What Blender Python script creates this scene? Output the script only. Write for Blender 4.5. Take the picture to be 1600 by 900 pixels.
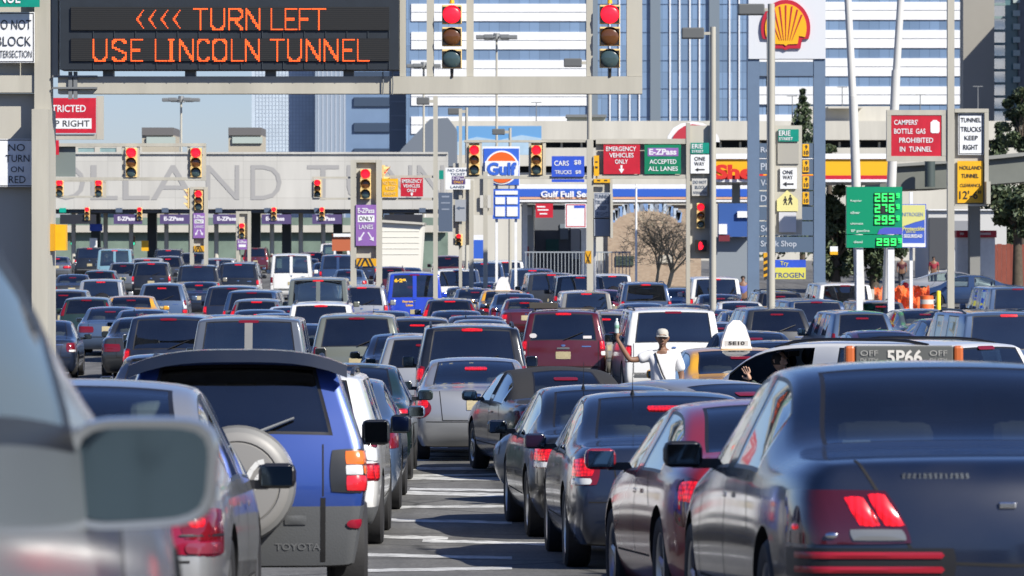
import bpy, bmesh, math, random
from mathutils import Vector, Matrix
from mathutils.bvhtree import BVHTree
S = bpy.context.scene
for o in list(bpy.data.objects):
    bpy.data.objects.remove(o)
COL = S.collection
random.seed(11)
R = math.radians
F = 6500.0          # focal length in photo pixels (photo 1600 wide)
HY = 385.0          # eye level in the photo
CZ = 3.3            # eye height above the lowest point of the road

# ------------------------------------------------------------------ camera
cam_data = bpy.data.cameras.new('camera')
cam = bpy.data.objects.new('camera', cam_data)
COL.objects.link(cam)
cam.location = (0, 0, CZ)
cam.rotation_euler = (R(90), 0, 0)
cam_data.sensor_width = 36.0
cam_data.lens = 36.0 * F / 1600.0
cam_data.shift_y = -(450.0 - HY) / 1600.0
cam_data.clip_start = 0.5
cam_data.clip_end = 6000
cam_data.dof.use_dof = True
cam_data.dof.focus_distance = 52.0
cam_data.dof.aperture_fstop = cam_data.lens / 17.0     # 17 mm wide aperture
S.camera = cam

# ------------------------------------------------------------------ sky and sun
SUN_EL = 38.0
SUN_AZ = (0.71, -0.704)      # horizontal direction towards the sun (right, a little behind us)
w = bpy.data.worlds.new('World'); S.world = w; w.use_nodes = True
nt = w.node_tree; nt.nodes.clear()
sky = nt.nodes.new('ShaderNodeTexSky'); sky.sky_type = 'NISHITA'; sky.sun_disc = False
sky.sun_elevation = R(SUN_EL)
sky.sun_rotation = math.atan2(SUN_AZ[0], SUN_AZ[1])
sky.altitude = 0; sky.air_density = 1.0; sky.dust_density = 0.25; sky.ozone_density = 5.0
bg = nt.nodes.new('ShaderNodeBackground'); bg.inputs['Strength'].default_value = 0.068
ow = nt.nodes.new('ShaderNodeOutputWorld')
tn = nt.nodes.new('ShaderNodeMixRGB'); tn.blend_type = 'MULTIPLY'; tn.inputs[0].default_value = 1.0; tn.inputs[2].default_value = (0.92, 0.94, 1.20, 1)
nt.links.new(sky.outputs[0], tn.inputs[1]); nt.links.new(tn.outputs[0], bg.inputs[0]); nt.links.new(bg.outputs[0], ow.inputs[0])
sl = bpy.data.lights.new('sun', 'SUN'); sl.energy = 5.0; sl.angle = R(0.53); sl.color = (1.0, 0.95, 0.86)
so = bpy.data.objects.new('sun', sl); COL.objects.link(so)
ce = math.cos(R(SUN_EL))
so.rotation_euler = Vector((SUN_AZ[0] * ce, SUN_AZ[1] * ce, math.sin(R(SUN_EL)))).to_track_quat('Z', 'Y').to_euler()
so.location = (60, -40, 80)
vs = S.view_settings
S.display_settings.display_device = 'sRGB'
vs.view_transform = 'Standard'; vs.look = 'None'; vs.exposure = 0.45; vs.gamma = 1.0; vs.use_curve_mapping = False
cy = S.cycles
cy.use_denoising = True
cy.max_bounces = 8; cy.diffuse_bounces = 2; cy.glossy_bounces = 3; cy.transmission_bounces = 4
cy.transparent_max_bounces = 14; cy.caustics_reflective = False; cy.caustics_refractive = False
cy.sample_clamp_indirect = 6.0

# ------------------------------------------------------------------ ground profile: eye height over the road at each distance
PROF = [(-60, 1.45), (0, 1.42), (7.6, 1.50), (17.7, 1.95), (26.5, 2.31), (30, 2.48), (34, 2.66), (40, 2.83), (46, 2.89), (52, 2.93), (61, 3.02), (76, 3.15),
        (100, 3.20), (130, 3.12), (150, 3.0), (170, 2.85), (190, 2.66), (230, 2.25), (295, 1.75), (340, 1.6), (9000, 1.6)]
def _h(d):
    for (a, ha), (b, hb) in zip(PROF, PROF[1:]):
        if d <= b:
            return ha + (hb - ha) * (d - a) / (b - a)
    return PROF[-1][1]
def hh(d):
    k = 6.0 if d > 6 else 3.0
    return (_h(d - k) + _h(d - k / 2) + _h(d) + _h(d + k / 2) + _h(d + k)) / 5.0
def zg(d): return CZ - hh(d)
def W(x, y, d):                     # photo pixel and distance -> point in the world
    return Vector(((x - 800.0) / F * d, d, CZ - (y - HY) / F * d))
def slope(d): return math.atan2(zg(d + 2.4) - zg(d - 2.4), 4.8)

# ------------------------------------------------------------------ materials
MATS = {}
def _node(nt, t, **k):
    n = nt.nodes.new(t)
    for a, b in k.items(): setattr(n, a, b)
    return n
def mat(name, col, rough=0.5, metal=0.0, coat=0.0, emit=None, estr=0.0, spec=0.5, var=0.0, vscale=3.0, bump=0.0, bscale=40.0, streak=False, trans=0.0):
    if name in MATS: return MATS[name]
    m = bpy.data.materials.new(name); m.use_nodes = True
    nt = m.node_tree; b = nt.nodes['Principled BSDF']
    b.inputs['Base Color'].default_value = (*col, 1); b.inputs['Roughness'].default_value = rough
    b.inputs['Metallic'].default_value = metal; b.inputs['Specular IOR Level'].default_value = spec
    b.inputs['Coat Weight'].default_value = coat; b.inputs['Coat Roughness'].default_value = 0.04
    if emit: b.inputs['Emission Color'].default_value = (*emit, 1); b.inputs['Emission Strength'].default_value = estr
    if var > 0 or bump > 0:
        tc = _node(nt, 'ShaderNodeTexCoord')
        src = tc.outputs['Object']
        if streak:
            mp = _node(nt, 'ShaderNodeMapping'); mp.inputs['Scale'].default_value = (1, 1, 0.12)
            nt.links.new(src, mp.inputs[0]); src = mp.outputs[0]
    if var > 0:
        nz = _node(nt, 'ShaderNodeTexNoise'); nz.inputs['Scale'].default_value = vscale; nz.inputs['Detail'].default_value = 6; nz.inputs['Roughness'].default_value = 0.65
        nt.links.new(src, nz.inputs['Vector'])
        rp = _node(nt, 'ShaderNodeValToRGB')
        lo = tuple(max(0, c * (1 - var)) for c in col); hi = tuple(min(1, c * (1 + var * 0.8)) for c in col)
        rp.color_ramp.elements[0].position = 0.3; rp.color_ramp.elements[0].color = (*lo, 1)
        rp.color_ramp.elements[1].position = 0.7; rp.color_ramp.elements[1].color = (*hi, 1)
        nt.links.new(nz.outputs[0], rp.inputs[0]); nt.links.new(rp.outputs[0], b.inputs['Base Color'])
    if bump > 0:
        n2 = _node(nt, 'ShaderNodeTexNoise'); n2.inputs['Scale'].default_value = bscale; n2.inputs['Detail'].default_value = 4
        nt.links.new(tc.outputs['Object'], n2.inputs['Vector'])
        bp = _node(nt, 'ShaderNodeBump'); bp.inputs['Strength'].default_value = bump; bp.inputs['Distance'].default_value = 0.02
        nt.links.new(n2.outputs[0], bp.inputs['Height']); nt.links.new(bp.outputs[0], b.inputs['Normal'])
    MATS[name] = m
    return m
def paint(name, col, metal=0.25, rough=0.32):
    key = 'paint_' + name
    if key in MATS: return MATS[key]
    m = mat(key, col, rough, metal, coat=1.0)
    nt = m.node_tree; b = nt.nodes['Principled BSDF']
    tc = _node(nt, 'ShaderNodeTexCoord'); nz = _node(nt, 'ShaderNodeTexNoise'); nz.inputs['Scale'].default_value = 2.2; nz.inputs['Detail'].default_value = 5
    nt.links.new(tc.outputs['Object'], nz.inputs['Vector'])
    mr = _node(nt, 'ShaderNodeMapRange'); mr.inputs['To Min'].default_value = 0.03; mr.inputs['To Max'].default_value = 0.16
    nt.links.new(nz.outputs[0], mr.inputs['Value']); nt.links.new(mr.outputs[0], b.inputs['Coat Roughness'])
    # thin uneven road dust, a film that belongs to the paint
    mx = _node(nt, 'ShaderNodeMixRGB'); mx.inputs[1].default_value = (*col, 1); mx.inputs[2].default_value = (0.30, 0.28, 0.25, 1)
    m2 = _node(nt, 'ShaderNodeMapRange'); m2.inputs['From Min'].default_value = 0.35; m2.inputs['From Max'].default_value = 0.8; m2.inputs['To Max'].default_value = 0.045
    nt.links.new(nz.outputs[0], m2.inputs['Value']); nt.links.new(m2.outputs[0], mx.inputs[0]); nt.links.new(mx.outputs[0], b.inputs['Base Color'])
    return m
def glass(name, tint, refl=1.0, rough=0.03):
    key = 'glass_' + name
    if key in MATS: return MATS[key]
    m = bpy.data.materials.new(key); m.use_nodes = True
    nt = m.node_tree; nt.nodes.clear()
    out = _node(nt, 'ShaderNodeOutputMaterial')
    tr = _node(nt, 'ShaderNodeBsdfTransparent'); tr.inputs[0].default_value = (*tint, 1)
    gl = _node(nt, 'ShaderNodeBsdfGlossy'); gl.inputs['Roughness'].default_value = rough; gl.inputs[0].default_value = (0.9, 0.95, 1.0, 1)
    fr = _node(nt, 'ShaderNodeFresnel'); fr.inputs[0].default_value = 1.55
    ma = _node(nt, 'ShaderNodeMath', operation='MULTIPLY_ADD'); ma.inputs[1].default_value = refl * 1.25; ma.inputs[2].default_value = 0.085
    mx = _node(nt, 'ShaderNodeMixShader')
    df = _node(nt, 'ShaderNodeBsdfDiffuse'); df.inputs[0].default_value = (.33, .35, .36, 1)
    tc = _node(nt, 'ShaderNodeTexCoord'); nz = _node(nt, 'ShaderNodeTexNoise'); nz.inputs['Scale'].default_value = 1.3; nz.inputs['Detail'].default_value = 8
    nt.links.new(tc.outputs['Object'], nz.inputs['Vector'])
    mr = _node(nt, 'ShaderNodeMapRange'); mr.inputs['From Min'].default_value = 0.3; mr.inputs['From Max'].default_value = 0.8; mr.inputs['To Min'].default_value = 0.004; mr.inputs['To Max'].default_value = 0.022
    nt.links.new(nz.outputs[0], mr.inputs['Value'])
    m2 = _node(nt, 'ShaderNodeMixShader')
    nt.links.new(mr.outputs[0], m2.inputs[0]); nt.links.new(tr.outputs[0], m2.inputs[1]); nt.links.new(df.outputs[0], m2.inputs[2])
    nt.links.new(fr.outputs[0], ma.inputs[0]); nt.links.new(ma.outputs[0], mx.inputs[0])
    nt.links.new(m2.outputs[0], mx.inputs[1]); nt.links.new(gl.outputs[0], mx.inputs[2]); nt.links.new(mx.outputs[0], out.inputs[0])
    MATS[key] = m
    return m
G_DARK = glass('privacy', (0.13, 0.15, 0.165)); G_MID = glass('tinted', (0.42, 0.48, 0.48)); G_CLEAR = glass('clear', (0.74, 0.83, 0.80))
M_RUB = mat('rubber', (0.022, 0.022, 0.024), 0.75, bump=0.1)
M_TRIM = mat('black_trim', (0.012, 0.012, 0.014), 0.4)
M_DARK = mat('dark_cavity', (0.012, 0.012, 0.014), 0.9)
M_INT = mat('car_interior', (0.09, 0.086, 0.082), 0.85, var=0.2)
M_CLAD = mat('grey_cladding', (0.10, 0.105, 0.11), 0.5, bump=0.1, bscale=90)
M_CHROME = mat('chrome', (0.75, 0.76, 0.78), 0.12, 1.0)
M_ALLOY = mat('alloy', (0.42, 0.43, 0.45), 0.35, 0.9)
M_LIT = mat('lamp_red_lit', (0.3, 0.006, 0.01), 0.25, coat=0.6, emit=(1.0, 0.035, 0.04), estr=1.7)
M_LENS = mat('lamp_red_lens', (0.16, 0.006, 0.012), 0.12, coat=0.8)
_n = M_LIT.node_tree; _b = _n.nodes['Principled BSDF']; _t = _node(_n, 'ShaderNodeTexCoord'); _v = _node(_n, 'ShaderNodeTexVoronoi'); _v.inputs['Scale'].default_value = 34.0; _v.inputs['Randomness'].default_value = 0.35
_n.links.new(_t.outputs['Object'], _v.inputs['Vector']); _r = _node(_n, 'ShaderNodeMapRange'); _r.inputs['From Max'].default_value = 0.75; _r.inputs['To Min'].default_value = 1.05; _r.inputs['To Max'].default_value = 0.068
_n.links.new(_v.outputs['Distance'], _r.inputs['Value']); _n.links.new(_r.outputs[0], _b.inputs['Emission Strength'])
_b.inputs['Emission Color'].default_value = (1.0, 0.008, 0.014, 1)
M_AMB = mat('lamp_amber_lens', (0.75, 0.22, 0.02), 0.15, coat=0.8)
M_CLR = mat('lamp_clear_lens', (0.65, 0.66, 0.66), 0.1, coat=0.8)
M_PLATE = mat('plate', (0.40, 0.34, 0.20), 0.5, var=0.2, vscale=30)
M_MIRROR = mat('mirror_glass', (0.14, 0.18, 0.20), 0.04, 1.0)
M_SEAM = mat('panel_gap', (0.008, 0.008, 0.009), 0.8)

# ------------------------------------------------------------------ things and meshes
def tag(o, label=None, cat=None, group=None, kind=None):
    if label: o['label'] = label
    if cat: o['category'] = cat
    if group: o['group'] = group
    if kind: o['kind'] = kind
    return o
def thing(name, label, cat, loc, group=None, rz=0.0, rx=0.0):
    o = bpy.data.objects.new(name, None); COL.objects.link(o)
    o.location = loc; o.rotation_mode = 'ZXY' if False else 'XYZ'; o.rotation_euler = (rx, 0, rz); o.empty_display_size = 0.3
    return tag(o, label, cat, group)
class MB:
    def __init__(s): s.v = []; s.f = []; s.m = []; s.sm = []
    def add(s, vs, fs, mi=0, smooth=False):
        b = len(s.v); s.v += [Vector(p) for p in vs]
        for f in fs: s.f.append([b + i for i in f]); s.m.append(mi); s.sm.append(smooth)
        return s
    def box(s, c, size, mi=0, rot=None, bev=0.0):
        hx, hy, hz = size[0] / 2, size[1] / 2, size[2] / 2
        if bev > 0:
            bm = bmesh.new(); bmesh.ops.create_cube(bm, size=1.0, matrix=Matrix.Diagonal((size[0], size[1], size[2], 1)))
            bmesh.ops.bevel(bm, geom=bm.edges[:], offset=bev, segments=2, affect='EDGES', profile=0.5)
            bm.verts.index_update()
            pts = [v.co.copy() for v in bm.verts]; fs = [[v.index for v in f.verts] for f in bm.faces]; bm.free()
        else:
            pts = [Vector((a * hx, b * hy, e * hz)) for a in (-1, 1) for b in (-1, 1) for e in (-1, 1)]
            fs = [(0, 1, 3, 2), (4, 6, 7, 5), (0, 4, 5, 1), (2, 3, 7, 6), (0, 2, 6, 4), (1, 5, 7, 3)]
        if rot is not None: pts = [rot @ p for p in pts]
        return s.add([Vector(c) + p for p in pts], fs, mi)
    def tube(s, p0, p1, r0, r1=None, n=12, mi=0, cap=True, smooth=True):
        p0 = Vector(p0); p1 = Vector(p1); r1 = r0 if r1 is None else r1
        q = (p1 - p0).to_track_quat('Z', 'Y')
        a = [p0 + q @ Vector((r0 * math.cos(2 * math.pi * i / n), r0 * math.sin(2 * math.pi * i / n), 0)) for i in range(n)]
        b = [p1 + q @ Vector((r1 * math.cos(2 * math.pi * i / n), r1 * math.sin(2 * math.pi * i / n), 0)) for i in range(n)]
        s.add(a + b, [(i, (i + 1) % n, n + (i + 1) % n, n + i) for i in range(n)], mi, smooth)
        if cap: s.add(a, [list(range(n))[::-1]], mi); s.add(b, [list(range(n))], mi)
        return s
    def path(s, pts, r, n=8, mi=0):
        for a, b in zip(pts, pts[1:]): s.tube(a, b, r, r, n, mi)
        return s
    def lathe(s, prof, n=24, mi=0, M=None, mis=None):    # prof: (radius, z) around Z
        M = M or Matrix.Identity(4); k = len(prof)
        pts = [M @ Vector((r * math.cos(2 * math.pi * i / n), r * math.sin(2 * math.pi * i / n), z)) for (r, z) in prof for i in range(n)]
        b = len(s.v); s.v += pts
        for j in range(k - 1):
            for i in range(n):
                s.f.append([b + j * n + i, b + j * n + (i + 1) % n, b + (j + 1) * n + (i + 1) % n, b + (j + 1) * n + i])
                s.m.append(mis[j] if mis else mi); s.sm.append(True)
        return s
    def prism(s, pts2, y0, y1, mi=0, org=(0, 0, 0)):      # outline in x,z pushed along y
        n = len(pts2); o = Vector(org)
        a = [o + Vector((p[0], y0, p[1])) for p in pts2]; b = [o + Vector((p[0], y1, p[1])) for p in pts2]
        s.add(a + b, [(i, (i + 1) % n, n + (i + 1) % n, n + i) for i in range(n)] + [list(range(n)), list(range(2 * n - 1, n - 1, -1))], mi)
        return s
    def mesh(s, name, mats, off=None):
        me = bpy.data.meshes.new(name)
        off = Vector(off) if off is not None else Vector((0, 0, 0))
        me.from_pydata([tuple(p - off) for p in s.v], [], s.f)
        for m_ in (mats if isinstance(mats, (list, tuple)) else [mats]): me.materials.append(m_)
        for p, mi, sm in zip(me.polygons, s.m, s.sm): p.material_index = mi; p.use_smooth = sm
        bm = bmesh.new(); bm.from_mesh(me); bmesh.ops.recalc_face_normals(bm, faces=bm.faces[:])
        for e in bm.edges:
            if len(e.link_faces) == 2 and e.calc_face_angle(0) > 0.7: e.smooth = False
        bm.to_mesh(me); bm.free()
        return me
    def build(s, name, mats, parent=None, local=False):
        off = None
        if parent is not None and not local:
            off = parent.location if parent.parent is None else parent.parent.location
        me = s.mesh(name, mats, off)
        return link(name, me, parent)
def link(name, me, parent=None, loc=None):
    o = bpy.data.objects.new(name, me); COL.objects.link(o)
    if parent is not None: o.parent = parent
    if loc is not None: o.location = loc
    return o
def solo(name, mb, mats, label, cat, base, group=None):   # a thing that is one mesh, its origin at its base
    o = link(name, mb.mesh(name, mats, base), None, base)
    return tag(o, label, cat, group)

_fontcache = {}
def text_mesh(txt, w=None, h=None, bold=0.0, extrude=0.004, sx=1.0):
    key = (txt, bold)
    if key not in _fontcache:
        cu = bpy.data.curves.new('t', 'FONT'); cu.body = txt; cu.offset = bold; cu.resolution_u = 3
        cu.align_x = 'LEFT'
        ob = bpy.data.objects.new('t', cu); COL.objects.link(ob)
        dg = bpy.context.evaluated_depsgraph_get(); dg.update()
        me = bpy.data.meshes.new_from_object(ob.evaluated_get(dg))
        vs_ = [v.co.copy() for v in me.vertices]; fs_ = [list(p.vertices) for p in me.polygons]
        bpy.data.objects.remove(ob); bpy.data.curves.remove(cu); bpy.data.meshes.remove(me)
        _fontcache[key] = (vs_, fs_)
    return _fontcache[key]
def put_text(mb, txt, x0, x1, z0, z1, y, mi=0, bold=0.0, fit=True, deep=0.004):
    """letters filling the rectangle x0..x1, z0..z1 at depth y (facing -y)"""
    vs_, fs_ = text_mesh(txt, bold=bold)
    if not vs_: return
    ax = min(v.x for v in vs_); bx = max(v.x for v in vs_); ay = min(v.y for v in vs_); by = max(v.y for v in vs_)
    kx = (x1 - x0) / max(1e-6, bx - ax); ky = (z1 - z0) / max(1e-6, by - ay)
    mb.add([(x0 + (v.x - ax) * kx, y - deep, z0 + (v.y - ay) * ky) for v in vs_], fs_, mi)
# ================================================================== vehicles
def role(n):
    k = 'role_' + n
    if k not in MATS:
        m = bpy.data.materials.new(k); m.use_nodes = True; MATS[k] = m
    return MATS[k]
BODY_SLOTS = [role('paint'), role('glass_rear'), role('glass_side'), role('glass_front'), M_DARK, role('lower'), role('roof')]

def lerp(a, b, t): return a + (b - a) * t
def st_sedan(L, Wd, H, zd=1.0, zb=0.93, zh=0.96, rg0=0.85, rg1=1.70, ws1=2.95, ws0=3.75, tum=0.25, yB=2.30, soft=False, **k):
    hw = Wd / 2; wr = hw - tum
    st = [(0.0, hw * .90, hw * .86, zb - .02, hw * .78, zd - .03, zd - .01, 0, 0),
          (0.28, hw * .975, hw * .94, zb, hw * .85, zd, zd + .025, 0, 0),
          (rg0, hw, hw * .965, zb, hw * .85, zd + .005, zd + .04, 0, 'r'),
          (lerp(rg0, rg1, .5), hw, hw * .968, zb, lerp(hw * .85, wr, .55), lerp(zd, H - .07, .56), lerp(zd + .04, H - .02, .58), 1, 'r'),
          (rg1, hw, hw * .968, zb, wr, H - .075, H - .018, 1, 0),
          (yB - .05, hw, hw * .968, zb, wr, H - .06, H, 0, 0),
          (yB + .05, hw, hw * .968, zb, wr, H - .06, H, 1, 0),
          (ws1, hw, hw * .965, zb - .01, wr - .01, H - .075, H - .02, 1, 'w'),
          (lerp(ws1, ws0, .5), hw, hw * .96, zb - .02, lerp(wr, hw * .86, .5), lerp(H - .07, zh, .46), lerp(H - .02, zh + .04, .44), 0, 'w'),
          (ws0, hw, hw * .95, zb - .04, hw * .86, zh, zh + .045, 0, 0),
          (L - .75, hw, hw * .94, zb - .08, hw * .83, zh - .08, zh - .02, 0, 0),
          (L - .25, hw * .96, hw * .88, zb - .16, hw * .76, zh - .19, zh - .13, 0, 0),
          (L, hw * .84, hw * .76, zb - .26, hw * .64, zh - .29, zh - .25, 0, 0)]
    rows = dict(bot=.14, s1=.02, s2=0.0, s3=.07, top=.10)
    return st, rows
def st_suv(L, Wd, H, zb=1.08, zh=1.05, rake=.28, tum=.17, yD=.75, yC=1.75, yB=2.75, ws1=3.05, ws0=3.75, edge=.05, **k):
    hw = Wd / 2; wr = hw - tum
    st = [(0.0, hw * .955, hw * .93, zb, wr - .03, H - .09, H - .02 - edge * .6, 0, 0),
          (rake + .30, hw, hw * .97, zb, wr, H - .075, H - .012, 1, 0),
          (yC - .06, hw, hw * .972, zb, wr, H - .065, H, 0, 0),
          (yC + .06, hw, hw * .972, zb, wr, H - .065, H, 1, 0),
          (yB - .05, hw, hw * .972, zb, wr, H - .065, H, 0, 0),
          (yB + .05, hw, hw * .972, zb, wr, H - .065, H, 1, 0),
          (ws1, hw, hw * .97, zb, wr - .01, H - .085, H - .03, 1, 'w'),
          (lerp(ws1, ws0, .5), hw, hw * .965, zb - .01, lerp(wr, hw * .88, .5), lerp(H - .08, zh, .47), lerp(H - .03, zh + .04, .45), 0, 'w'),
          (ws0, hw, hw * .96, zb - .04, hw * .88, zh, zh + .04, 0, 0),
          (L - .6, hw, hw * .95, zb - .08, hw * .86, zh - .05, zh, 0, 0),
          (L - .15, hw * .965, hw * .90, zb - .16, hw * .80, zh - .15, zh - .09, 0, 0),
          (L, hw * .86, hw * .80, zb - .26, hw * .70, zh - .28, zh - .24, 0, 0)]
    rows = dict(bot=.10, s1=.0, s2=.02, s3=.06, top=rake)
    return st, rows

def body_mesh(kind, L, Wd, H, wheel_r=.33, yr=None, yf=None, pill=.08, crease=.3, lowtrim=True, zmid=.64, zsill=.36, zbot=.20, subs=2, **k):
    st, rows = (st_sedan if kind == 'sedan' else st_suv)(L, Wd, H, **k)
    hatch = kind != 'sedan'
    bm = bmesh.new(); rings = []
    cl = bm.edges.layers.float.new('crease_edge')
    for i, (y, hw, wb, zb, wr, zr, zc, sg, tg) in enumerate(st):
        hb = hw * .90
        p_ = pill if not (kind == 'sedan' and (i < 2 or i > 9)) else .12
        pts = [(0, zbot), (.45 * hb, zbot), (.85 * hb, zbot), (hb, zbot + .01), (.985 * hw, zsill), (hw, zmid), (wb, zb),
               (wr, zr), (wr - p_, lerp(zr, zc, .55)), (.5 * (wr - p_), lerp(zr, zc, .92)), (0, zc)]
        ring = pts + [(-x, z) for (x, z) in pts[1:10]][::-1]
        dy = [0] * 20
        if i == 0 or i == len(st) - 1:
            r_ = rows if i == 0 else dict(bot=-.12, s1=0, s2=-.02, s3=-.10, top=-.16)
            nm = ['bot'] * 4 + ['s1', 's2', 's3', 'top', 'top', 'top', 'top']
            nm = nm + nm[1:10][::-1]
            dy = [r_[n] for n in nm]
        rings.append([bm.verts.new((x, y + d_, z)) for (x, z), d_ in zip(ring, dy)])
    n = 20
    def face(vs_, mi):
        f = bm.faces.new(vs_); f.material_index = mi; f.smooth = True; return f
    for i in range(len(st) - 1):
        sg, tg = st[i][7], st[i][8]
        for j in range(n):
            a, b = rings[i], rings[i + 1]
            mi = 0
            if j in (6, 13) and sg: mi = 2
            elif j in (8, 9, 10, 11) and tg: mi = 1 if tg == 'r' else 3
            elif lowtrim and j in (3, 16): mi = 5
            elif j in (0, 1, 2, 17, 18, 19): mi = 4
            face((a[j], a[(j + 1) % n], b[(j + 1) % n], b[j]), mi)
    for end in (0, 1):
        ring = rings[0] if end == 0 else rings[-1]
        sgn = -1 if end == 0 else 1
        top = [7, 8, 9, 10, 11, 12, 13]; bot = [3, 2, 1, 0, 19, 18, 17]
        fr = [ring[t].co.x / ring[7].co.x for t in top]
        grid = [[ring[b_] for b_ in bot]]
        for ri, (a, b_) in enumerate(((4, 16), (5, 15), (6, 14))):
            w_ = ring[a].co.x; y_ = ring[a].co.y; z_ = ring[a].co.z
            row = [ring[a]]
            for c in range(1, 6):
                bul = (.05 if hatch and end == 0 else .09) * (1 - fr[c] ** 2)
                row.append(bm.verts.new((w_ * fr[c], y_ + sgn * bul, z_ + (.02 * (1 - fr[c] ** 2) if ri == 2 else 0))))
            row.append(ring[b_]); grid.append(row)
        grid.append([ring[t] for t in top])
        for r_ in range(4):
            for c in range(6):
                mi = 0
                if hatch and end == 0 and r_ == 3 and 1 <= c <= 4: mi = 1
                elif lowtrim and r_ == 0: mi = 5
                face((grid[r_][c], grid[r_][c + 1], grid[r_ + 1][c + 1], grid[r_ + 1][c]), mi)
        for r_ in (0, 4):
            for c in range(6):
                e = bm.edges.get((grid[r_][c], grid[r_][c + 1]))
                if e: e[cl] = .45 if r_ == 4 else .3
        for e in [bm.edges.get((ring[q], ring[(q + 1) % n])) for q in range(n)]:
            if e: e[cl] = max(e[cl], crease)
    for i in range(len(rings) - 1):
        for j, c in ((6, .35), (14, .35), (7, .45), (13, .45), (3, .5), (17, .5)):
            e = bm.edges.get((rings[i][j], rings[i + 1][j]))
            if e: e[cl] = c
    bmesh.ops.recalc_face_normals(bm, faces=bm.faces[:])
    me = bpy.data.meshes.new('tmp'); bm.to_mesh(me); bm.free()
    for m_ in BODY_SLOTS: me.materials.append(m_)
    ob = bpy.data.objects.new('tmp', me); COL.objects.link(ob)
    ss = ob.modifiers.new('s', 'SUBSURF'); ss.levels = subs; ss.render_levels = subs
    yr = yr if yr is not None else .95 if kind == 'sedan' else .85
    yf = yf if yf is not None else L - .90
    cu = MB(); hw = Wd / 2
    for y in (yr, yf):
        for s_ in (-1, 1):
            cu.tube((s_ * (hw - .30), y, wheel_r), (s_ * (hw + .3), y, wheel_r), wheel_r + .055, n=28, mi=4, smooth=False)
    cme = cu.mesh('cut', BODY_SLOTS); co = bpy.data.objects.new('cut', cme); COL.objects.link(co)
    bo = ob.modifiers.new('b', 'BOOLEAN'); bo.operation = 'DIFFERENCE'; bo.object = co; bo.solver = 'EXACT'
    dg = bpy.context.evaluated_depsgraph_get(); dg.update()
    res = bpy.data.meshes.new_from_object(ob.evaluated_get(dg))
    bpy.data.objects.remove(ob); bpy.data.objects.remove(co)
    return res, yr, yf

def patch(bvh, rayf, n=9, m=6, rnd=0.35, off=.008, bulge=.006, mi=0, mb=None):
    mb = mb or MB(); pts = []
    for j in range(m + 1):
        for i in range(n + 1):
            u = -1 + 2 * i / n; v = -1 + 2 * j / m
            uu = u * math.sqrt(max(0, 1 - rnd * v * v * .5)); vv = v * math.sqrt(max(0, 1 - rnd * u * u * .5))
            o, d = rayf(uu, vv)
            hit = bvh.ray_cast(Vector(o), Vector(d))
            if hit[0] is None:
                pts.append(None); continue
            nn = hit[1]
            if nn.dot(Vector(d)) > 0: nn = -nn
            pts.append(hit[0] + nn * (off + bulge * (1 - u * u) * (1 - v * v)))
    fs = []; ok = {}; vs_ = []
    for i, p in enumerate(pts):
        if p is not None: ok[i] = len(vs_); vs_.append(p)
    for j in range(m):
        for i in range(n):
            q = [j * (n + 1) + i, j * (n + 1) + i + 1, (j + 1) * (n + 1) + i + 1, (j + 1) * (n + 1) + i]
            if all(a in ok for a in q): fs.append([ok[a] for a in q])
    mb.add(vs_, fs, mi, True)
    return mb
def ray_corner(hw, side, th0, th1, z0, z1, ci=.30, cj=.35, y0=0.0, skew=0.0):
    def f(u, v):
        z = lerp(z0, z1, (v + 1) / 2)
        th = R(lerp(th0, th1, (u + 1) / 2) + skew * v)
        c = Vector((side * (hw - ci), y0 + cj, z)); d = Vector((side * math.sin(th), -math.cos(th), 0))
        return c + d * 1.6, -d
    return f
def ray_rear(x0, x1, z0, z1, skew=0.0):
    return lambda u, v: (Vector((lerp(x0, x1, (u + 1) / 2) + skew * v, -2, lerp(z0, z1, (v + 1) / 2))), Vector((0, 1, 0)))
def ray_side(side, y0, y1, z0, z1, skew=0.0):
    return lambda u, v: (Vector((side * 3, lerp(y0, y1, (u + 1) / 2) + skew * v, lerp(z0, z1, (v + 1) / 2))), Vector((-side, 0, 0)))
def ray_top(x0, x1, y0, y1):
    return lambda u, v: (Vector((lerp(x0, x1, (u + 1) / 2), lerp(y0, y1, (v + 1) / 2), 4)), Vector((0, 0, -1)))
def seam(bvh, mb, pts, d, wdt=.012, off=.0025, steps=14):
    """dark ribbon along a polyline thrown on the body in direction d"""
    d = Vector(d); P = []
    for a, b in zip(pts, pts[1:]):
        for i in range(steps): P.append(Vector(a).lerp(Vector(b), i / steps))
    P.append(Vector(pts[-1])); hits = []
    for p in P:
        h_ = bvh.ray_cast(p, d)
        hits.append(None if h_[0] is None else (h_[0] + (h_[1] if h_[1].dot(d) < 0 else -h_[1]) * off, h_[1]))
    for a, b in zip(hits, hits[1:]):
        if a is None or b is None or (a[0] - b[0]).length > .25: continue
        t = (b[0] - a[0]); 
        if t.length < 1e-5: continue
        sd = t.normalized().cross(a[1]).normalized() * wdt / 2
        mb.add([a[0] - sd, a[0] + sd, b[0] + sd, b[0] - sd], [(0, 1, 2, 3)], 0)

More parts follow.
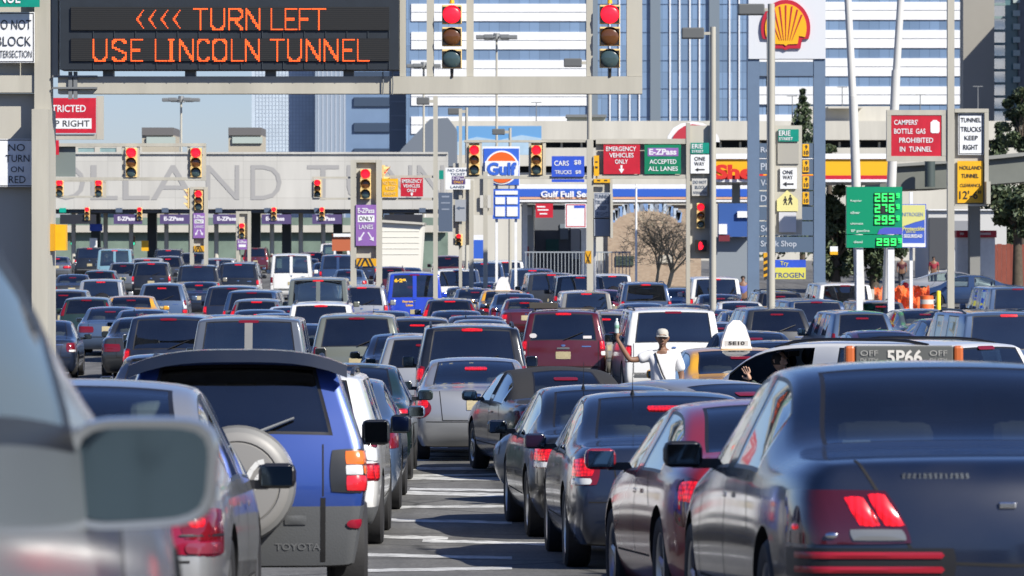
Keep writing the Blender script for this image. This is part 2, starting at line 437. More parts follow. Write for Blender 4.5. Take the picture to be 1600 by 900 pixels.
def wheel_meshes(r, wd=.20, style=0, cover=False):
    Mx = Matrix.Rotation(R(90), 4, 'Y')
    t = MB(); ri = r * .66
    t.lathe([(ri, -wd * .42), (ri + .03, -wd * .48), (r - .03, -wd * .5), (r - .005, -wd * .40), (r, -wd * .2), (r, wd * .2), (r - .005, wd * .40), (r - .03, wd * .5), (ri + .03, wd * .48), (ri, wd * .42), (ri, -wd * .42)], 28, 0, Mx)
    g = MB()
    for s_ in (1,):
        g.lathe([(ri, wd * .43), (ri - .02, wd * .36), (ri - .03, wd * .2), (.0, wd * .16)], 28, 1, Mx)
        g.lathe([(ri + .004, wd * .44), (ri - .018, wd * .40), (ri - .03, wd * .30)], 28, 0, Mx)
        g.lathe([(.0, wd * .38), (.055, wd * .36), (.065, wd * .2)], 16, 0, Mx)
        ns = 5 if style == 0 else 8
        for i in range(ns):
            a = 2 * math.pi * i / ns
            q = Matrix.Rotation(a, 4, 'X')
            pts = [q @ Vector((x, y, z)) for (x, y, z) in ((wd * .30, -.035, .05), (wd * .36, .0, .05), (wd * .30, .035, .05), (wd * .36, -.02, ri - .01), (wd * .40, 0, ri - .01), (wd * .36, .02, ri - .01))]
            g.add(pts, [(0, 1, 4, 3), (1, 2, 5, 4)], 0)
    return t.mesh('tyre', [M_RUB]), g.mesh('rim', [M_ALLOY, M_DARK])

PROTO = {}
def proto(key, kind, L, Wd, H, tail='sedan', barn=False, rails=False, spoiler=False, antenna=False, wr=.33, lights=True, chm='glass',
          mirror=True, plate_z=None, lower_paint=True, wiper=False, headrest=True, tint='mid', tz=None, mz=0.0, seams=True, bumper=True, badge=True, spare=False, trim_w=.022, **k):
    res, yr, yf = body_mesh(kind, L, Wd, H, wheel_r=wr, **k)
    hw = Wd / 2; recs = []      # (name, mesh, parent index, loc)
    bm = bmesh.new(); bm.from_mesh(res); bm.faces.index_update()
    bvh = BVHTree.FromBMesh(bm)
    zb_ = k.get('zb', .93 if kind == 'sedan' else 1.08)
    for f in bm.faces:
        c_ = f.calc_center_median()
        if f.material_index == 0 and c_.z > zb_ + (.02 if kind != 'sedan' else .06) and (kind != 'sedan' or k.get('rg0', .85) - .02 < c_.y < k.get('ws0', 3.75)): f.material_index = 6
    def split(mi, trim=trim_w):
        """the panes of one glass kind, each a mesh of its own with a dark rubber rim"""
        b2 = bm.copy()
        bmesh.ops.delete(b2, geom=[f for f in b2.faces if f.material_index != mi], context='FACES')
        out = []; seen = set(); b2.faces.ensure_lookup_table()
        isl = []
        for f in b2.faces:
            if f.index in seen: continue
            st_ = [f]; seen.add(f.index); g = []
            while st_:
                q = st_.pop(); g.append(q.index)
                for e in q.edges:
                    for l in e.link_faces:
                        if l.index not in seen: seen.add(l.index); st_.append(l)
            isl.append(set(g))
        for g in isl:
            b3 = b2.copy(); b3.faces.ensure_lookup_table()
            bmesh.ops.delete(b3, geom=[f for f in b3.faces if f.index not in g], context='FACES')
            fs = b3.faces[:]
            if len(fs) < 3: b3.free(); continue
            for f in fs: f.material_index = 0
            r_ = bmesh.ops.inset_region(b3, faces=fs, thickness=trim, depth=-.004, use_boundary=True, use_even_offset=True)
            for f in r_['faces']: f.material_index = 1
            me = bpy.data.meshes.new('g'); b3.to_mesh(me); b3.free()
            me.materials.append(BODY_SLOTS[mi]); me.materials.append(M_TRIM); out.append(me)
        b2.free()
        return out
    # painted shell
    b1 = bm.copy(); bmesh.ops.delete(b1, geom=[f for f in b1.faces if f.material_index in (1, 2, 3)], context='FACES')
    roof_in = [f for f in b1.faces if f.material_index in (0, 6) and min(v.co.z for v in f.verts) > H - .30]
    for e in b1.edges:
        if len(e.link_faces) == 2 and e.calc_face_angle(0) > .75: e.smooth = False
    me = bpy.data.meshes.new('body'); 
    for f in b1.faces: f.smooth = True
    lin = MB()
    for f in roof_in:
        lin.add([v.co - v.normal * .02 for v in f.verts], [list(range(len(f.verts)))[::-1]], 0, True)
    b1.to_mesh(me); b1.free()
    for m_ in BODY_SLOTS: me.materials.append(m_)
    me_body = me
    recs.append(('body', me, None, None)); 
    for nm, mi in (('rear_window', 1), ('side_window', 2), ('windscreen', 3)):
        for g in split(mi): recs.append((nm, g, None, None))
    # cabin: headliner, tub, seats
    zb = k.get('zb', .93 if kind == 'sedan' else 1.08)
    y0 = k.get('rg0', .85) if kind == 'sedan' else .25
    y1 = k.get('ws0', 3.75)
    it = MB(); it.v += lin.v; it.f += lin.f; it.m += lin.m; it.sm += lin.sm
    it.box((0, (y0 + y1) / 2, zb - .22), (Wd - .22, y1 - y0, .10))
    ys = [k.get('yB', 2.3 if kind == 'sedan' else 2.75) - .10]
    if kind == 'sedan': ys.append(k.get('rg0', .85) + .35)
    else: ys.append(1.35)
    for qi, ysx in enumerate(ys):
        for sx in (-1, 1):
            it.box((sx * .36, ysx, zb - .02), (.46, .14, .50), 0, Matrix.Rotation(R(-10), 3, 'X'), bev=.05)
            hz = min(zb + .33, H - .24) if (qi == 0 or kind != 'sedan') else zb + .15
            if headrest: it.box((sx * .36, ysx - (.06 if qi == 0 else -.22), hz), (.26, .09, .17), 0, None, bev=.035)
    it.box((0, y1 - .30, zb - .03), (Wd - .35, .35, .12), 0, None, bev=.03)
    if kind == 'sedan': it.box((0, y0 + .16, zb - .05), (Wd - .45, .55, .06))
    tor = []
    for i in range(17):
        a = 2 * math.pi * i / 16; tor.append(Vector((-.36 + .18 * math.cos(a), y1 - .62 - .06 * math.sin(a), zb + .05 + .17 * math.sin(a))))
    it.path(tor, .016, 6)
    it.box((0, k.get('ws1', 2.95) + .10, H - .19), (.22, .03, .07), 0, None, bev=.015)
    recs.append(('interior', it.mesh('interior', [M_INT]), None, None))
    # lamps
    zt = {'sedan': (.66, .86)}.get(tail, (.78, 1.16))
    if lights:
        for sd in (-1, 1):
            lit_ = None
            if tail == 'sedan':
                z0, z1 = tz or (.69, .92)
                mb = patch(bvh, ray_corner(hw, sd, 14, 78, z0, z1, ci=.36, cj=.42))
                lit_ = ray_corner(hw, sd, 20, 62, lerp(z0, z1, .32), lerp(z0, z1, .92), ci=.36, cj=.42), .4
            elif tail == 'round':
                mb = patch(bvh, ray_corner(hw, sd, 16, 72, .60, .88, ci=.36, cj=.42), rnd=.95)
                lit_ = ray_corner(hw, sd, 22, 58, .74, .86, ci=.36, cj=.42), .6
            elif tail == 'suv':
                mb = patch(bvh, ray_corner(hw, sd, 20, 66, .78, 1.14, ci=.26, cj=.3))
                lit_ = ray_corner(hw, sd, 25, 58, .93, 1.10, ci=.26, cj=.3), .4
            elif tail == 'van':
                mb = patch(bvh, ray_corner(hw, sd, 6, 40, .72, 1.10, ci=.20, cj=.3), rnd=.2)
                lit_ = ray_corner(hw, sd, 10, 36, .90, 1.07, ci=.20, cj=.3), .2
            elif tail == 'pillar':
                mb = patch(bvh, ray_corner(hw - .06, sd, 16, 58, .95, H - .16, ci=.22, cj=.38), rnd=.2, m=10)
                lit_ = ray_corner(hw - .06, sd, 20, 52, .97, 1.17, ci=.22, cj=.38), .3
            elif tail == 'wagon':
                mb = patch(bvh, ray_corner(hw, sd, 16, 72, .62, .78, ci=.3, cj=.36))
                patch(bvh, ray_corner(hw, sd, 26, 66, .92, 1.10, ci=.28, cj=.36), rnd=.6, mb=mb)
                lit_ = ray_corner(hw, sd, 22, 66, .64, .76, ci=.3, cj=.36), .3
            elif tail == 'cvic':
                mb = patch(bvh, ray_corner(hw, sd, -13, 78, .675, .905, ci=.40, cj=.42, skew=6), rnd=.18, n=14)
            elif tail == 'rav':
                mb = patch(bvh, ray_corner(hw, sd, -8, 64, .75, 1.03, ci=.22, cj=.30), rnd=.25, n=10)
            elif tail == 'wide':
                mb = patch(bvh, ray_corner(hw, sd, -16, 76, .70, .88, ci=.40, cj=.42), rnd=.25, n=12)
                lit_ = ray_corner(hw, sd, -8, 48, .76, .86, ci=.40, cj=.42), .3
            pi_ = len(recs)
            recs.append(('tail_light', mb.mesh('tail_light', [role('lens')]), None, None))
            if lit_:
                ml = patch(bvh, lit_[0], off=.013, bulge=.006, rnd=lit_[1]); recs.append(('stop_lens', ml.mesh('stop_lens', [role('lamp')]), pi_, None))
            if tail in ('sedan', 'suv', 'wagon', 'van'):
                if tail == 'sedan': mc = patch(bvh, ray_corner(hw, sd, 22, 60, (tz or (.69, .92))[0] + .01, (tz or (.69, .92))[0] + .06, ci=.36, cj=.42), off=.016, bulge=.002)
                elif tail == 'suv': mc = patch(bvh, ray_corner(hw, sd, 26, 60, .80, .89, ci=.26, cj=.3), off=.016, bulge=.002)
                elif tail == 'van': mc = patch(bvh, ray_corner(hw, sd, 10, 36, .74, .83, ci=.20, cj=.3), off=.016, bulge=.002)
                else: mc = patch(bvh, ray_corner(hw, sd, 24, 66, .80, .91, ci=.29, cj=.36), off=.012, bulge=.002)
                recs.append(('reversing_lens', mc.mesh('reversing_lens', [M_CLR]), pi_, None))
    if chm == 'roof':
        mb = patch(bvh, ray_rear(-.17, .17, H - .115, H - .075), n=8, m=2, off=.012)
        recs.append(('brake_light', mb.mesh('brake_light', [role('chm')]), None, None))
    elif chm == 'glass':
        zz = H - .17 if kind == 'sedan' else H - .20
        mb = patch(bvh, ray_rear(-.16, .16, zz, zz + .04), n=6, m=2, off=.004)
        recs.append(('brake_light', mb.mesh('brake_light', [role('chm')]), None, None))
    # plate, handle, seams
    pz = plate_z or (.80 if kind == 'sedan' else .80)
    pb = patch(bvh, ray_rear(-.16, .16, pz - .08, pz + .08), n=4, m=2, rnd=.1, off=.012, bulge=0)
    recs.append(('number_plate', pb.mesh('number_plate', [M_PLATE]), None, None))
    sm = MB()
    if kind == 'sedan':
        xx = hw * .60
        seam(bvh, sm, [(-xx, -1, .98 + 0.0), (-xx + .04, -1, .58), (xx - .04, -1, .58), (xx, -1, .98)], (0, 1, 0))
        seam(bvh, sm, [(-hw * .95, -1, .56), (hw * .95, -1, .56)], (0, 1, 0))
        yB = k.get('yB', 2.3)
        for sd in (-1, 1):
            for pts in (((yB, .42), (yB, zb)), ((k.get('ws0', 3.75) - .1, .42), (k.get('ws0', 3.75) - .15, zb - .03)), ((1.35, .70), (1.55, zb)), ((1.42, .40), (k.get('ws0', 3.75) - .1, .40))):
                seam(bvh, sm, [(sd * 3, a, b) for a, b in pts], (-sd, 0, 0))
    else:
        xx = hw * .80
        seam(bvh, sm, [(-xx, -1, zb + .02), (-xx, -1, .56), (xx, -1, .56), (xx, -1, zb + .02)], (0, 1, 0))
        seam(bvh, sm, [(-hw * .96, -1, .54), (hw * .96, -1, .54)], (0, 1, 0))
        if barn: seam(bvh, sm, [(0, -1, .56), (0, -1, H - .12)], (0, 1, 0))
        for sd in (-1, 1):
            yC, yB = k.get('yC', 1.75), k.get('yB', 2.75)
            for pts in (((yB, .45), (yB, zb)), ((yC - .1, .62), (yC, zb)), ((k.get('ws0', 3.75) - .1, .45), (k.get('ws0', 3.75) - .1, zb)), ((yC, .42), (k.get('ws0', 3.75) - .1, .42))):
                seam(bvh, sm, [(sd * 3, a, b) for a, b in pts], (-sd, 0, 0))
    if seams and sm.v:
        bb = bmesh.new(); bb.from_mesh(me_body); n0 = len(me_body.materials); me_body.materials.append(M_SEAM)
        vv = [bb.verts.new(p) for p in sm.v]
        for f in sm.f:
            nf = bb.faces.new([vv[i] for i in f]); nf.material_index = n0
        bb.to_mesh(me_body); bb.free()
    if barn:
        mb = patch(bvh, ray_rear(-.065, .065, zb - .02, H - .10), n=2, m=10, rnd=0, off=.012, bulge=0)
        recs.append(('door_post', mb.mesh('door_post', [role('paint')]), None, None))
    if kind != 'sedan' and bumper:
        mb = MB()
        patch(bvh, ray_rear(-hw * .80, hw * .80, .47, .53), n=14, m=2, off=.010, bulge=.004, rnd=.1, mb=mb); recs.append(('bumper_strip', mb.mesh('bumper_strip', [M_CLAD]), None, None))
    if badge:
        mb = patch(bvh, ray_rear(-.045, .045, (zb - .09) if kind != 'sedan' else .905, (zb - .045) if kind != 'sedan' else .945), n=4, m=3, off=.010, bulge=.003, rnd=.8); recs.append(('badge', mb.mesh('badge', [M_CHROME]), None, None))
        mb = patch(bvh, ray_rear(hw * .42, hw * .42 + .20, (zb - .10) if kind != 'sedan' else .86, (zb - .075) if kind != 'sedan' else .882), n=5, m=2, off=.008, bulge=.001, rnd=.2); recs.append(('badge', mb.mesh('badge', [M_CHROME]), None, None))
    if spare:
        mb = MB(); h_ = bvh.ray_cast(Vector((0.05, -2, .95)), Vector((0, 1, 0)))[0]; M0 = Matrix.Translation((.05, h_.y, .95)) @ Matrix.Rotation(R(90), 4, 'X')
        mb.lathe([(.30, -.02), (.345, .02), (.345, .15), (.32, .19), (.20, .205), (0, .21)], 28, 0, M0); recs.append(('spare_wheel', mb.mesh('spare_wheel', [M_TRIM]), None, None))
    hd = MB()
    if kind != 'sedan': patch(bvh, ray_rear(-.14, .14, zb - .15, zb - .11), n=4, m=2, off=.014, mb=hd)
    for sd in (-1, 1):
        patch(bvh, ray_side(sd, k.get('yB', 2.3) - .28, k.get('yB', 2.3) - .08, zb - .13, zb - .10), n=3, m=2, off=.022, mb=hd)
    recs.append(('door_handle', hd.mesh('door_handle', [role('lower') if kind != 'sedan' else role('paint')]), None, None))
    if wiper and kind != 'sedan':
        wp = MB(); h0 = bvh.ray_cast(Vector((.02, -1, zb + .06)), Vector((0, 1, 0)))[0]; h1 = bvh.ray_cast(Vector((.42, -1, zb + .22)), Vector((0, 1, 0)))[0]
        if h0 and h1: wp.tube(h0 + Vector((0, -.03, 0)), h1 + Vector((0, -.02, 0)), .012, .008, 6); recs.append(('wiper', wp.mesh('wiper', [M_TRIM]), None, None))
    if rails:
        for sd in (-1, 1):
            rl = MB(); xs = sd * (hw - k.get('tum', .17) - .10); pts = []
            ya, yb = k.get('rake', .28) + .35, k.get('ws1', 3.05) - .15
            for i in range(9):
                t = i / 8; zz = .045 * min(1, 6 * t, 6 * (1 - t)) + .0
                y = lerp(ya, yb, t); h_ = bvh.ray_cast(Vector((xs, y, 5)), Vector((0, 0, -1)))[0]
                pts.append(Vector((xs, y, (h_.z if h_ else H) + zz)))
            rl.path(pts, .020, 8)
            recs.append(('roof_rail', rl.mesh('roof_rail', [M_TRIM]), None, None))
    if spoiler:
        sp = MB(); rk = k.get('rake', .28); wS = hw - .17
        for i in range(2): pass
        prof = [(-wS, H - .12), (-wS * .7, H - .035), (0, H - .02), (wS * .7, H - .035), (wS, H - .12)]
        a = [Vector((x, rk - .10, z)) for x, z in prof]; b = [Vector((x, rk + .32, z + .035)) for x, z in prof]; c = [Vector((x, rk - .08, z - .04)) for x, z in prof]
        m_ = len(prof)
        sp.add(a + b + c, [(i, i + 1, m_ + i + 1, m_ + i) for i in range(m_ - 1)] + [(2 * m_ + i, 2 * m_ + i + 1, i + 1, i) for i in range(m_ - 1)], 0, True)
        recs.append(('spoiler', sp.mesh('spoiler', [role('paint')]), None, None))
    if antenna:
        an = MB(); h_ = bvh.ray_cast(Vector((-.25 if kind == 'sedan' else .3, k.get('rg1', 1.7) + .12 if kind == 'sedan' else .9, 5)), Vector((0, 0, -1)))[0]
        an.tube(h_ - Vector((0, 0, .005)), h_ + Vector((0, -.02, .035)), .022, .008, 8); an.tube(h_ + Vector((0, -.02, .03)), h_ + Vector((0, -.07, .26)), .004, .002, 5)
        recs.append(('antenna', an.mesh('antenna', [M_TRIM]), None, None))
    if mirror:
        my = k.get('ws0', 3.75) - .42; mz_ = zb + .07 + mz
        for sd in (-1, 1):
            mb = MB(); xc = sd * (hw + .10)
            mw, mh = (.20, .135) if kind == 'sedan' else (.20, .18)
            mb.box((xc, my, mz_), (mw, .11, mh), 0, None, bev=.04)
            mb.box((sd * (hw - .03), my + .01, mz_ - mh * .35), (.16, .06, .05), 1)
            i_ = len(recs)
            recs.append(('mirror', mb.mesh('mirror', [role('mirror'), M_TRIM]), None, None))
            gm = MB(); gm.box((xc, my - .057, mz_), (mw - .035, .006, mh - .03), 0, None, bev=.002)
            recs.append(('mirror_glass', gm.mesh('mirror_glass', [M_MIRROR]), i_, None))
    # front lamps, so that the car is complete from its other end
    for sd in (-1, 1):
        zf = k.get('zh', .96 if kind == 'sedan' else 1.05) - .34
        def rf(u, v, sd=sd, zf=zf):
            th = R(lerp(10, 62, (u + 1) / 2)); c = Vector((sd * (hw - .36), L - .42, zf + v * .075)); d = Vector((sd * math.sin(th), math.cos(th), 0))
            return c + d * 1.6, -d
        mb = patch(bvh, rf, n=6, m=3)
        recs.append(('headlight', mb.mesh('headlight', [M_CLR]), None, None))
    t, g = wheel_meshes(wr, .21 if kind == 'sedan' else .235)
    for y in (yr, yf):
        for sd in (-1, 1):
            i_ = len(recs)
            recs.append(('wheel', t, None, (sd * (hw - .125), y, wr, sd)))
            recs.append(('rim', g, i_, None))
    bm.free(); bpy.data.meshes.remove(res)
    PROTO[key] = dict(recs=recs, L=L, W=Wd, H=H, tint=tint, bvh=bvh)
    return PROTO[key]

ROLE_DEF = {}
def spawn(key, loc, yaw, name, label, cat, group, col, tint=None, lit=True, lower=None, mirror=None, roof=None, drop=(), chm_lit=None, pitch=True):
    P = PROTO[key]
    root = thing(name, label, cat, loc, group, yaw, slope(loc[1]) * math.cos(yaw) if pitch else 0)
    tint = tint or P['tint']
    gl = {'dark': (G_DARK, G_DARK, G_CLEAR), 'mid': (G_MID, G_MID, G_CLEAR), 'clear': (G_CLEAR, G_CLEAR, G_CLEAR)}[tint]
    if chm_lit is None: chm_lit = lit
    rm = {'role_paint': col, 'role_lower': lower or col, 'role_roof': roof or col, 'role_glass_rear': gl[0], 'role_glass_side': gl[1], 'role_glass_front': gl[2],
          'role_lens': M_LENS, 'role_lamp': M_LIT if lit else M_LENS, 'role_chm': M_LIT if chm_lit else M_LENS, 'role_mirror': mirror or col}
    objs = []
    sh = -P['L'] / 2
    for (nm, me, pi_, lc) in P['recs']:
        o = bpy.data.objects.new(nm, me)
        objs.append(o)
        if nm in drop or (pi_ is not None and P['recs'][pi_][0] in drop): continue
        COL.objects.link(o)
        if pi_ is None: o.parent = root
        else: o.parent = objs[pi_]
        if lc is not None:
            o.location = (lc[0], lc[1] + sh, lc[2]); o.rotation_euler = (0, 0, 0 if lc[3] > 0 else math.pi)
        elif pi_ is None: o.location = (0, sh, 0)
        for s_ in o.material_slots:
            if s_.material and s_.material.name in rm:
                r_ = rm[s_.material.name]; s_.link = 'OBJECT'; s_.material = r_
    return root
# ================================================================== the setting
M_ASPH = mat('asphalt', (0.128, 0.126, 0.119), 0.85, var=0.28, vscale=0.9, bump=0.25, bscale=60)
_n = M_ASPH.node_tree; _b = _n.nodes['Principled BSDF']; _tc = _node(_n, 'ShaderNodeTexCoord')
_prev = _b.inputs['Base Color'].links[0].from_socket
_mp = _node(_n, 'ShaderNodeMapping'); _mp.inputs['Scale'].default_value = (1.6, .10, 1); _n.links.new(_tc.outputs['Object'], _mp.inputs[0])
_nz = _node(_n, 'ShaderNodeTexNoise'); _nz.inputs['Scale'].default_value = 1.0; _nz.inputs['Detail'].default_value = 3; _n.links.new(_mp.outputs[0], _nz.inputs['Vector'])
_r1 = _node(_n, 'ShaderNodeMapRange'); _r1.inputs['From Min'].default_value = .42; _r1.inputs['From Max'].default_value = .68; _r1.inputs['To Min'].default_value = 1.08; _r1.inputs['To Max'].default_value = .62; _n.links.new(_nz.outputs[0], _r1.inputs['Value'])
_vo = _node(_n, 'ShaderNodeTexVoronoi'); _vo.feature = 'DISTANCE_TO_EDGE'; _vo.inputs['Scale'].default_value = .33; _n.links.new(_tc.outputs['Object'], _vo.inputs['Vector'])
_r2 = _node(_n, 'ShaderNodeMapRange'); _r2.inputs['From Max'].default_value = .018; _r2.inputs['To Min'].default_value = .35; _r2.inputs['To Max'].default_value = 1.0; _n.links.new(_vo.outputs['Distance'], _r2.inputs['Value'])
_sp = _node(_n, 'ShaderNodeTexNoise'); _sp.inputs['Scale'].default_value = 26; _sp.inputs['Detail'].default_value = 2; _n.links.new(_tc.outputs['Object'], _sp.inputs['Vector'])
_r3 = _node(_n, 'ShaderNodeMapRange'); _r3.inputs['From Min'].default_value = .3; _r3.inputs['From Max'].default_value = .7; _r3.inputs['To Min'].default_value = .72; _r3.inputs['To Max'].default_value = 1.32; _n.links.new(_sp.outputs[0], _r3.inputs['Value'])
_m1 = _node(_n, 'ShaderNodeMath', operation='MULTIPLY'); _n.links.new(_r1.outputs[0], _m1.inputs[0]); _n.links.new(_r2.outputs[0], _m1.inputs[1])
_m2 = _node(_n, 'ShaderNodeMath', operation='MULTIPLY'); _n.links.new(_m1.outputs[0], _m2.inputs[0]); _n.links.new(_r3.outputs[0], _m2.inputs[1])
_vm = _node(_n, 'ShaderNodeVectorMath', operation='SCALE'); _n.links.new(_prev, _vm.inputs[0]); _n.links.new(_m2.outputs[0], _vm.inputs['Scale']); _n.links.new(_vm.outputs[0], _b.inputs['Base Color'])
def jointed(m, sx, sz, dark=.82, w=.012, off=.5, c2=.93):
    """a grid of fine joints, the seams between real panels, over a material's own colour"""
    n = m.node_tree; b = n.nodes['Principled BSDF']; tc = _node(n, 'ShaderNodeTexCoord'); mp = _node(n, 'ShaderNodeMapping'); mp.inputs['Rotation'].default_value = (R(90), 0, 0)
    n.links.new(tc.outputs['Object'], mp.inputs[0]); bt = _node(n, 'ShaderNodeTexBrick'); bt.inputs['Scale'].default_value = 1.0; bt.offset = off
    bt.inputs['Brick Width'].default_value = sx; bt.inputs['Row Height'].default_value = sz; bt.inputs['Mortar Size'].default_value = w
    bt.inputs['Color1'].default_value = (1, 1, 1, 1); bt.inputs['Color2'].default_value = (c2, c2, c2, 1); bt.inputs['Mortar'].default_value = (dark, dark, dark, 1)
    n.links.new(mp.outputs[0], bt.inputs['Vector']); mx = _node(n, 'ShaderNodeMixRGB'); mx.blend_type = 'MULTIPLY'; mx.inputs[0].default_value = 1
    li = b.inputs['Base Color'].links
    if li: n.links.new(li[0].from_socket, mx.inputs[1])
    else: mx.inputs[1].default_value = b.inputs['Base Color'].default_value
    n.links.new(bt.outputs[0], mx.inputs[2]); n.links.new(mx.outputs[0], b.inputs['Base Color'])
M_GRND = mat('pavement', (0.16, 0.155, 0.145), 0.9, var=0.2, vscale=0.5)
M_LINE = mat('road_paint', (0.52, 0.52, 0.50), 0.7, var=0.6, vscale=5)
M_BEIGE = mat('beige_steel', (0.44, 0.42, 0.355), 0.55, var=0.13, vscale=1.6, streak=True)
M_BEIGE2 = mat('beige_panel', (0.46, 0.44, 0.38), 0.6, var=0.08, vscale=0.8, streak=True)
M_CONC = mat('pale_concrete', (0.52, 0.50, 0.44), 0.8, var=0.12, vscale=0.35, streak=True)
M_GREY = mat('grey_metal', (0.17, 0.18, 0.185), 0.5)
M_WHITE = mat('white_sign', (0.76, 0.77, 0.78), 0.5, var=0.09, vscale=3)
M_BLACK = mat('black_letter', (0.02, 0.02, 0.022), 0.6)
M_RED = mat('sign_red', (0.50, 0.012, 0.03), 0.45, var=0.16, vscale=2.5)
M_GREEN = mat('sign_green', (0.0, 0.19, 0.09), 0.45, var=0.16, vscale=2.5)
M_TEAL = mat('street_sign_green', (0.0, 0.25, 0.18), 0.45, var=0.16, vscale=2.5)
M_BLUE = mat('sign_blue', (0.03, 0.09, 0.55), 0.45, var=0.16, vscale=2.5)
M_YEL = mat('sign_yellow', (0.80, 0.42, 0.01), 0.45, var=0.16, vscale=2.5)
M_PURP = mat('sign_purple', (0.25, 0.12, 0.38), 0.5, var=0.16, vscale=2.5)
M_PURPD = mat('sign_deep_purple', (0.09, 0.05, 0.16), 0.5)
M_SIGY = mat('signal_yellow', (0.74, 0.53, 0.22), 0.5, var=0.12, vscale=6)
M_SIGB = mat('signal_black', (0.025, 0.02, 0.016), 0.35)
M_LRED = mat('signal_red_on', (0.6, 0.01, 0.02), 0.3, emit=(1.0, 0.01, 0.03), estr=1.2)
M_LAMB = mat('signal_amber_off', (0.12, 0.045, 0.012), 0.2, coat=0.5)
M_LGRN = mat('signal_green_off', (0.05, 0.085, 0.09), 0.2, coat=0.5)
M_LGON = mat('signal_green_on', (0.0, 0.3, 0.2), 0.3, emit=(0.05, 1.0, 0.6), estr=0.9)

def sheet(name, x0, x1, y0, y1, lift, m, step=1.0, far=None):
    mb = MB(); ys = []; y = y0
    while y < min(y1, 345): ys.append(y); y += step
    ys.append(min(y1, 345))
    if y1 > 345: ys += [600, 1200, y1]
    vs_ = []; fs_ = []
    for y in ys: vs_ += [(x0, y, zg(y) + lift), (x1, y, zg(y) + lift)]
    for i in range(len(ys) - 1): fs_.append((2 * i, 2 * i + 1, 2 * i + 3, 2 * i + 2))
    mb.add(vs_, fs_, 0, True)
    o = link(name, mb.mesh(name, [m])); o['kind'] = 'structure'
    return o
sheet('ground', -700, 700, -60, 2600, 0, M_GRND, 2.0)
sheet('road', -48, 46, -50, 300, .004, M_ASPH, 2.0)
# worn transverse stripes across the gap between the queues
mb = MB(); rs = random.Random(4)
for (ya, yb, xa, xb, wd) in ((893, 889, 560, 800, .55), (868, 873, 560, 800, .5), (839, 842, 560, 700, .5), (846, 852, 660, 900, .5), (812, 818, 560, 800, .45), (794, 792, 560, 800, .45), (769, 775, 560, 800, .7), (765, 768, 640, 860, .45),
                             (747, 750, 560, 860, .7), (744, 741, 620, 880, .4), (733, 733, 560, 880, .7), (718, 717, 560, 880, 1.0), (709, 712, 560, 800, .9), (697, 699, 560, 700, .8), (688, 688, 600, 700, .7)):
    def dof(y):
        lo, hi = 20.0, 90.0
        for _ in range(40):
            m_ = (lo + hi) / 2
            if HY + F / m_ * hh(m_) > y: lo = m_
            else: hi = m_
        return lo
    da, db = dof(ya), dof(yb); n = 14; L_ = []; U_ = []
    Xa, Xb = (xa - 800) / F * da, (xb - 800) / F * db
    for i in range(n + 1):
        t = i / n; d = lerp(da, db, t) + rs.uniform(-.05, .05); x = lerp(Xa, Xb, t); q = wd * rs.uniform(.50, .68)
        L_.append((x, d - q, zg(d - q) + .008)); U_.append((x, d + q, zg(d + q) + .008))
    mb.add(L_ + U_, [(i, i + 1, n + 2 + i, n + 1 + i) for i in range(n)])
o = link('road_markings', mb.mesh('road_markings', [M_LINE])); o['kind'] = 'structure'
# raised island with a kerb on the gas station side
mb = MB()
for y in range(100, 176, 4):
    x = 21.5; z = zg(y + 2)
    mb.box((x, y + 2, z + .06), (5.0, 4.0, .17))
isl = link('pavement', mb.mesh('pavement', [M_CONC])); isl['kind'] = 'structure'

# ------------------------------------------------------------------ signs, bars, signals
def bar(mb, x0, y0, x1, y1, d, deep=.2, mi=0):
    a = W(x0, y1, d); b = W(x1, y0, d)
    mb.box((a + b) / 2, (b.x - a.x, deep, b.z - a.z), mi)
def sign(name, label, cat, r, d, bgm, items=(), border=None, group=None, thick=.05, shape=None, bw=1.2):
    """r = photo rectangle of the panel; items = ('t', text, x0, y0, x1, y1, material) / ('p', [(x, y)...], material) / ('b', x0,y0,x1,y1, material)"""
    x0, y0, x1, y1 = r
    base = W((x0 + x1) / 2, y1, d)
    t = thing(name, label, cat, base, group)
    mb = MB()
    if shape:
        mb.prism([((W(x, y, d) - base).x, (W(x, y, d) - base).z) for x, y in shape], 0, thick, 0, base)
    else: bar(mb, x0, y0, x1, y1, d + thick / 2, thick)
    mb.build('panel', [bgm], t)
    if border:
        mb = MB(); q = bw; i_ = 1.2
        dd = d - .003
        for (a, b, c, e) in ((x0 + i_, y0 + i_, x1 - i_, y0 + i_ + q), (x0 + i_, y1 - i_ - q, x1 - i_, y1 - i_), (x0 + i_, y0 + i_ + q, x0 + i_ + q, y1 - i_ - q), (x1 - i_ - q, y0 + i_ + q, x1 - i_, y1 - i_ - q)):
            bar(mb, a, b, c, e, dd, .006)
        mb.build('border', [border], t)
    mats = []; mb = MB()
    def mi(m):
        if m not in mats: mats.append(m)
        return mats.index(m)
    k = 0; bd = MB(); bmats = []
    for it in items:
        k += 1
        if it[0] == 't':
            a = W(it[2], it[5], d); b = W(it[4], it[3], d)
            put_text(mb, it[1], a.x, b.x, a.z, b.z, d - .010, mi(it[6]), bold=it[7] if len(it) > 7 else .012)
        else:
            m_ = it[-1]
            if m_ not in bmats: bmats.append(m_)
            q = bmats.index(m_)
            if it[0] == 'b': bar(bd, it[1], it[2], it[3], it[4], d - .004 - .0003 * k, .007, q)
            elif it[0] == 'p':
                bd.prism([((W(x, y, d) - base).x, (W(x, y, d) - base).z) for x, y in it[1]], -.008 - .0004 * k, .0, q, base)
    if bd.v: bd.build('symbol', bmats, t)
    if mb.v: mb.build('lettering', mats, t)
    return t
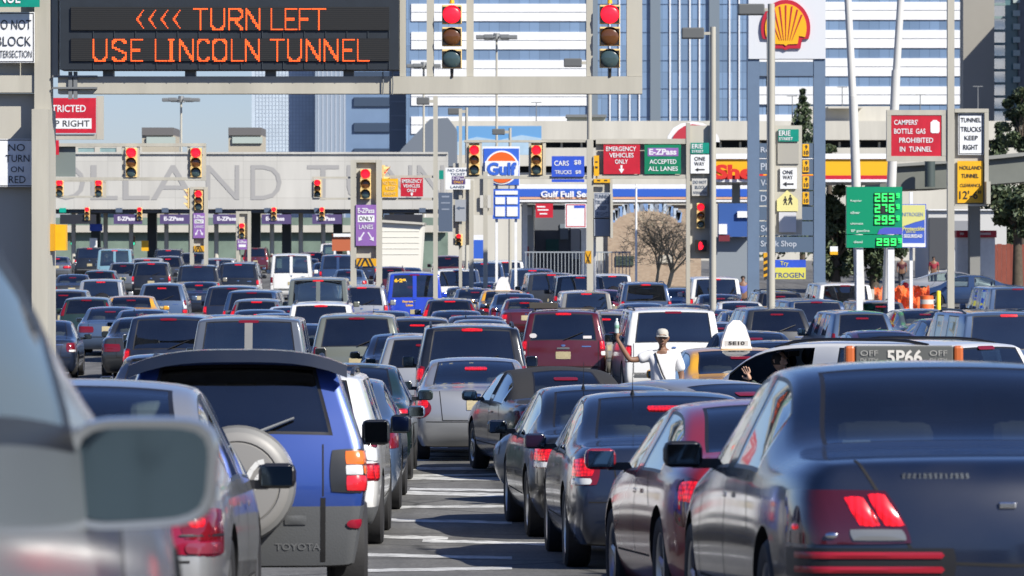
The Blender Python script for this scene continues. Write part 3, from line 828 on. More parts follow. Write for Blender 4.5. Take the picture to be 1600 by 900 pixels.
def arrow(x0, y0, x1, y1, w=2.0, hd=4.0):
    """outline of an arrow from x0,y0 to its tip x1,y1 (photo pixels)"""
    a = Vector((x0, y0)); b = Vector((x1, y1)); u = (b - a).normalized(); n = Vector((-u.y, u.x)); c = b - u * hd
    return [tuple(p) for p in (a + n * w / 2, c + n * w / 2, c + n * hd * .62, b, c - n * hd * .62, c - n * w / 2, a - n * w / 2)]
SIG = 'traffic signals over the approach lanes'
def signal(label, cx, ytop, w_, h_, d, lit=0, split=False, group=SIG, rz=0.0, lensr=None, greenon=False, flat=False):
    s_ = d / F; base = W(cx, ytop + h_, d)
    t = thing('traffic_signal', label, 'traffic signal', base, group, rz)
    ww, hhh = w_ * s_, h_ * s_; r = (lensr * s_) if lensr else ww * .41
    hs = MB()
    for i in range(3):
        z = hhh * (5 - 2 * i) / 6
        hs.box((0, .10, z), (ww, .20, hhh / 3 - (.05 * hhh if split else .002)), 0, None, bev=.012)
        if split: hs.box((0, -.004, z - .01 * hhh), (ww * .92, .012, hhh / 3 - .085 * hhh), 1)
    if split:
        hs.tube((0, .1, hhh), (0, .1, hhh + .10), .045, .03, 10, 2); hs.tube((0, .1, -.13), (0, .1, .02), .025, .03, 10, 1)
    hs.build('housing', [M_SIGY, M_SIGB, M_YEL], t, local=True)
    for i in range(3):
        z = hhh * (5 - 2 * i) / 6
        ln = MB(); Mx = Matrix.Translation((0, -.012, z)) @ Matrix.Rotation(R(90), 4, 'X')
        rr = r * (1.0 if not split else 1.12)
        ln.lathe([(rr, 0), (rr * .85, .02), (rr * .5, .035), (0, .04)], 20, 0, Mx)
        m_ = [M_LRED, M_LAMB, M_LGRN][i] if i != lit or lit != 0 else M_LRED
        if i == 0 and lit != 0: m_ = M_LENS
        if i == 2 and (lit == 2 or greenon): m_ = M_LGON
        ln.build('lens', [m_], t, local=True)
        vz = MB(); n = 14; dp = .20 if not split else .07; rv = r * 1.15
        a = [(rv * math.cos(th), 0, z + rv * math.sin(th)) for th in [R(-35 + 250 * q / n) for q in range(n + 1)]]
        b = [(rv * .97 * math.cos(R(-35 + 250 * q / n)), -dp * (.35 + .65 * max(0, math.sin(R(-35 + 250 * q / n)))), z + rv * .97 * math.sin(R(-35 + 250 * q / n))) for q in range(n + 1)]
        vz.add(a + b, [(q, q + 1, n + 2 + q, n + 1 + q) for q in range(n)], 0, True)
        vz.build('visor', [M_SIGB if split else M_SIGY], t, local=True)
    return t
def frame(name, label, cat, bars, d, base, mats=None, group=None, panels=(), deep=.22):
    """posts and beams in one steel frame: bars = (part name, x0, y0, x1, y1[, depth])"""
    t = thing(name, label, cat, base, group)
    for b in bars:
        mb = MB(); bar(mb, b[1], b[2], b[3], b[4], d, b[5] if len(b) > 5 else deep); mb.build(b[0], mats or [M_BEIGE], t)
    for b in panels:
        mb = MB(); bar(mb, b[1], b[2], b[3], b[4], d + .06, .05); mb.build(b[0], [b[5] if len(b) > 5 else M_BEIGE2], t)
    return t
def add_bars(t, bars, d):
    for b in bars:
        mb = MB(); bar(mb, b[1], b[2], b[3], b[4], d, b[5]); mb.build(b[0], [M_BEIGE], t)
def gy(d): return HY + F / d * hh(d)      # photo row of the ground at distance d

# ---- 1. the near gantry with the message board
D1 = 72.0
t = frame('sign_gantry', 'beige steel gantry carrying the message board and two red signals', 'gantry',
    [('post', 56, -60, 81, 172, .45), ('post', 56.02, 172.02, 80.98, gy(D1), 1.25), ('post', 81.5, -60, 92, 118, .3), ('beam', 92.5, 120, 1003, 147, .40), ('beam', -60, 118.5, 55.5, 145, .35),
     ('upright', 625, -60, 634, 119.6, .3), ('upright', 667, -60, 678, 119.6, .3), ('upright', 729, -60, 740, 119.6, .3), ('upright', 916, -60, 926, 119.6, .3), ('upright', 979, -60, 1003, 119.6, .36)],
    D1, W(68, gy(D1), D1), panels=[('back_panel', -60, -60, 55.5, 118, M_BEIGE2), ('side_panel', -60, 146, 55.5, gy(D1), M_BEIGE2)])
mb = MB()      # splice plates and hangers on the beam
for x in (110, 118): bar(mb, x - 3, 112, x + 3, 155, D1 - .22, .05)
for (a, b) in ((75, 132), (75, 150)): bar(mb, 82, b - 14, 152, b - 11, D1 - .23, .10)
for x in (170, 298, 423, 545): bar(mb, x - 8, 110, x + 8, 119.8, D1, .30)
mb.build('bracket', [M_GREY], t)
mb = MB()
for x in (598, 613): mb.path([W(x, 112, D1 - .24), W(x + 1, 130, D1 - .25), W(x, 148, D1 - .24)], .012, 6)
mb.build('conduit', [M_GREY], t)
# message board
b0 = W(361, 110, D1 - .1)
t = thing('message_board', 'dark electronic message board with amber letters above the road', 'message board', b0)
mb = MB(); bar(mb, 97, -40, 624, 110, D1 - .05, .7); mb.build('case', [mat('board_case', (0.018, 0.024, 0.032), 0.5, var=.15)], t)
M_FACE = mat('board_face', (0.020, 0.019, 0.017), 0.35)
nt_ = M_FACE.node_tree; bs_ = nt_.nodes['Principled BSDF']; wv = _node(nt_, 'ShaderNodeTexWave'); wv.bands_direction = 'Z'; wv.inputs['Scale'].default_value = 9.0
tcc = _node(nt_, 'ShaderNodeTexCoord'); nt_.links.new(tcc.outputs['Object'], wv.inputs[0]); rr_ = _node(nt_, 'ShaderNodeValToRGB')
rr_.color_ramp.elements[0].color = (.012, .012, .011, 1); rr_.color_ramp.elements[1].color = (.034, .032, .028, 1)
nt_.links.new(wv.outputs[1], rr_.inputs[0]); nt_.links.new(rr_.outputs[0], bs_.inputs['Base Color'])
mb = MB()
bar(mb, 111, 11, 608, 47, D1 - .42, .04); bar(mb, 111, 60, 608, 95, D1 - .42, .04); mb.build('display', [M_FACE], t)
for i in range(15):
    mb = MB(); bar(mb, 146 + 33 * i - .5, 47.5, 146 + 33 * i + .5, 59.5, D1 - .41, .02); mb.build('rib', [mat('board_rib', (0.035, 0.045, 0.055), .5)], t); mb = MB(); bar(mb, 146 + 33 * i - .5, 95.5, 146 + 33 * i + .5, 108, D1 - .41, .02); mb.build('rib', [mat('board_rib', (0.035, 0.045, 0.055), .5)], t)
STR = {'T': [((0, 13), (8, 13)), ((4, 13), (4, 0))], 'U': [((0, 13), (0, 2.5)), ((0, 2.5), (2, 0)), ((2, 0), (6, 0)), ((6, 0), (8, 2.5)), ((8, 2.5), (8, 13))],
       'R': [((0, 0), (0, 13)), ((0, 13), (6, 13)), ((6, 13), (8, 11)), ((8, 11), (8, 8.5)), ((8, 8.5), (6, 6.5)), ((6, 6.5), (0, 6.5)), ((3, 6.5), (8, 0))],
       'N': [((0, 0), (0, 13)), ((0, 13), (8, 0)), ((8, 0), (8, 13))], 'L': [((0, 13), (0, 0)), ((0, 0), (8, 0))],
       'E': [((8, 13), (0, 13)), ((0, 13), (0, 0)), ((0, 0), (8, 0)), ((0, 6.5), (6, 6.5))], 'F': [((8, 13), (0, 13)), ((0, 13), (0, 0)), ((0, 6.5), (6, 6.5))],
       'S': [((8, 11), (6, 13)), ((6, 13), (2, 13)), ((2, 13), (0, 11)), ((0, 11), (0, 8.5)), ((0, 8.5), (8, 4.5)), ((8, 4.5), (8, 2)), ((8, 2), (6, 0)), ((6, 0), (2, 0)), ((2, 0), (0, 2))],
       'I': [((3, 13), (6, 13)), ((4.5, 13), (4.5, 0)), ((3, 0), (6, 0))], 'C': [((8, 11), (6, 13)), ((6, 13), (2, 13)), ((2, 13), (0, 11)), ((0, 11), (0, 2)), ((0, 2), (2, 0)), ((2, 0), (6, 0)), ((6, 0), (8, 2))],
       'O': [((2, 13), (6, 13)), ((6, 13), (8, 11)), ((8, 11), (8, 2)), ((8, 2), (6, 0)), ((6, 0), (2, 0)), ((2, 0), (0, 2)), ((0, 2), (0, 11)), ((0, 11), (2, 13))], '<': [((6, 12), (1, 6.5)), ((1, 6.5), (6, 1))]}
M_LED = mat('amber_led', (0.5, 0.08, 0.01), .4, emit=(1.0, 0.10, 0.018), estr=1.25)
LW = {'E': 17.5, 'L': 17.5, 'F': 17, 'C': 17.5, '<': 16}
def led_line(chars, y0, y1, single=()):
    mb = MB(); p = (y1 - y0) / 13.0
    for ch, x in chars:
        px_ = LW.get(ch, 20.5) / 8
        for i in range(9):
            for j in range(14):
                q = Vector((i, j)); best = 9
                for a, b in STR[ch]:
                    a = Vector(a); b = Vector(b); u = b - a; tt = max(0, min(1, (q - a).dot(u) / u.dot(u))); best = min(best, (q - a - u * tt).length)
                if best < (.80 if ch != '<' else .6):
                    c = W(x + i * px_, y1 - j * p, D1 - .447); s_ = px_ * D1 / F * .42
                    mb.add([(c.x - s_, c.y, c.z - s_), (c.x + s_, c.y, c.z - s_), (c.x + s_, c.y, c.z + s_), (c.x - s_, c.y, c.z + s_)], [(0, 1, 2, 3)])
    return mb
l1 = [('<', 212), ('<', 231), ('<', 250), ('<', 269), ('T', 303), ('U', 330), ('R', 358), ('N', 385), ('L', 424), ('E', 446), ('F', 468), ('T', 488)]
l2 = [('U', 146), ('S', 176), ('E', 205), ('L', 243), ('I', 256), ('N', 281), ('C', 309), ('O', 333), ('L', 362), ('N', 384), ('T', 423), ('U', 450), ('N', 479), ('N', 507), ('E', 536), ('L', 559)]
mb = led_line(l1, 14, 46); m2 = led_line(l2, 62, 95); mb.v_off = 0
mb.add(m2.v, m2.f, 0); mb.build('amber_text', [M_LED], t)
signal('big three-section signal with round red light, right of the message board', 706, 5, 31, 104, D1 - .30, split=True)
signal('big three-section signal with round red light at the right end of the beam', 953, 5, 32, 103, D1 - .30, split=True)
# signs on the left pylon
M_SLATEL = mat('dark_letter', (.035, .042, .05), .6)
sign('street_sign', 'green street name sign at the top of the left pylon', 'street sign', (-40, -16, 62, 11), D1 - .55, M_TEAL, [('t', 'AVENUE', -28, 0, 31, 6, M_WHITE) if False else ('t', 'AVENUE', -36, -14, 32, 5, M_WHITE)], border=None)
sign('road_sign', 'white do not block intersection sign on the left pylon', 'road sign', (-18, 19, 54, 98), D1 - .30, M_WHITE,
     [('t', 'DO NOT', -9, 31, 49, 46, M_SLATEL, 0), ('t', 'BLOCK', -5, 57, 49, 72, M_SLATEL, 0), ('t', 'INTERSECTION', -9, 79, 50, 90, M_SLATEL, 0)], border=M_BLACK)
sign('road_sign', 'white no turn on red sign half in shadow on the left pylon', 'road sign', (-10, 217, 60, 292), D1 - .16, M_WHITE,
     [('t', 'NO', 13, 225, 39, 236, M_SLATEL, 0), ('t', 'TURN', 9, 242, 46, 253, M_SLATEL, 0), ('t', 'ON', 17, 260, 37, 269, M_SLATEL, 0), ('t', 'RED', 14, 275, 40, 286, M_SLATEL, 0)], border=M_BLACK)
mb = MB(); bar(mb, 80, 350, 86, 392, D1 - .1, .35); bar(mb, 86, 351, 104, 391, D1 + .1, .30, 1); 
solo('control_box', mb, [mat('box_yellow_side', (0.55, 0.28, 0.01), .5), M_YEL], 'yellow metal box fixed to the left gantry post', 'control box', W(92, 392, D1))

# ---- lamps and poles
M_LAMPH = mat('lamp_head', (0.115, 0.12, 0.12), 0.5)
POLES = 'box-head street lamps along the road'
def lamp(label, xp, wp, ytop, d, hx0, hx1, hy, hh_, ybase=None):
    yb = ybase or gy(d)
    t = thing('street_lamp', label, 'street lamp', W(xp, yb, d), POLES)
    mb = MB(); mb.tube(W(xp, yb, d), W(xp, ytop, d), wp / 2 * d / F * 1.05, wp / 2 * d / F * .9, 10); mb.build('pole', [M_BEIGE], t)
    mb = MB(); hxm = hx1 if hx1 < xp else hx0
    bar(mb, min(hxm, xp), hy - 2, max(hxm, xp), hy + 2.5, d, .08); mb.build('arm', [M_BEIGE], t)
    mb = MB(); a = W(hx0, hy + hh_ / 2, d); b = W(hx1, hy - hh_ / 2, d)
    mb.box((a + b) / 2, (b.x - a.x, .45, b.z - a.z), 0, None, bev=.03); mb.build('lamp_head', [M_LAMPH], t)
    return t
lamp('tall box-head lamp beside the oil company sign, highest of the lamps', 1205, 12, 6, 110, 1153, 1194, 15, 17)
lamp('box-head lamp on the beige pole left of the big shell sign', 1114, 10, 42, 118, 1065, 1100, 52, 17)
lamp('small box-head lamp hung beside the second red signal', 921, 8, 60, 150, 881, 909, 98, 13)
lamp('box-head lamp on the tall pole right of the concrete sign wall', 681, 6, 152, 165, 651, 671, 158, 11)
lamp('box-head lamp behind the two big gantry signals, second from left', 729, 5, 168, 180, 700, 722, 174, 10)
lamp('box-head lamp above the orange and blue petrol sign', 797, 5, 200, 190, 769, 789, 206, 9)
def mast(label, x, ytop, d, wx=25):
    t = thing('floodlight_mast', label, 'floodlight mast', W(x, gy(d), d), 'tall floodlight masts')
    mb = MB(); mb.tube(W(x, gy(d), d), W(x, ytop + 6, d), 2.4 * d / F, 1.6 * d / F, 8); mb.build('pole', [M_BEIGE], t)
    mb = MB()
    for i in range(6):
        a = 2 * math.pi * i / 6; c = W(x, ytop + 6, d) + Vector((wx * d / F * math.cos(a), wx * d / F * math.sin(a), 0))
        mb.box(c, (.75, .75, .32), 0, None, bev=.05); mb.tube(W(x, ytop + 6, d), c, .06, .06, 5)
    mb.tube(W(x, ytop + 10, d), W(x, ytop, d), .35, .25, 8); mb.build('lamp_ring', [M_GREY], t)
mast('tall floodlight mast in front of the striped building', 776, 52, 330)
mast('tall floodlight mast seen under the message board against the sky', 283, 150, 380, 23)
mast('floodlight mast half hidden behind the signal frame uprights', 662, 97, 360, 20)

# ---- 2. second row: frames at about 140-150 m
D2 = 150.0
frame('sign_gantry', 'left steel frame carrying the restricted sign and two red signals', 'gantry',
      [('beam', 60, 224, 322, 229, .3), ('beam', 80, 277, 322, 282, .3), ('post', 317, 229.5, 322, 276.5, .25), ('post', 191, 229.5, 195, 276.5), ('post', 214, 229.5, 218, 276.5), ('post', 293, 229.5, 297, 276.5), ('post', 151, 150, 162, 218), ('beam', 60, 210, 150.5, 218), ('post', 72, 150, 80, gy(D2), .35)],
      D2, W(76, gy(D2), D2), panels=[('sign_back', 84, 229, 118, 276, mat('sign_back_grey', (.16, .19, .18), .6))])
sign('road_sign', 'red and white keep right sign, its left part hidden by the post', 'road sign', (60, 153, 150, 208), D2 - .2, M_RED,
     [('b', 60, 185, 143, 201, M_WHITE), ('t', 'RESTRICTED', 61, 164, 134, 175, M_WHITE), ('t', 'KEEP RIGHT', 62, 188, 140, 198, M_BLACK)])
sign('road_sign', 'small red sign below the red and white keep right sign', 'road sign', (66, 219, 92, 242), D2 - .2, M_RED)
signal('red signal on the left frame, the left one of its pair', 205, 231, 18, 46, D2 - .2)
signal('red signal on the left frame, the right one of its pair', 306, 231, 18, 46, D2 - .2)
D2b = 235.0
frame('small_gantry', 'small steel frame with two red signals in front of the concrete sign wall', 'gantry',
      [('beam', 60, 281.5, 166, 284, .3), ('beam', 60, 306, 166, 309, .3), ('post', 162, 284.5, 166, 305.5), ('post', 62, 284.5, 66, gy(D2b))], D2b, W(64, gy(D2b), D2b))
signal('small red signal low on the concrete wall, far left', 93, 282, 12, 24, D2b - .2)
signal('small red signal on the concrete wall below the left frame', 154, 282, 12, 24, D2b - .2)

def stripes(t, x0, y0, x1, y1, d):
    mb = MB(); bar(mb, x0, y0, x1, y1, d - .15, .10, 0)
    n = 5; wx = (x1 - x0) / n; c = (x0 + x1) / 2
    for i in range(n):
        xa = x0 + i * wx
        s_ = (y1 - y0) * .8 if (xa + wx / 2) < c else -(y1 - y0) * .8
        if i == n // 2: continue
        q = [(xa, y1), (xa + wx * .5, y1), (min(x1, max(x0, xa + wx * .5 + s_ * .6)), y0), (min(x1, max(x0, xa + s_ * .6)), y0)]
        o_ = W(0, HY, d); mb.prism([(W(x, y, d).x, W(x, y, d).z) for x, y in q], d - .21, d - .195, 1)
    mb.build('hazard_stripes', [mat('hazard_yellow', (.65, .33, .01), .5), M_BLACK], t)
def pylon(label, x0, x1, ytop, d, pw, ypanel, panel=True, group='signal pylons between the lanes', stripe=None):
    bars = [('post', x0, ytop, x0 + pw, gy(d), .3), ('post', x1 - pw, ytop, x1, gy(d), .3), ('cross_bar', x0 + pw, ytop, x1 - pw, ytop + 4, .28)]
    t = frame('signal_pylon', label, 'pylon', bars, d, W((x0 + x1) / 2, gy(d), d), group=group, panels=[('panel', x0 + pw, ytop + 4, x1 - pw, ypanel, M_BEIGE2)] if panel else ())
    if stripe: stripes(t, x0 + pw, stripe[0], x1 - pw, stripe[1], d)
    return t
D3 = 140.0
PY = pylon('two-post pylon with a red signal above a purple lanes sign, nearest of the lane pylons', 548, 597, 250, D3, 9, 403, stripe=(404, 416))
signal('red signal above the big purple lanes sign', 571, 264, 17, 47, D3 - .2)
signal('yellow signal turned sideways on the right post of the purple sign pylon', 601, 258, 12, 48, D3, rz=R(80))
M_EZ = mat('ez_white', (.68, .66, .72), .5)
sign('road_sign', 'purple lanes sign with two split arrows under a red signal, larger one', 'road sign', (556, 320, 588, 384), D3 - .2, M_PURP,
     [('t', 'E-ZPass', 559, 325, 585, 333, M_EZ, .03), ('b', 559, 336, 585, 347, M_WHITE), ('t', 'ONLY', 561, 338, 583, 345, M_BLACK), ('t', 'LANES', 561, 351, 583, 358, M_EZ),
      ('p', arrow(569, 363, 560, 377, 2.2, 6), M_EZ), ('p', arrow(575, 363, 584, 377, 2.2, 6), M_EZ)])
add_bars(PY, [('arm', 488, 276, 547.5, 279, .12), ('arm', 488, 309, 547.5, 312, .12), ('arm', 487, 279.2, 490, 308.8, .12), ('arm', 501, 279.2, 504, 308.8, .12)], D3)
signal('small red signal on the thin arm left of the purple sign pylon', 496, 281, 11, 27, D3 - .15)
add_bars(PY, [('arm', 597.5, 274, 684, 278, .12), ('arm', 597.5, 309, 684, 313, .12), ('post', 677, 150, 684, gy(D3), .2)], D3)
sign('road_sign', 'yellow warning sign next to the purple lanes pylon', 'road sign', (596, 279, 622, 308), D3 - .15, M_YEL, [('t', 'NO TOLL', 598, 283, 620, 289, M_SIGY), ('t', 'KEEP', 603, 291, 618, 297, M_SIGY), ('t', 'RIGHT', 600, 300, 619, 305, M_SIGY)])
sign('road_sign', 'small red emergency vehicles only sign beside the yellow sign', 'road sign', (626, 278, 661, 307), D3 - .15, M_RED,
     [('t', 'EMERGENCY', 628, 280, 659, 286, M_WHITE), ('t', 'VEHICLES', 630, 288, 656, 293, M_WHITE), ('t', 'ONLY', 636, 295, 651, 300, M_WHITE), ('p', arrow(643.5, 300.5, 643.5, 306.5, 2, 4), M_WHITE)])
D4 = 195.0
pylon('slim pylon with a red signal above a small purple sign, left of the white van', 297, 325, 292, D4, 6, 386, stripe=(384, 393))
signal('red signal over the small purple lanes sign, middle distance', 310, 298, 13, 30, D4 - .2)
signal('dark signal seen from its side on the slim left pylon', 293, 294, 8, 32, D4, rz=R(-85))
sign('road_sign', 'purple lanes sign with split arrows on the slim left pylon', 'road sign', (302, 333, 320, 372), D4 - .2, M_PURP,
     [('t', 'E-ZPass', 303, 336, 319, 341, M_EZ, .03), ('b', 304, 343, 318, 349, M_WHITE), ('t', 'ONLY', 305, 344, 317, 348, M_BLACK), ('t', 'LANES', 304, 352, 318, 356, M_EZ), ('p', arrow(309.5, 359, 305, 368, 1.5, 4), M_EZ), ('p', arrow(312.5, 359, 317, 368, 1.5, 4), M_EZ)])
D5 = 250.0
pylon('farthest pylon with a red signal over a small purple sign near the toll lanes', 369, 392, 330, D5, 5, 390)
signal('tiny red signal on the farthest pylon', 378, 349, 9, 22, D5 - .2)
sign('road_sign', 'small faded purple sign on the farthest pylon', 'road sign', (371, 374, 386, 390), D5 - .2, M_PURP, [('t', 'E-ZPass', 372, 376, 385, 380, M_EZ, .03), ('b', 373, 382, 384, 386, M_WHITE)])

# ---- middle group around x 690-850
D6 = 160.0
M_SLATE = mat('slate_sign', (0.085, 0.115, 0.17), 0.5)
frame('sign_pylon', 'beige pylon of several small signs left of the petrol price sign', 'pylon', [('post', 717, 170, 722, gy(D6), .2), ('post', 755, 268, 762, gy(D6), .2), ('post', 733, 282, 740, gy(D6), .2)], D6, W(738, gy(D6), D6),
      panels=[('panel', 708, 255, 736, 383, M_BEIGE2), ('panel', 741, 278, 771, 336, M_BEIGE2)])
sign('road_sign', 'slate blue toll rates sign beside the tall lamp pole', 'road sign', (685, 301, 707, 362), D6 - .3, M_SLATE, [('t', 'TOLL', 690, 305, 702, 309, mat('slate_letter', (.25, .29, .36), .6)), ('t', 'CARS', 689, 313, 703, 317, MATS['slate_letter']), ('t', 'TRUCKS', 688, 325, 704, 329, MATS['slate_letter']), ('t', 'BUSES', 689, 336, 703, 340, MATS['slate_letter'])] if False else [('b', 690, 306, 702, 308.5, mat('slate_letter', (.25, .29, .36), .6)), ('b', 689, 316, 703, 318, MATS['slate_letter']), ('b', 690, 326, 702, 328, MATS['slate_letter'])])
sign('road_sign', 'white no cash tickets sign with a purple patch by the lamp pole', 'road sign', (696, 262, 735, 296), D6 - .3, M_WHITE,
     [('t', 'NO CASH', 700, 264, 729, 268, M_SLATE), ('t', 'TICKET', 704, 270, 727, 274, M_SLATE), ('b', 706, 275.5, 727, 288, M_PURPD), ('t', 'E-ZPass', 707.5, 277, 725.5, 281, M_EZ), ('t', 'ONLY', 709, 282.5, 724, 286.5, M_YEL), ('t', 'LANES', 704, 290, 726, 294, M_SLATE)])
sign('road_sign', 'grey white one way arrow sign below the no cash sign', 'road sign', (711, 312, 728, 346), D6 - .2, mat('grey_sign', (.32, .34, .37), .5), [('p', arrow(726, 325, 713, 325, 2.2, 5), M_SLATE)])
sign('road_sign', 'blank white square sign on the panel below the signal by the price board', 'road sign', (750, 305, 767, 325), D6 - .1, mat('pale_sign', (.55, .54, .50), .5))
signal('red pedestrian signal low on the pylon of small signs', 717, 366, 12, 18, D6 - .3, lensr=3.4, group=None)
sign('street_sign', 'tiny green street name plate on the pylon by the lamp pole', 'street sign', (686, 266, 693, 280), D6 - .5, M_TEAL, [])
D7 = 140.0
frame('sign_gantry', 'long steel gantry with the toll price, emergency and all lanes signs', 'gantry',
      [('beam', 725, 219, 916.5, 222.5, .25), ('beam', 725, 275, 916.5, 279.5, .25), ('upright', 729, 223, 733, 274.8, .2), ('upright', 749, 223, 753, 274.8, .2), ('upright', 826, 223, 830, 274.8, .2), ('upright', 848, 223, 853, 274.8, .2),
       ('beam', 931, 217, 1072, 225, .3), ('beam', 931, 273, 1072, 279, .3),
       ('post', 917, 218, 927, gy(D7), .35), ('post', 953, 279.2, 957, 303, .3), ('post', 953.1, 303.05, 956.9, 372, 1.4), ('post', 1072, 192, 1078, gy(D7), .35), ('post', 1109, 192, 1117, 284, .35), ('post', 1109.1, 284.05, 1116.9, gy(D7), 1.1)], D7, W(1000, gy(D7), D7),
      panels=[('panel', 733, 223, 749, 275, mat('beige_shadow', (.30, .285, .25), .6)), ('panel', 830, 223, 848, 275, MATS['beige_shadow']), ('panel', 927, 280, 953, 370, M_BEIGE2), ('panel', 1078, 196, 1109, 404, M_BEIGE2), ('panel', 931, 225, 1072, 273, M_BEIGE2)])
signal('red signal on the long gantry left of the orange disc petrol sign', 741, 227, 17, 46, D7 - .2)
signal('red signal on the long gantry right of the orange disc petrol sign', 838, 227, 17, 46, D7 - .2)
sign('road_sign', 'blue toll price sign hanging on the long gantry', 'road sign', (862, 244, 913, 276), D7 - .2, M_BLUE, [('t', 'CARS', 866, 251, 889, 259, M_WHITE), ('t', '$8', 897, 250, 908, 258, M_WHITE), ('t', 'TRUCKS', 867, 266, 893, 272, M_WHITE), ('t', '$8', 899, 266, 908, 272, M_WHITE)])
sign('road_sign', 'narrow blue strip sign under the blue toll price sign', 'road sign', (862, 280, 913, 284.5), D7 - .2, M_BLUE)
sign('road_sign', 'narrow upright yellow sign left of the red emergency sign', 'road sign', (928, 243, 936, 275), D7 - .25, M_YEL, [('b', 930, 252, 934, 254, M_BLACK), ('b', 930, 260, 934, 263, M_BLACK)])
sign('road_sign', 'low yellow strip sign above the trucks keep right pylon', 'road sign', (928, 279.5, 953, 285.5), D7 - .25, M_YEL, [('b', 933, 281, 938, 283, M_BLACK), ('b', 944, 281, 949, 283, M_BLACK)])
sign('road_sign', 'large red emergency vehicles only sign on the long gantry', 'road sign', (943, 226, 1000, 272), D7 - .2, M_RED,
     [('t', 'EMERGENCY', 947, 229, 994, 236, M_WHITE), ('t', 'VEHICLES', 952, 239, 990, 246, M_WHITE), ('t', 'ONLY', 961, 249, 981, 256, M_WHITE), ('p', arrow(971, 258, 971, 271, 3, 7), M_WHITE)])
sign('road_sign', 'green all lanes accepted sign with a purple band on the long gantry', 'road sign', (1007, 226, 1064, 272), D7 - .2, M_GREEN,
     [('b', 1012, 231, 1060, 244, M_PURP), ('t', 'E-ZPass', 1014, 232.5, 1057, 242, M_EZ, .04), ('t', 'ACCEPTED', 1015, 249, 1057, 256, M_WHITE), ('t', 'ALL LANES', 1013, 260, 1059, 267, M_WHITE)])
sign('street_sign', 'green street name sign on top of the pylon beside the all lanes sign', 'street sign', (1079, 223, 1108, 240), D7 - .2, M_TEAL, [('t', 'ERIE', 1081, 225, 1098, 232, M_WHITE), ('t', 'STREET', 1081, 234.5, 1099, 238.5, M_WHITE)])
sign('road_sign', 'white one way sign under the green street sign of the gantry pylon', 'road sign', (1079, 241.5, 1108, 271), D7 - .2, M_WHITE, [('t', 'ONE', 1085, 245, 1102, 251, M_BLACK), ('t', 'WAY', 1085, 253, 1101, 259, M_BLACK), ('p', arrow(1101, 265, 1086, 265, 2, 5), M_BLACK)])
sign('road_sign', 'white do not block sign above the signal of the gantry pylon', 'road sign', (1081, 279, 1105, 306), D7 - .2, mat('pale_sign2', (.52, .51, .48), .5), [('t', 'DO NOT', 1083, 282, 1104, 287, M_SLATE), ('t', 'BLOCK', 1086, 290, 1102, 295, M_SLATE), ('t', 'INTERSECTION', 1083, 299, 1104, 303, M_SLATE)])
signal('red signal on the gantry pylon under the do not block sign', 1095, 317, 13, 40, D7 - .2)
t = thing('pedestrian_signal', 'black pedestrian signal showing a red hand on the gantry pylon', 'pedestrian signal', W(1095, 393, D7 - .2))
mb = MB(); bar(mb, 1086, 375, 1104, 393, D7 - .15, .2); mb.build('housing', [M_SIGB], t)
mb = MB(); hand = [(1091.5, 390), (1091, 384), (1091.5, 379), (1093, 379), (1093.2, 377.5), (1094.8, 377.5), (1095, 379), (1096.6, 379), (1097, 384), (1098.6, 383), (1098.6, 386), (1096, 390)]
mb.prism([(W(x, y, D7).x, W(x, y, D7).z) for x, y in hand], D7 - .27, D7 - .255); mb.build('red_hand', [M_LRED], t)
sign('road_sign', 'white trucks keep right sign partly shaded on the gantry post', 'road sign', (928, 301, 953, 340), D7 - .2, mat('grey_white', (.46, .48, .52), .5), [('t', 'TUNNEL', 930, 304, 951, 310, M_SLATE), ('t', 'TRUCKS', 930, 313, 951, 319, M_SLATE), ('t', 'KEEP', 934, 322, 948, 328, M_SLATE), ('t', 'RIGHT', 932, 331, 950, 337, M_SLATE)], border=M_SLATE, bw=.8)
sign('road_sign', 'blank grey sign below the trucks keep right sign', 'road sign', (928, 342, 953, 369), D7 - .2, mat('blank_grey', (.28, .31, .36), .5))

# ---- right hand pylon and the red camper sign
D8 = 128.0
t = frame('sign_pylon', 'tall beige pylon with street, one way and school signs near the shell sign', 'pylon', [('post', 1198.5, 20, 1210.5, gy(D8), .35)], D8, W(1204, gy(D8), D8), panels=[('panel', 1211, 196, 1253, 367, M_BEIGE2)])
mb = MB(); bar(mb, 1193, 395, 1210.5, 433, D8 - .22, .08, 0)
for i in range(4):
    y = 397 + i * 10; mb.prism([(W(x, yy, D8).x, W(x, yy, D8).z) for x, yy in ((1193, y + 6), (1210.5, y - 1), (1210.5, y + 4), (1193, y + 11))], D8 - .28, D8 - .265, 1)
mb.build('hazard_stripes', [MATS['hazard_yellow'], M_BLACK], t)
sign('street_sign', 'green street name sign on the right-hand pylon by the shell sign', 'street sign', (1216, 202, 1248, 221), D8 - .05, M_TEAL, [('t', 'ERIE', 1217, 204, 1235, 212, M_WHITE), ('t', 'STREET', 1217, 214.5, 1239, 219, M_WHITE)])
sign('road_sign', 'blank beige square plate under the green street sign at right', 'road sign', (1215, 224, 1248, 256), D8 - .02, mat('blank_beige', (.37, .355, .31), .6))
sign('road_sign', 'white one way sign on the right-hand pylon above the school sign', 'road sign', (1219, 262, 1245, 295), D8 - .05, M_WHITE, [('t', 'ONE', 1223, 266, 1239, 272, M_BLACK), ('t', 'WAY', 1223, 274, 1239, 280, M_BLACK), ('p', arrow(1240, 287.5, 1223, 287.5, 2.4, 6), M_BLACK)])
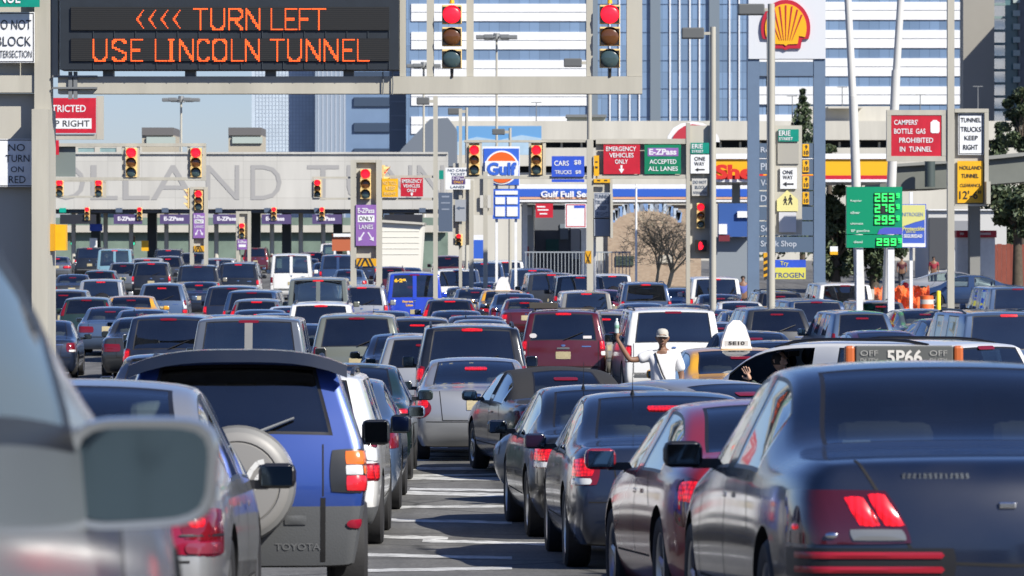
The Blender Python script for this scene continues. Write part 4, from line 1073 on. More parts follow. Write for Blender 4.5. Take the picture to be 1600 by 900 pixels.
def walker(x, y, h):
    s = h / 20
    return [('p', [(x - 1.6 * s, y), (x - .8 * s, y - 1.8 * s), (x + .8 * s, y - 1.8 * s), (x + 1.6 * s, y), (x + .8 * s, y + 1.6 * s), (x - .8 * s, y + 1.6 * s)], M_BLACK),
            ('p', [(x - 2 * s, y + 2.4 * s), (x + 2 * s, y + 2.4 * s), (x + 4 * s, y + 7 * s), (x + 2.8 * s, y + 7.4 * s), (x + 1.8 * s, y + 5 * s), (x + 1.8 * s, y + 9 * s), (x + 4 * s, y + 16 * s), (x + 2.2 * s, y + 16.5 * s), (x, y + 10.5 * s), (x - 2.6 * s, y + 16.5 * s), (x - 4.2 * s, y + 15.8 * s), (x - 1.6 * s, y + 9 * s), (x - 1.6 * s, y + 5 * s), (x - 3.4 * s, y + 8.5 * s), (x - 4.4 * s, y + 7.8 * s)], M_BLACK)]
sign('school_sign', 'pale yellow school crossing sign with two walking figures', 'road sign', (1214, 298, 1247, 330), D8 - .05, mat('pale_yellow', (.72, .66, .28), .5), walker(1227, 308, 15) + walker(1235, 306, 17), shape=[(1214, 330), (1214, 312), (1230, 297), (1247, 312), (1247, 330)])
sign('road_sign', 'blank white sign at the foot of the right-hand pylon panel', 'road sign', (1217, 331.5, 1244, 363), D8 - .05, mat('blank_white', (.58, .58, .60), .5))
D9 = 125.0
frame('sign_pylon', 'beige pole and box frame holding the red camper sign and yellow clearance sign', 'pylon',
      [('post', 1480, -60, 1490.5, gy(D9), .3), ('frame_bar', 1385, 172, 1479.5, 180, .2), ('frame_bar', 1385, 244, 1479.5, 252, .2), ('frame_bar', 1385, 180.2, 1392, 243.8, .2), ('frame_bar', 1471, 180.2, 1479.5, 243.8, .2),
       ('frame_bar', 1491, 170, 1544, 176, .3), ('frame_bar', 1537.5, 176.2, 1544, 284, .3), ('frame_bar', 1537.6, 284.05, 1543.9, 319, 1.3), ('frame_bar', 1491, 319.2, 1544, 322, .3)], D9, W(1485, gy(D9), D9), panels=[('panel', 1490, 176, 1538, 320, M_BEIGE2)])
sign('road_sign', 'red campers bottle gas prohibited sign with a white gas bottle', 'road sign', (1392.5, 180, 1470.5, 244), D9 - .08, M_RED,
     [('t', "CAMPERS'", 1397, 187, 1434, 195, M_WHITE), ('t', 'BOTTLE  GAS', 1397, 201, 1446, 209, M_WHITE), ('t', 'PROHIBITED', 1405, 215, 1458, 223, M_WHITE), ('t', 'IN  TUNNEL', 1406, 229, 1456, 237, M_WHITE),
      ('p', [(1454, 206), (1454, 191), (1457, 189), (1457.5, 187.5), (1464, 187.5), (1464.5, 189), (1468, 191), (1468, 206), (1466, 208), (1456, 208)], M_WHITE)], thick=.1)
sign('road_sign', 'white tunnel trucks keep right sign at the top right pole', 'road sign', (1497, 177, 1537, 242), D9 - .06, M_WHITE, [('t', 'TUNNEL', 1501, 184, 1533, 191, M_BLACK), ('t', 'TRUCKS', 1501, 198, 1533, 206, M_BLACK), ('t', 'KEEP', 1507, 212, 1528, 219, M_BLACK), ('t', 'RIGHT', 1505, 226, 1528, 234, M_BLACK)], border=M_BLACK)
sign('road_sign', 'yellow tunnel clearance sign with its corner in shadow', 'road sign', (1496, 251.5, 1536, 317), D9 - .06, M_YEL, [('t', 'HOLLAND', 1499.5, 259, 1533, 265, M_BLACK), ('t', 'TUNNEL', 1502, 271.5, 1529, 278, M_BLACK), ('t', 'CLEARANCE', 1500, 287, 1532, 292, M_BLACK), ('t', "12'-6\"", 1499, 298, 1533, 311, M_BLACK)])
# ================================================================== toll plaza, stations, buildings, trees
DP = 295.0
M_SIGNW = mat('sign_wall', (0.52, 0.51, 0.475), 0.75, var=0.10, vscale=0.5, streak=True)
jointed(M_SIGNW, 2.4, 1.3, .80, .02, 0.0)
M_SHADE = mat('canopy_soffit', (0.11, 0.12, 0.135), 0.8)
t = thing('toll_plaza', 'long concrete toll plaza with big grey tunnel lettering across its front', 'toll plaza', W(380, gy(DP), DP))
mb = MB(); bar(mb, -30, 241, 700, 327, DP + .75, 1.5); bar(mb, -30, 238, 700, 241, DP + .7, 1.7, 0); mb.build('sign_wall', [M_SIGNW], t)
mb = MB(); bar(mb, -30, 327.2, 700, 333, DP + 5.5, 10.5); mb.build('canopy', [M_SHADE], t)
mb = MB(); yT = DP - .02
a0 = W(0, 312, DP).z; a1 = W(0, 258, DP).z
for ch, xa, xb in (('H', 20, 62), ('O', 75, 133), ('L', 142, 184), ('L', 192, 234), ('A', 236, 306), ('N', 322, 374), ('D', 392, 440), ('T', 480, 530), ('U', 542, 586), ('N', 600, 644), ('N', 652, 694)):
    put_text(mb, ch, W(xa, 0, DP).x, W(xb, 0, DP).x, a0, a1, yT, 0, bold=-.006, deep=.004)
mb.build('lettering', [mat('wall_letter', (0.34, 0.335, 0.33), .7)], t)
for x in (150, 238, 312, 400, 448, 528, 592, 640):
    mb = MB(); bar(mb, x - 7, 333, x + 7, gy(DP), DP + 8, .8); mb.build('booth', [mat('booth_dark', (.07, .085, .10), .5)], t)
for i, x in enumerate((115, 165, 205, 260, 298, 338, 372, 425, 470, 505, 560, 612)):
    mb = MB(); mb.tube(W(x, 333, DP + 3), W(x, gy(DP), DP + 3), .16, .16, 10); mb.build('column', [M_CONC], t)
mb = MB(); bar(mb, -30, 340, 700, gy(DP) , DP + 22, .4); mb.build('back_wall', [mat('green_tile', (.17, .23, .19), .5, var=.25, vscale=.6)], t)
mb = MB(); bar(mb, -30, 352, 700, 363, DP + 21.4, .4); mb.build('back_band', [M_CONC], t)
for i, (x0, x1) in enumerate(((94, 150), (178, 222), (250, 298), (333, 380), (409, 455), (488, 534), (600, 660))):
    m_ = MB(); bar(m_, x0, 335, x1, 350, DP - .35, .3); 
    if i in (0, 6): m_.build('lane_sign', [mat('lane_sign_dark', (.02, .022, .03), .5)], t)
    else:
        ls = m_.build('lane_sign', [mat('lane_purple', (.085, .06, .16), .5)], t)
        k_ = MB(); put_text(k_, 'E-ZPass', W(x0 + 7, 0, DP).x, W(x1 - 10, 0, DP).x, W(0, 345, DP).z, W(0, 338.5, DP).z, DP - .51, 0, bold=.05); k_.build('lettering', [M_EZ], ls)
for i, (x, gr) in enumerate(((98, 1), (186, 0), (258, 0), (342, 0), (418, 0), (496, 0), (660, 0))):
    m_ = MB(); bar(m_, x - 5, 325, x + 5, 332, DP - .2, .25); m_.build('lane_lamp', [M_SLATE if not gr else mat('green_lamp', (0, .35, .25), .4)], t)
for x, lab in ((136, 'lane signal hung from the toll canopy, far left'), (218, 'lane signal hung from the toll canopy, second from left'), (428, 'lane signal on the toll canopy right of the slim pylon'), (503, 'lane signal on the toll canopy next to the big purple pylon')):
    signal(lab, x, 324, 8, 20, DP - .6)
for x, lab in ((113, 'tiny green lit signal at the far left toll lane'), (164, 'tiny green lit signal at the second toll lane'), (208, 'tiny green lit signal at the third toll lane')):
    signal(lab, x, 369, 6, 14, DP + 5, lit=2, greenon=True)
sign('road_sign', 'blue sign over a far left toll booth', 'road sign', (140, 350, 160, 361), DP + 2, M_BLUE)
sign('road_sign', 'white board on the toll booth below the blue sign', 'road sign', (140, 372, 152, 388), DP + 2, M_WHITE)
sign('road_sign', 'bright yellow board at a toll booth behind the parked minivans', 'road sign', (221, 376, 232, 392), DP + 1, M_YEL)
def shed(name, label, cat, x0, y0, x1, d, deep, m, m2=None, extra=()):
    t = thing(name, label, cat, W((x0 + x1) / 2, gy(d), d))
    mb = MB(); bar(mb, x0, y0, x1, gy(d), d + deep / 2, deep); mb.build('wall', [m], t)
    mb = MB(); bar(mb, x0 - 1, y0 - 2, x1 + 1, y0 - .2, d + deep / 2, deep + .4); mb.build('roof', [m2 or m], t)
    for (nm, a, b, c, e, mm) in extra:
        mb = MB(); bar(mb, a, b, c, e, d - .04, .1); mb.build(nm, [mm], t)
    return t
DS = 240.0
t = thing('site_trailer', 'cream site trailer with a sloping roof behind the purple sign pylon', 'trailer', W(630, gy(DS), DS))
o_ = W(0, HY, DS)
mb = MB(); mb.prism([(W(x, y, DS).x, W(x, y, DS).z) for x, y in ((592, gy(DS)), (592, 347), (661, 351), (655, gy(DS)))], DS, DS + 6); mb.build('wall', [mat('cream_siding', (.74, .72, .64), .7)], t)
mb = MB(); mb.prism([(W(x, y, DS).x, W(x, y, DS).z) for x, y in ((590, 347), (590, 343), (664, 348), (662, 352), (661, 351))], DS - .25, DS + 6.2); mb.build('roof', [M_CONC], t)
mb = MB()
for i in range(1, 6): bar(mb, 594, 352 + i * 9, 655, 352.7 + i * 9, DS - .01, .03)
mb.build('siding_joint', [mat('siding_joint', (.64, .62, .55), .7)], t)
t = thing('truck', 'white and orange box truck at the toll lanes left of the purple pylon', 'truck', W(536, gy(260), 260))
mb = MB(); bar(mb, 522, 366, 550, 392, 263, 6); mb.build('box', [mat('truck_orange', (.45, .12, .05), .5)], t)
mb = MB(); bar(mb, 521, 365, 551, 370, 259.9, .1); mb.build('roof_edge', [M_WHITE], t)
mb = MB()
for x in (526, 546): mb.tube(W(x - 2, gy(260) - 9, 261.5), W(x + 2, gy(260) - 9, 261.5), .45, .45, 14)
mb.build('wheel', [M_RUB], t)

# ---- parking structure across the whole back, with its lamps
DK = 470.0
t = thing('parking_deck', 'long beige parking deck in front of the striped offices', 'parking deck', W(1100, gy(DK), DK))
mb = MB(); bar(mb, 668, 193, 2100, 222, DK + 10, 20); bar(mb, 668, 234, 2100, 262, DK + 10, 20); bar(mb, 668, 272, 2100, gy(DK), DK + 10.4, 19); mb.build('parapet', [M_CONC], t)
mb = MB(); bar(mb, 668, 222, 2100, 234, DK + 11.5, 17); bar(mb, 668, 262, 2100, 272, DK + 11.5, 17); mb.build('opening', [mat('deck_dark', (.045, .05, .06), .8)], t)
mb = MB(); mb.box(W(1320, 181, DK + 6) , (10.8, 6, 2.0)); bar(mb, 1290, 168, 1343, 171, DK + 5, 8, 0); mb.build('stair_house', [M_CONC], t)
mb = MB(); bar(mb, 886, 184, 945, 193, DK + 3, 4); mb.build('stair_house', [mat('greenish_cabin', (.36, .38, .32), .7)], t)
mb = MB(); bar(mb, 884, 180, 947, 184, DK + 3, 5); mb.build('roof', [M_GREY], t)
mb = MB()
for i in range(46): bar(mb, 690 + i * 31, 222, 693 + i * 31, 234, DK + 2, 1)
mb.build('deck_column', [M_CONC], t)
t = thing('billboard', 'blue advertising billboard showing a pale sky, beside the petrol sign', 'billboard', W(795, 240, 400))
mb = MB(); bar(mb, 713, 197, 846, 242, 400.3, .6); mb.build('board', [mat('billboard_blue', (.12, .30, .55), .5)], t)
mb = MB(); mb.prism([(W(x, y, 400).x, W(x, y, 400).z) for x, y in ((713, 242), (713, 222), (745, 214), (780, 219), (815, 211), (846, 216), (846, 242))], 399.94, 400.0); mb.build('cloud_print', [mat('billboard_pale', (.36, .50, .62), .5, var=.12, vscale=.5)], t)
t = thing('station_roof', 'low pale flat roof left of the blue billboard, partly dark grey', 'roof', W(690, 260, 380))
mb = MB(); mb.prism([(W(x, y, 380).x, W(x, y, 380).z) for x, y in ((610, 260), (628, 232), (672, 186), (700, 184), (712, 200), (712, 260))], 380, 392); mb.build('wall', [mat('slate_wall', (.14, .165, .20), .7)], t)
for k_, (x, y) in enumerate(((838, 160), (1238, 150), (1316, 136), (1438, 148), (1528, 135))):
    tt = thing('deck_lamp', 'thin twin-arm lamp post on top of the parking deck', 'street lamp', W(x, 193, DK + 8), 'lamp posts on the parking deck')
    mb = MB(); mb.tube(W(x, 193, DK + 8), W(x, y, DK + 8), .07, .05, 6); bar(mb, x - 8, y - .6, x + 8, y + .6, DK + 8, .12); mb.build('post', [M_GREY], tt)

# ---- offices with white bands
DB = 640.0
M_BGLASS = mat('blue_glazing', (.20, .30, .46), .12, 0.0, spec=.6, var=.10, vscale=.05)
jointed(M_BGLASS, 1.55, 4.06, .6, .05, 0.0, .74)
M_BAND = mat('white_band', (.80, .81, .82), .55, var=.03, vscale=.2)
jointed(M_BAND, 3.1, 50, .90, .03, 0.0)
def office(label, x0, x1, d, deep, ytop, bands=True, side=None):
    t = thing('office_building', label, 'office building', W((x0 + x1) / 2, gy(d), d))
    mb = MB(); bar(mb, x0, ytop, x1, gy(d), d + deep / 2, deep); mb.build('glazing', [M_BGLASS], t)
    return t
t = office('office block with white bands and blue windows behind the big red signals', 642, 918, DB, 60, -160)
pitch = 44.0
for i in range(-4, 8):
    y = 6 + pitch * i
    mb = MB(); bar(mb, 642.5, y, 917.5, y + 12.8, DB - .05, .3); bar(mb, 642.5, y + 13.8, 917.5, y + 27, DB - .05, .3)
    a = W(640, y + 27, DB); b = W(640, y, DB)
    mb.build('white_band', [M_BAND], t)
t = office('blue glass middle of the office block with thin white uprights', 918.5, 1182, DB + .2, 50, -160)
for x in (953, 968, 984, 999, 1047, 1062, 1078, 1093, 1140, 1155, 1170):
    mb = MB(); bar(mb, x - 1, -160, x + 1, gy(DB), DB + .1, .3); mb.build('mullion', [M_BAND], t)
M_PIL = mat('grey_pilaster', (.17, .21, .25), .5)
for x in (926, 1024, 1116):
    mb = MB(); bar(mb, x - 8, -160, x + 8, gy(DB), DB, .7); mb.build('pilaster', [M_PIL], t)
mb = MB()
for i in range(-4, 8): bar(mb, 918.5, 6 + 44 * i, 1182, 6.7 + 44 * i, DB + .16, .12)
mb.build('floor_line', [mat('floor_line', (.09, .14, .24), .4)], t)
t = office('office block with white bands at right, behind the two leaning white poles', 1182.5, 1502, DB, 60, -160)
for i in range(-4, 8):
    y = 3 + pitch * i
    mb = MB(); bar(mb, 1182.5, y, 1501, y + 12.8, DB - .05, .3); bar(mb, 1182.5, y + 13.8, 1501, y + 28, DB - .05, .3)
    mb.build('white_band', [M_BAND], t)
# ---- towers at left
DT = 900.0
def grid_tower(label, x0, x1, ytop, d, deep, m, gm, px, py, vert=True, horiz=True):
    t = thing('tower', label, 'tower', W((x0 + x1) / 2, gy(d), d))
    mb = MB(); bar(mb, x0, ytop, x1, gy(d), d + deep / 2, deep); mb.build('wall', [m], t)
    mb = MB()
    if vert:
        x = x0
        while x <= x1: bar(mb, x - px * .12, ytop, x + px * .12, gy(d), d - .02, .10); x += px
    if horiz:
        y = ytop
        while y < 330: bar(mb, x0, y, x1, y + py * .16, d - .01, .06); y += py
    mb.build('frame_grid', [gm], t)
    return t
grid_tower('pale glass tower with a fine grid under the message board', 400, 497, -40, DT, 30, mat('pale_glass', (.50, .58, .66), .3, var=.16, vscale=.16), mat('pale_grid', (.40, .47, .55), .5), 5.2, 6.0)
grid_tower('grey tower of close dark uprights beside the pale glass tower', 497.5, 546, -40, DT - 6, 30, mat('stripe_glass', (.27, .33, .41), .3), mat('stripe_pale', (.42, .47, .54), .5), 6.8, 40, horiz=False)
t = thing('tower', 'dark blue office tower with darker bands behind the beam', 'tower', W(580, gy(820), 820))
mb = MB(); bar(mb, 545, -60, 612, gy(820), 835, 30); mb.build('wall', [mat('navy_glass', (.17, .25, .38), .25, var=.12, vscale=.08)], t)
for i in range(-4, 7):
    mb = MB(); bar(mb, 553, 152 + 40 * i, 610.5, 166 + 40 * i, 819.8, .5); mb.build('dark_band', [mat('navy_band', (.05, .075, .12), .3)], t)
t = thing('tower', 'greyish glass corner block at the left edge of the striped offices', 'tower', W(626, gy(700), 700))
mb = MB(); bar(mb, 611, -60, 641, gy(700), 712, 20); mb.build('wall', [mat('pale_block', (.24, .27, .30), .5, var=.1, vscale=.1)], t)  # grey stands for the shade on the left side of the offices
mb = MB()
for i in range(12): bar(mb, 611, -40 + 22 * i, 641, -38.6 + 22 * i, 699.8, .5)
mb.build('floor_line', [mat('pale_line', (.33, .36, .39), .6)], t)
for lab, x0, x1 in (('tan rooftop house with a grey cap, left one behind the sign wall', 227, 276), ('tan rooftop house with a grey cap, right one behind the sign wall', 361, 412)):
    d = 330.0; t = thing('vent_house', lab, 'roof house', W((x0 + x1) / 2, gy(d), d))
    mb = MB(); bar(mb, x0, 213, x1, gy(d), d + 3, 6); mb.build('wall', [mat('tan_wall', (.42, .38, .30), .8)], t)
    mb = MB(); bar(mb, x0, 201, x1, 213, d + 3, 6.4); mb.build('roof', [mat('grey_roof', (.13, .125, .125), .8)], t)
    mb = MB(); bar(mb, x0 + 2, 214, x1 - 2, 224, d - .1, .2); mb.build('window', [mat('pale_window', (.40, .46, .42), .4)], t)
grid_tower('low teal and tan rooftop block behind the sign wall at far left', 118, 226, 228, 340, 8, mat('teal_block', (.24, .36, .36), .5, var=.3, vscale=.5), M_CONC, 34, 20)
# ---- tower at right edge
DR = 560.0
t = thing('tower', 'beige apartment tower at the right edge with a strip of green windows', 'tower', W(1560, gy(DR), DR))
mb = MB(); bar(mb, 1502.5, -200, 1551, gy(DR), DR + 2, 4); mb.build('wall', [mat('tower_beige', (.30, .285, .25), .8, var=.06, vscale=.1)], t)
mb = MB(); bar(mb, 1571, -200, 1760, gy(DR), DR + 15.5, 30); mb.build('side_wall', [mat('tower_grey', (.20, .205, .215), .8, var=.06, vscale=.1)], t)  # shade on the tower's side put into a darker grey
mb = MB(); bar(mb, 1551, -200, 1571, gy(DR), DR + 16, 29); mb.build('window_strip', [mat('strip_glass', (.10, .19, .21), .2)], t)
mb = MB()
for i in range(18): bar(mb, 1551, -160 + 20.6 * i, 1571, -156 + 20.6 * i, DR + 1.2, .5)
mb.build('spandrel', [mat('spandrel_green', (.19, .27, .27), .5)], t)
for i in range(16):
    for x in (1583, 1608):
        mb = MB(); bar(mb, x, -170 + 20.7 * i, x + 11, -161 + 20.7 * i, DR + .45, .3); mb.build('window', [mat('pale_pane', (.38, .45, .43), .4)], t)
a_ = W(1640, -54, DR); b_ = W(1800, gy(DR), DR)
mb = MB(); mb.box(((a_.x + b_.x) / 2, DR - 10, (a_.z + b_.z) / 2), (b_.x - a_.x, 19.9, a_.z - b_.z)); mb.build('wing', [MATS['tower_grey']], t)  # block added out of view to cast the diagonal shadow on the wall
# ---- petrol station with the shell sign
DSH = 150.0
M_SLATEB = mat('slate_blue_steel', (.13, .185, .27), .4, var=.05)
t = thing('petrol_sign', 'tall slate blue petrol sign with a yellow and red shell on white', 'petrol sign', W(1228, gy(DSH), DSH))
for x0, x1 in ((1168, 1186), (1271, 1289)):
    mb = MB(); bar(mb, x0, 93, x1, gy(DSH), DSH, .45); mb.build('post', [M_SLATEB], t)
mb = MB(); bar(mb, 1186.2, 97, 1270.8, 119, DSH, .4); mb.build('cross_bar', [M_SLATEB], t)
mb = MB(); bar(mb, 1169, -70, 1289, 92.5, DSH, .6); mb.build('sign_box', [mat('sign_box_white', (.62, .64, .67), .4)], t)
cx, cy0, rx, ry = 1226.5, 45.0, 38.5, 44.5
def scallop(kx, ky, base, n=40):
    pts = []
    for i in range(n + 1):
        a = math.pi * (1.12 - 1.24 * i / n)
        pts.append((cx + rx * kx * math.cos(a), cy0 - ry * ky * math.sin(a)))
    return pts
red = scallop(1, 1, 0) + [(1252, 62), (1249.5, 76.5), (1232, 76.5), (1226.5, 79), (1221, 76.5), (1203.5, 76.5), (1201, 62)]
yel = scallop(.84, .85, 0) + [(1247, 57), (1245, 69.5), (1230, 70), (1226.5, 72.5), (1223, 70), (1208, 69.5), (1206, 57)]
def flat(mb, poly, d0, d1, mi, dd=DSH): mb.prism([(W(x, y, dd).x, W(x, y, dd).z) for x, y in poly], d0, d1, mi)
mb = MB(); flat(mb, red, DSH - .40, DSH - .31, 0); flat(mb, yel, DSH - .44, DSH - .401, 1)
for i in range(-3, 4):
    a = i * .30; x0, y0 = cx + i * 3.2, 64.0; x1, y1 = cx + rx * .80 * math.sin(a * 1.05), cy0 - ry * .80 * math.cos(a * 1.05)
    n = Vector((-(y1 - y0), x1 - x0)).normalized()
    flat(mb, [(x0 - n.x * .3, y0 - n.y * .3), (x0 + n.x * .3, y0 + n.y * .3), (x1 + n.x * 1.3, y1 + n.y * 1.3), (x1 - n.x * 1.3, y1 - n.y * 1.3)], DSH - .455, DSH - .4401, 0)
mb.build('shell_emblem', [mat('emblem_red', (.45, .015, .035), .4), mat('emblem_yellow', (.80, .40, .01), .4)], t)
M_SLET = mat('slate_white_letter', (.42, .46, .52), .5)
rows = [(224, 247, 'Regular'), (249, 272, 'Plus'), (275, 297, 'V-Power'), (299, 321, 'Diesel'), (323, 344, ''), (346, 368, 'Service'), (370, 394, 'Snack Shop')]
for (ya, yb, s_) in rows:
    mb = MB(); bar(mb, 1186.3, ya, 1270.6, yb, DSH - .05, .3); p_ = mb.build('list_panel', [mat('list_slate', (.085, .125, .185), .45)], t)
    if s_:
        k_ = MB(); wd = 7.2 * len(s_) if len(s_) < 9 else 56
        big = s_[0] == 'S'
        x0 = 1183 if big else 1186
        put_text(k_, s_, W(1188, 0, DSH).x, W(1188 + (wd * .8 if not big else (56 if len(s_) > 8 else 44)), 0, DSH).x, W(0, yb - 6, DSH).z, W(0, ya + 6, DSH).z, DSH - .21, 0, bold=.02)
        k_.build('lettering', [M_SLET], p_)
for ya in (225, 250, 275.5, 300):
    mb = MB(); bar(mb, 1254, ya, 1264, ya + 19, DSH - .23, .05); p_ = mb.build('price_flap', [M_YEL], t)
    k_ = MB(); put_text(k_, '9', W(1257, 0, DSH).x, W(1261, 0, DSH).x, W(0, ya + 8.5, DSH).z, W(0, ya + 2, DSH).z, DSH - .262, 0, bold=.03); put_text(k_, '10', W(1255.5, 0, DSH).x, W(1262.5, 0, DSH).x, W(0, ya + 17, DSH).z, W(0, ya + 10.5, DSH).z, DSH - .262, 0, bold=.03)
    k_.build('lettering', [M_BLACK], p_)
sign('banner', 'blue and yellow nitrogen banner at the foot of the shell sign', 'banner', (1195, 406, 1259, 436), DSH - 3, M_BLUE,
     [('b', 1195, 418, 1259, 436, mat('banner_yellow', (.62, .58, .10), .5)), ('t', 'Try', 1219, 408, 1232, 416.5, MATS['banner_yellow']), ('t', 'NITROGEN', 1197, 426, 1256, 434, mat('banner_navy', (.03, .06, .25), .5))])
DSC = 185.0
t = thing('station_canopy', 'yellow and white petrol station canopy with red lettering behind the shell sign', 'station canopy', W(1250, gy(DSC), DSC))
mb = MB(); bar(mb, 1100, 245, 1375, 283, DSC + 5, 10); mb.build('canopy', [mat('canopy_yellow', (.80, .42, .01), .45)], t)
mb = MB(); bar(mb, 1099, 244, 1376, 252, DSC + 5, 10.2); bar(mb, 1099, 283, 1376, 287, DSC + 5, 10.2); mb.build('white_fascia', [M_WHITE], t)
mb = MB(); bar(mb, 1099.5, 277, 1375.5, 282.8, DSC + 5, 10.12); mb.build('red_stripe', [M_RED], t)
mb = MB(); put_text(mb, 'Shell', W(1117, 0, DSC).x, W(1192, 0, DSC).x, W(0, 280, DSC).z, W(0, 257, DSC).z, DSC - .1, 0, bold=.05, deep=.12); mb.build('lettering', [mat('letter_red', (.62, .03, .02), .4)], t)
for x in (1150, 1340):
    mb = MB(); bar(mb, x - 6, 287, x + 6, gy(DSC), DSC + 4, .5); mb.build('column', [mat('column_grey', (.25, .28, .31), .6)], t)
t = thing('petrol_pump', 'striped blue, white and orange petrol pump board under the canopy', 'petrol pump', W(1155, gy(DSC - 4), DSC - 4))
mb = MB(); bar(mb, 1122, 318, 1172, 370, DSC - 3, 1.2); mb.build('board', [mat('pump_blue', (.03, .09, .30), .5)], t)
for q_ in ((1123, 350, 1136, 366), (1152, 330, 1172, 340)):
    mb = MB(); bar(mb, *q_, DSC - 3.7, .1, 0); mb.build('white_patch', [M_WHITE], t)
mb = MB(); bar(mb, 1123, 367, 1140, 377, DSC - 3.6, .2); mb.build('maroon_patch', [mat('pump_maroon', (.16, .02, .03), .5)], t)
mb = MB(); bar(mb, 1118, 370.2, 1175, gy(DSC - 4), DSC - 2.6, .8); mb.build('pump_body', [mat('pump_grey', (.22, .25, .28), .6)], t)
# ---- gulf station
DG = 205.0
t = thing('station_canopy', 'white and blue petrol station canopy with a thin orange line, left of the pylon', 'station canopy', W(930, gy(DG), DG))
mb = MB(); bar(mb, 806, 290, 1175, 317, DG + 4.5, 9); mb.build('canopy', [M_WHITE], t)
mb = MB(); bar(mb, 805.5, 297, 1175.5, 309, DG + 4.5, 9.12); mb.build('blue_band', [mat('gulf_blue', (.03, .11, .50), .45)], t)
mb = MB(); bar(mb, 805.7, 309.2, 1175.3, 312.6, DG + 4.5, 9.08); mb.build('orange_line', [mat('gulf_peach', (.72, .40, .25), .5)], t)
mb = MB(); put_text(mb, 'Gulf Full Service', W(845, 0, DG).x, W(946, 0, DG).x, W(0, 308.3, DG).z, W(0, 298.5, DG).z, DG - .07, 0, bold=.035, deep=.04); mb.build('lettering', [M_WHITE], t)
for x in (820, 912, 1143):
    mb = MB(); bar(mb, x - 4, 317.2, x + 4, gy(DG), DG + 4, .4); mb.build('column', [M_WHITE], t)
sign('road_sign', 'white and red framed price board under the white and blue canopy', 'price board', (883, 318, 916, 356), DG - 1, M_WHITE, [('b', 897, 321, 914, 325, M_BLUE)], border=M_RED, bw=1.4)
sign('road_sign', 'red octagon-topped notice under the white and blue canopy', 'road sign', (837, 318, 864, 340), DG - 1.5, M_RED, [('b', 839, 322, 852, 324, M_WHITE), ('b', 840, 327, 857, 329, M_WHITE), ('b', 843, 333, 855, 335, M_WHITE)])
DGS = 170.0
t = thing('petrol_sign', 'square petrol sign with an orange disc and blue lettering on a pole', 'petrol sign', W(783, gy(DGS), DGS))
mb = MB(); bar(mb, 754, 229, 812, 290, DGS, .5); mb.build('sign_box', [M_WHITE], t)
mb = MB(); bar(mb, 756, 232, 811, 289, DGS - .27, .04); mb.build('blue_face', [mat('gulf_blue2', (.035, .12, .55), .45)], t)
def disc(cx, cy, r, r2=None, a0=0, a1=360, n=40): return [(cx + r * math.cos(R(a0 + (a1 - a0) * i / n)), cy + (r2 or r) * math.sin(R(a0 + (a1 - a0) * i / n))) for i in range(n + 1)][: n if a1 - a0 >= 360 else n + 1]
mb = MB(); flat(mb, disc(784, 262, 26.5), DGS - .33, DGS - .292, 0, DGS); flat(mb, disc(784, 262, 24), DGS - .36, DGS - .331, 1, DGS)
flat(mb, [(758, 252), (810, 252), (810, 275), (758, 275)], DGS - .39, DGS - .361, 0, DGS)
mb.build('disc_emblem', [M_WHITE, mat('gulf_orange', (.72, .12, .015), .45)], t)
mb = MB(); put_text(mb, 'Gulf', W(761, 0, DGS).x, W(807, 0, DGS).x, W(0, 274, DGS).z, W(0, 254, DGS).z, DGS - .395, 0, bold=.045, deep=.02); mb.build('lettering', [MATS['gulf_blue2']], t)
mb = MB(); bar(mb, 770, 295, 812, 342, DGS, .3); mb.build('price_box', [MATS['gulf_blue2']], t)
mb = MB()
for (a, b, c, e) in ((774, 308, 789, 319), (792, 308, 809, 319), (774, 323, 789, 338), (792, 323, 809, 338), (774, 298, 809, 304)): bar(mb, a, b, c, e, DGS - .17, .04)
mb.build('price_panel', [M_WHITE], t)
for x in (776, 806):
    mb = MB(); bar(mb, x - 2, 290.2, x + 2, gy(DGS), DGS + .1, .25); mb.build('pole', [M_WHITE], t)
mb = MB(); bar(mb, 735, 375, 760, 404, DGS - 6, 1.0, 0); mb.box(W(748, 373, DGS - 6), (.5, .8, .3), 1)
solo('mail_box', mb, [MATS['gulf_blue2'], M_WHITE], 'blue box with a white top beside the price sign poles', 'box', W(748, 404, DGS - 6))
t = thing('fast_food_sign', 'curved red drive-thru sign with white rim above the gantry', 'sign', W(1078, 222, 260))
out = [(1042, 222), (1044, 212), (1052, 200), (1064, 193), (1082, 190), (1098, 192), (1112, 200), (1122, 212), (1125, 222)]
mb = MB(); flat(mb, out, 260, 260.5, 0, 260); mb.build('rim', [M_WHITE], t)
inn = [(1050, 219), (1053, 211), (1060, 203), (1069, 197), (1082, 194), (1095, 196), (1106, 203), (1114, 212), (1117, 219)]
mb = MB(); flat(mb, inn, 259.9, 259.99, 0, 260); mb.build('face', [mat('drive_red', (.45, .03, .05), .5)], t)
mb = MB(); put_text(mb, 'DRIVE', W(1072, 0, 260).x, W(1102, 0, 260).x, W(0, 206, 260).z, W(0, 199, 260).z, 259.88, 0, bold=.03); put_text(mb, 'THRU', W(1074, 0, 260).x, W(1100, 0, 260).x, W(0, 216, 260).z, W(0, 208.5, 260).z, 259.88, 0, bold=.03); mb.build('lettering', [M_WHITE], t)
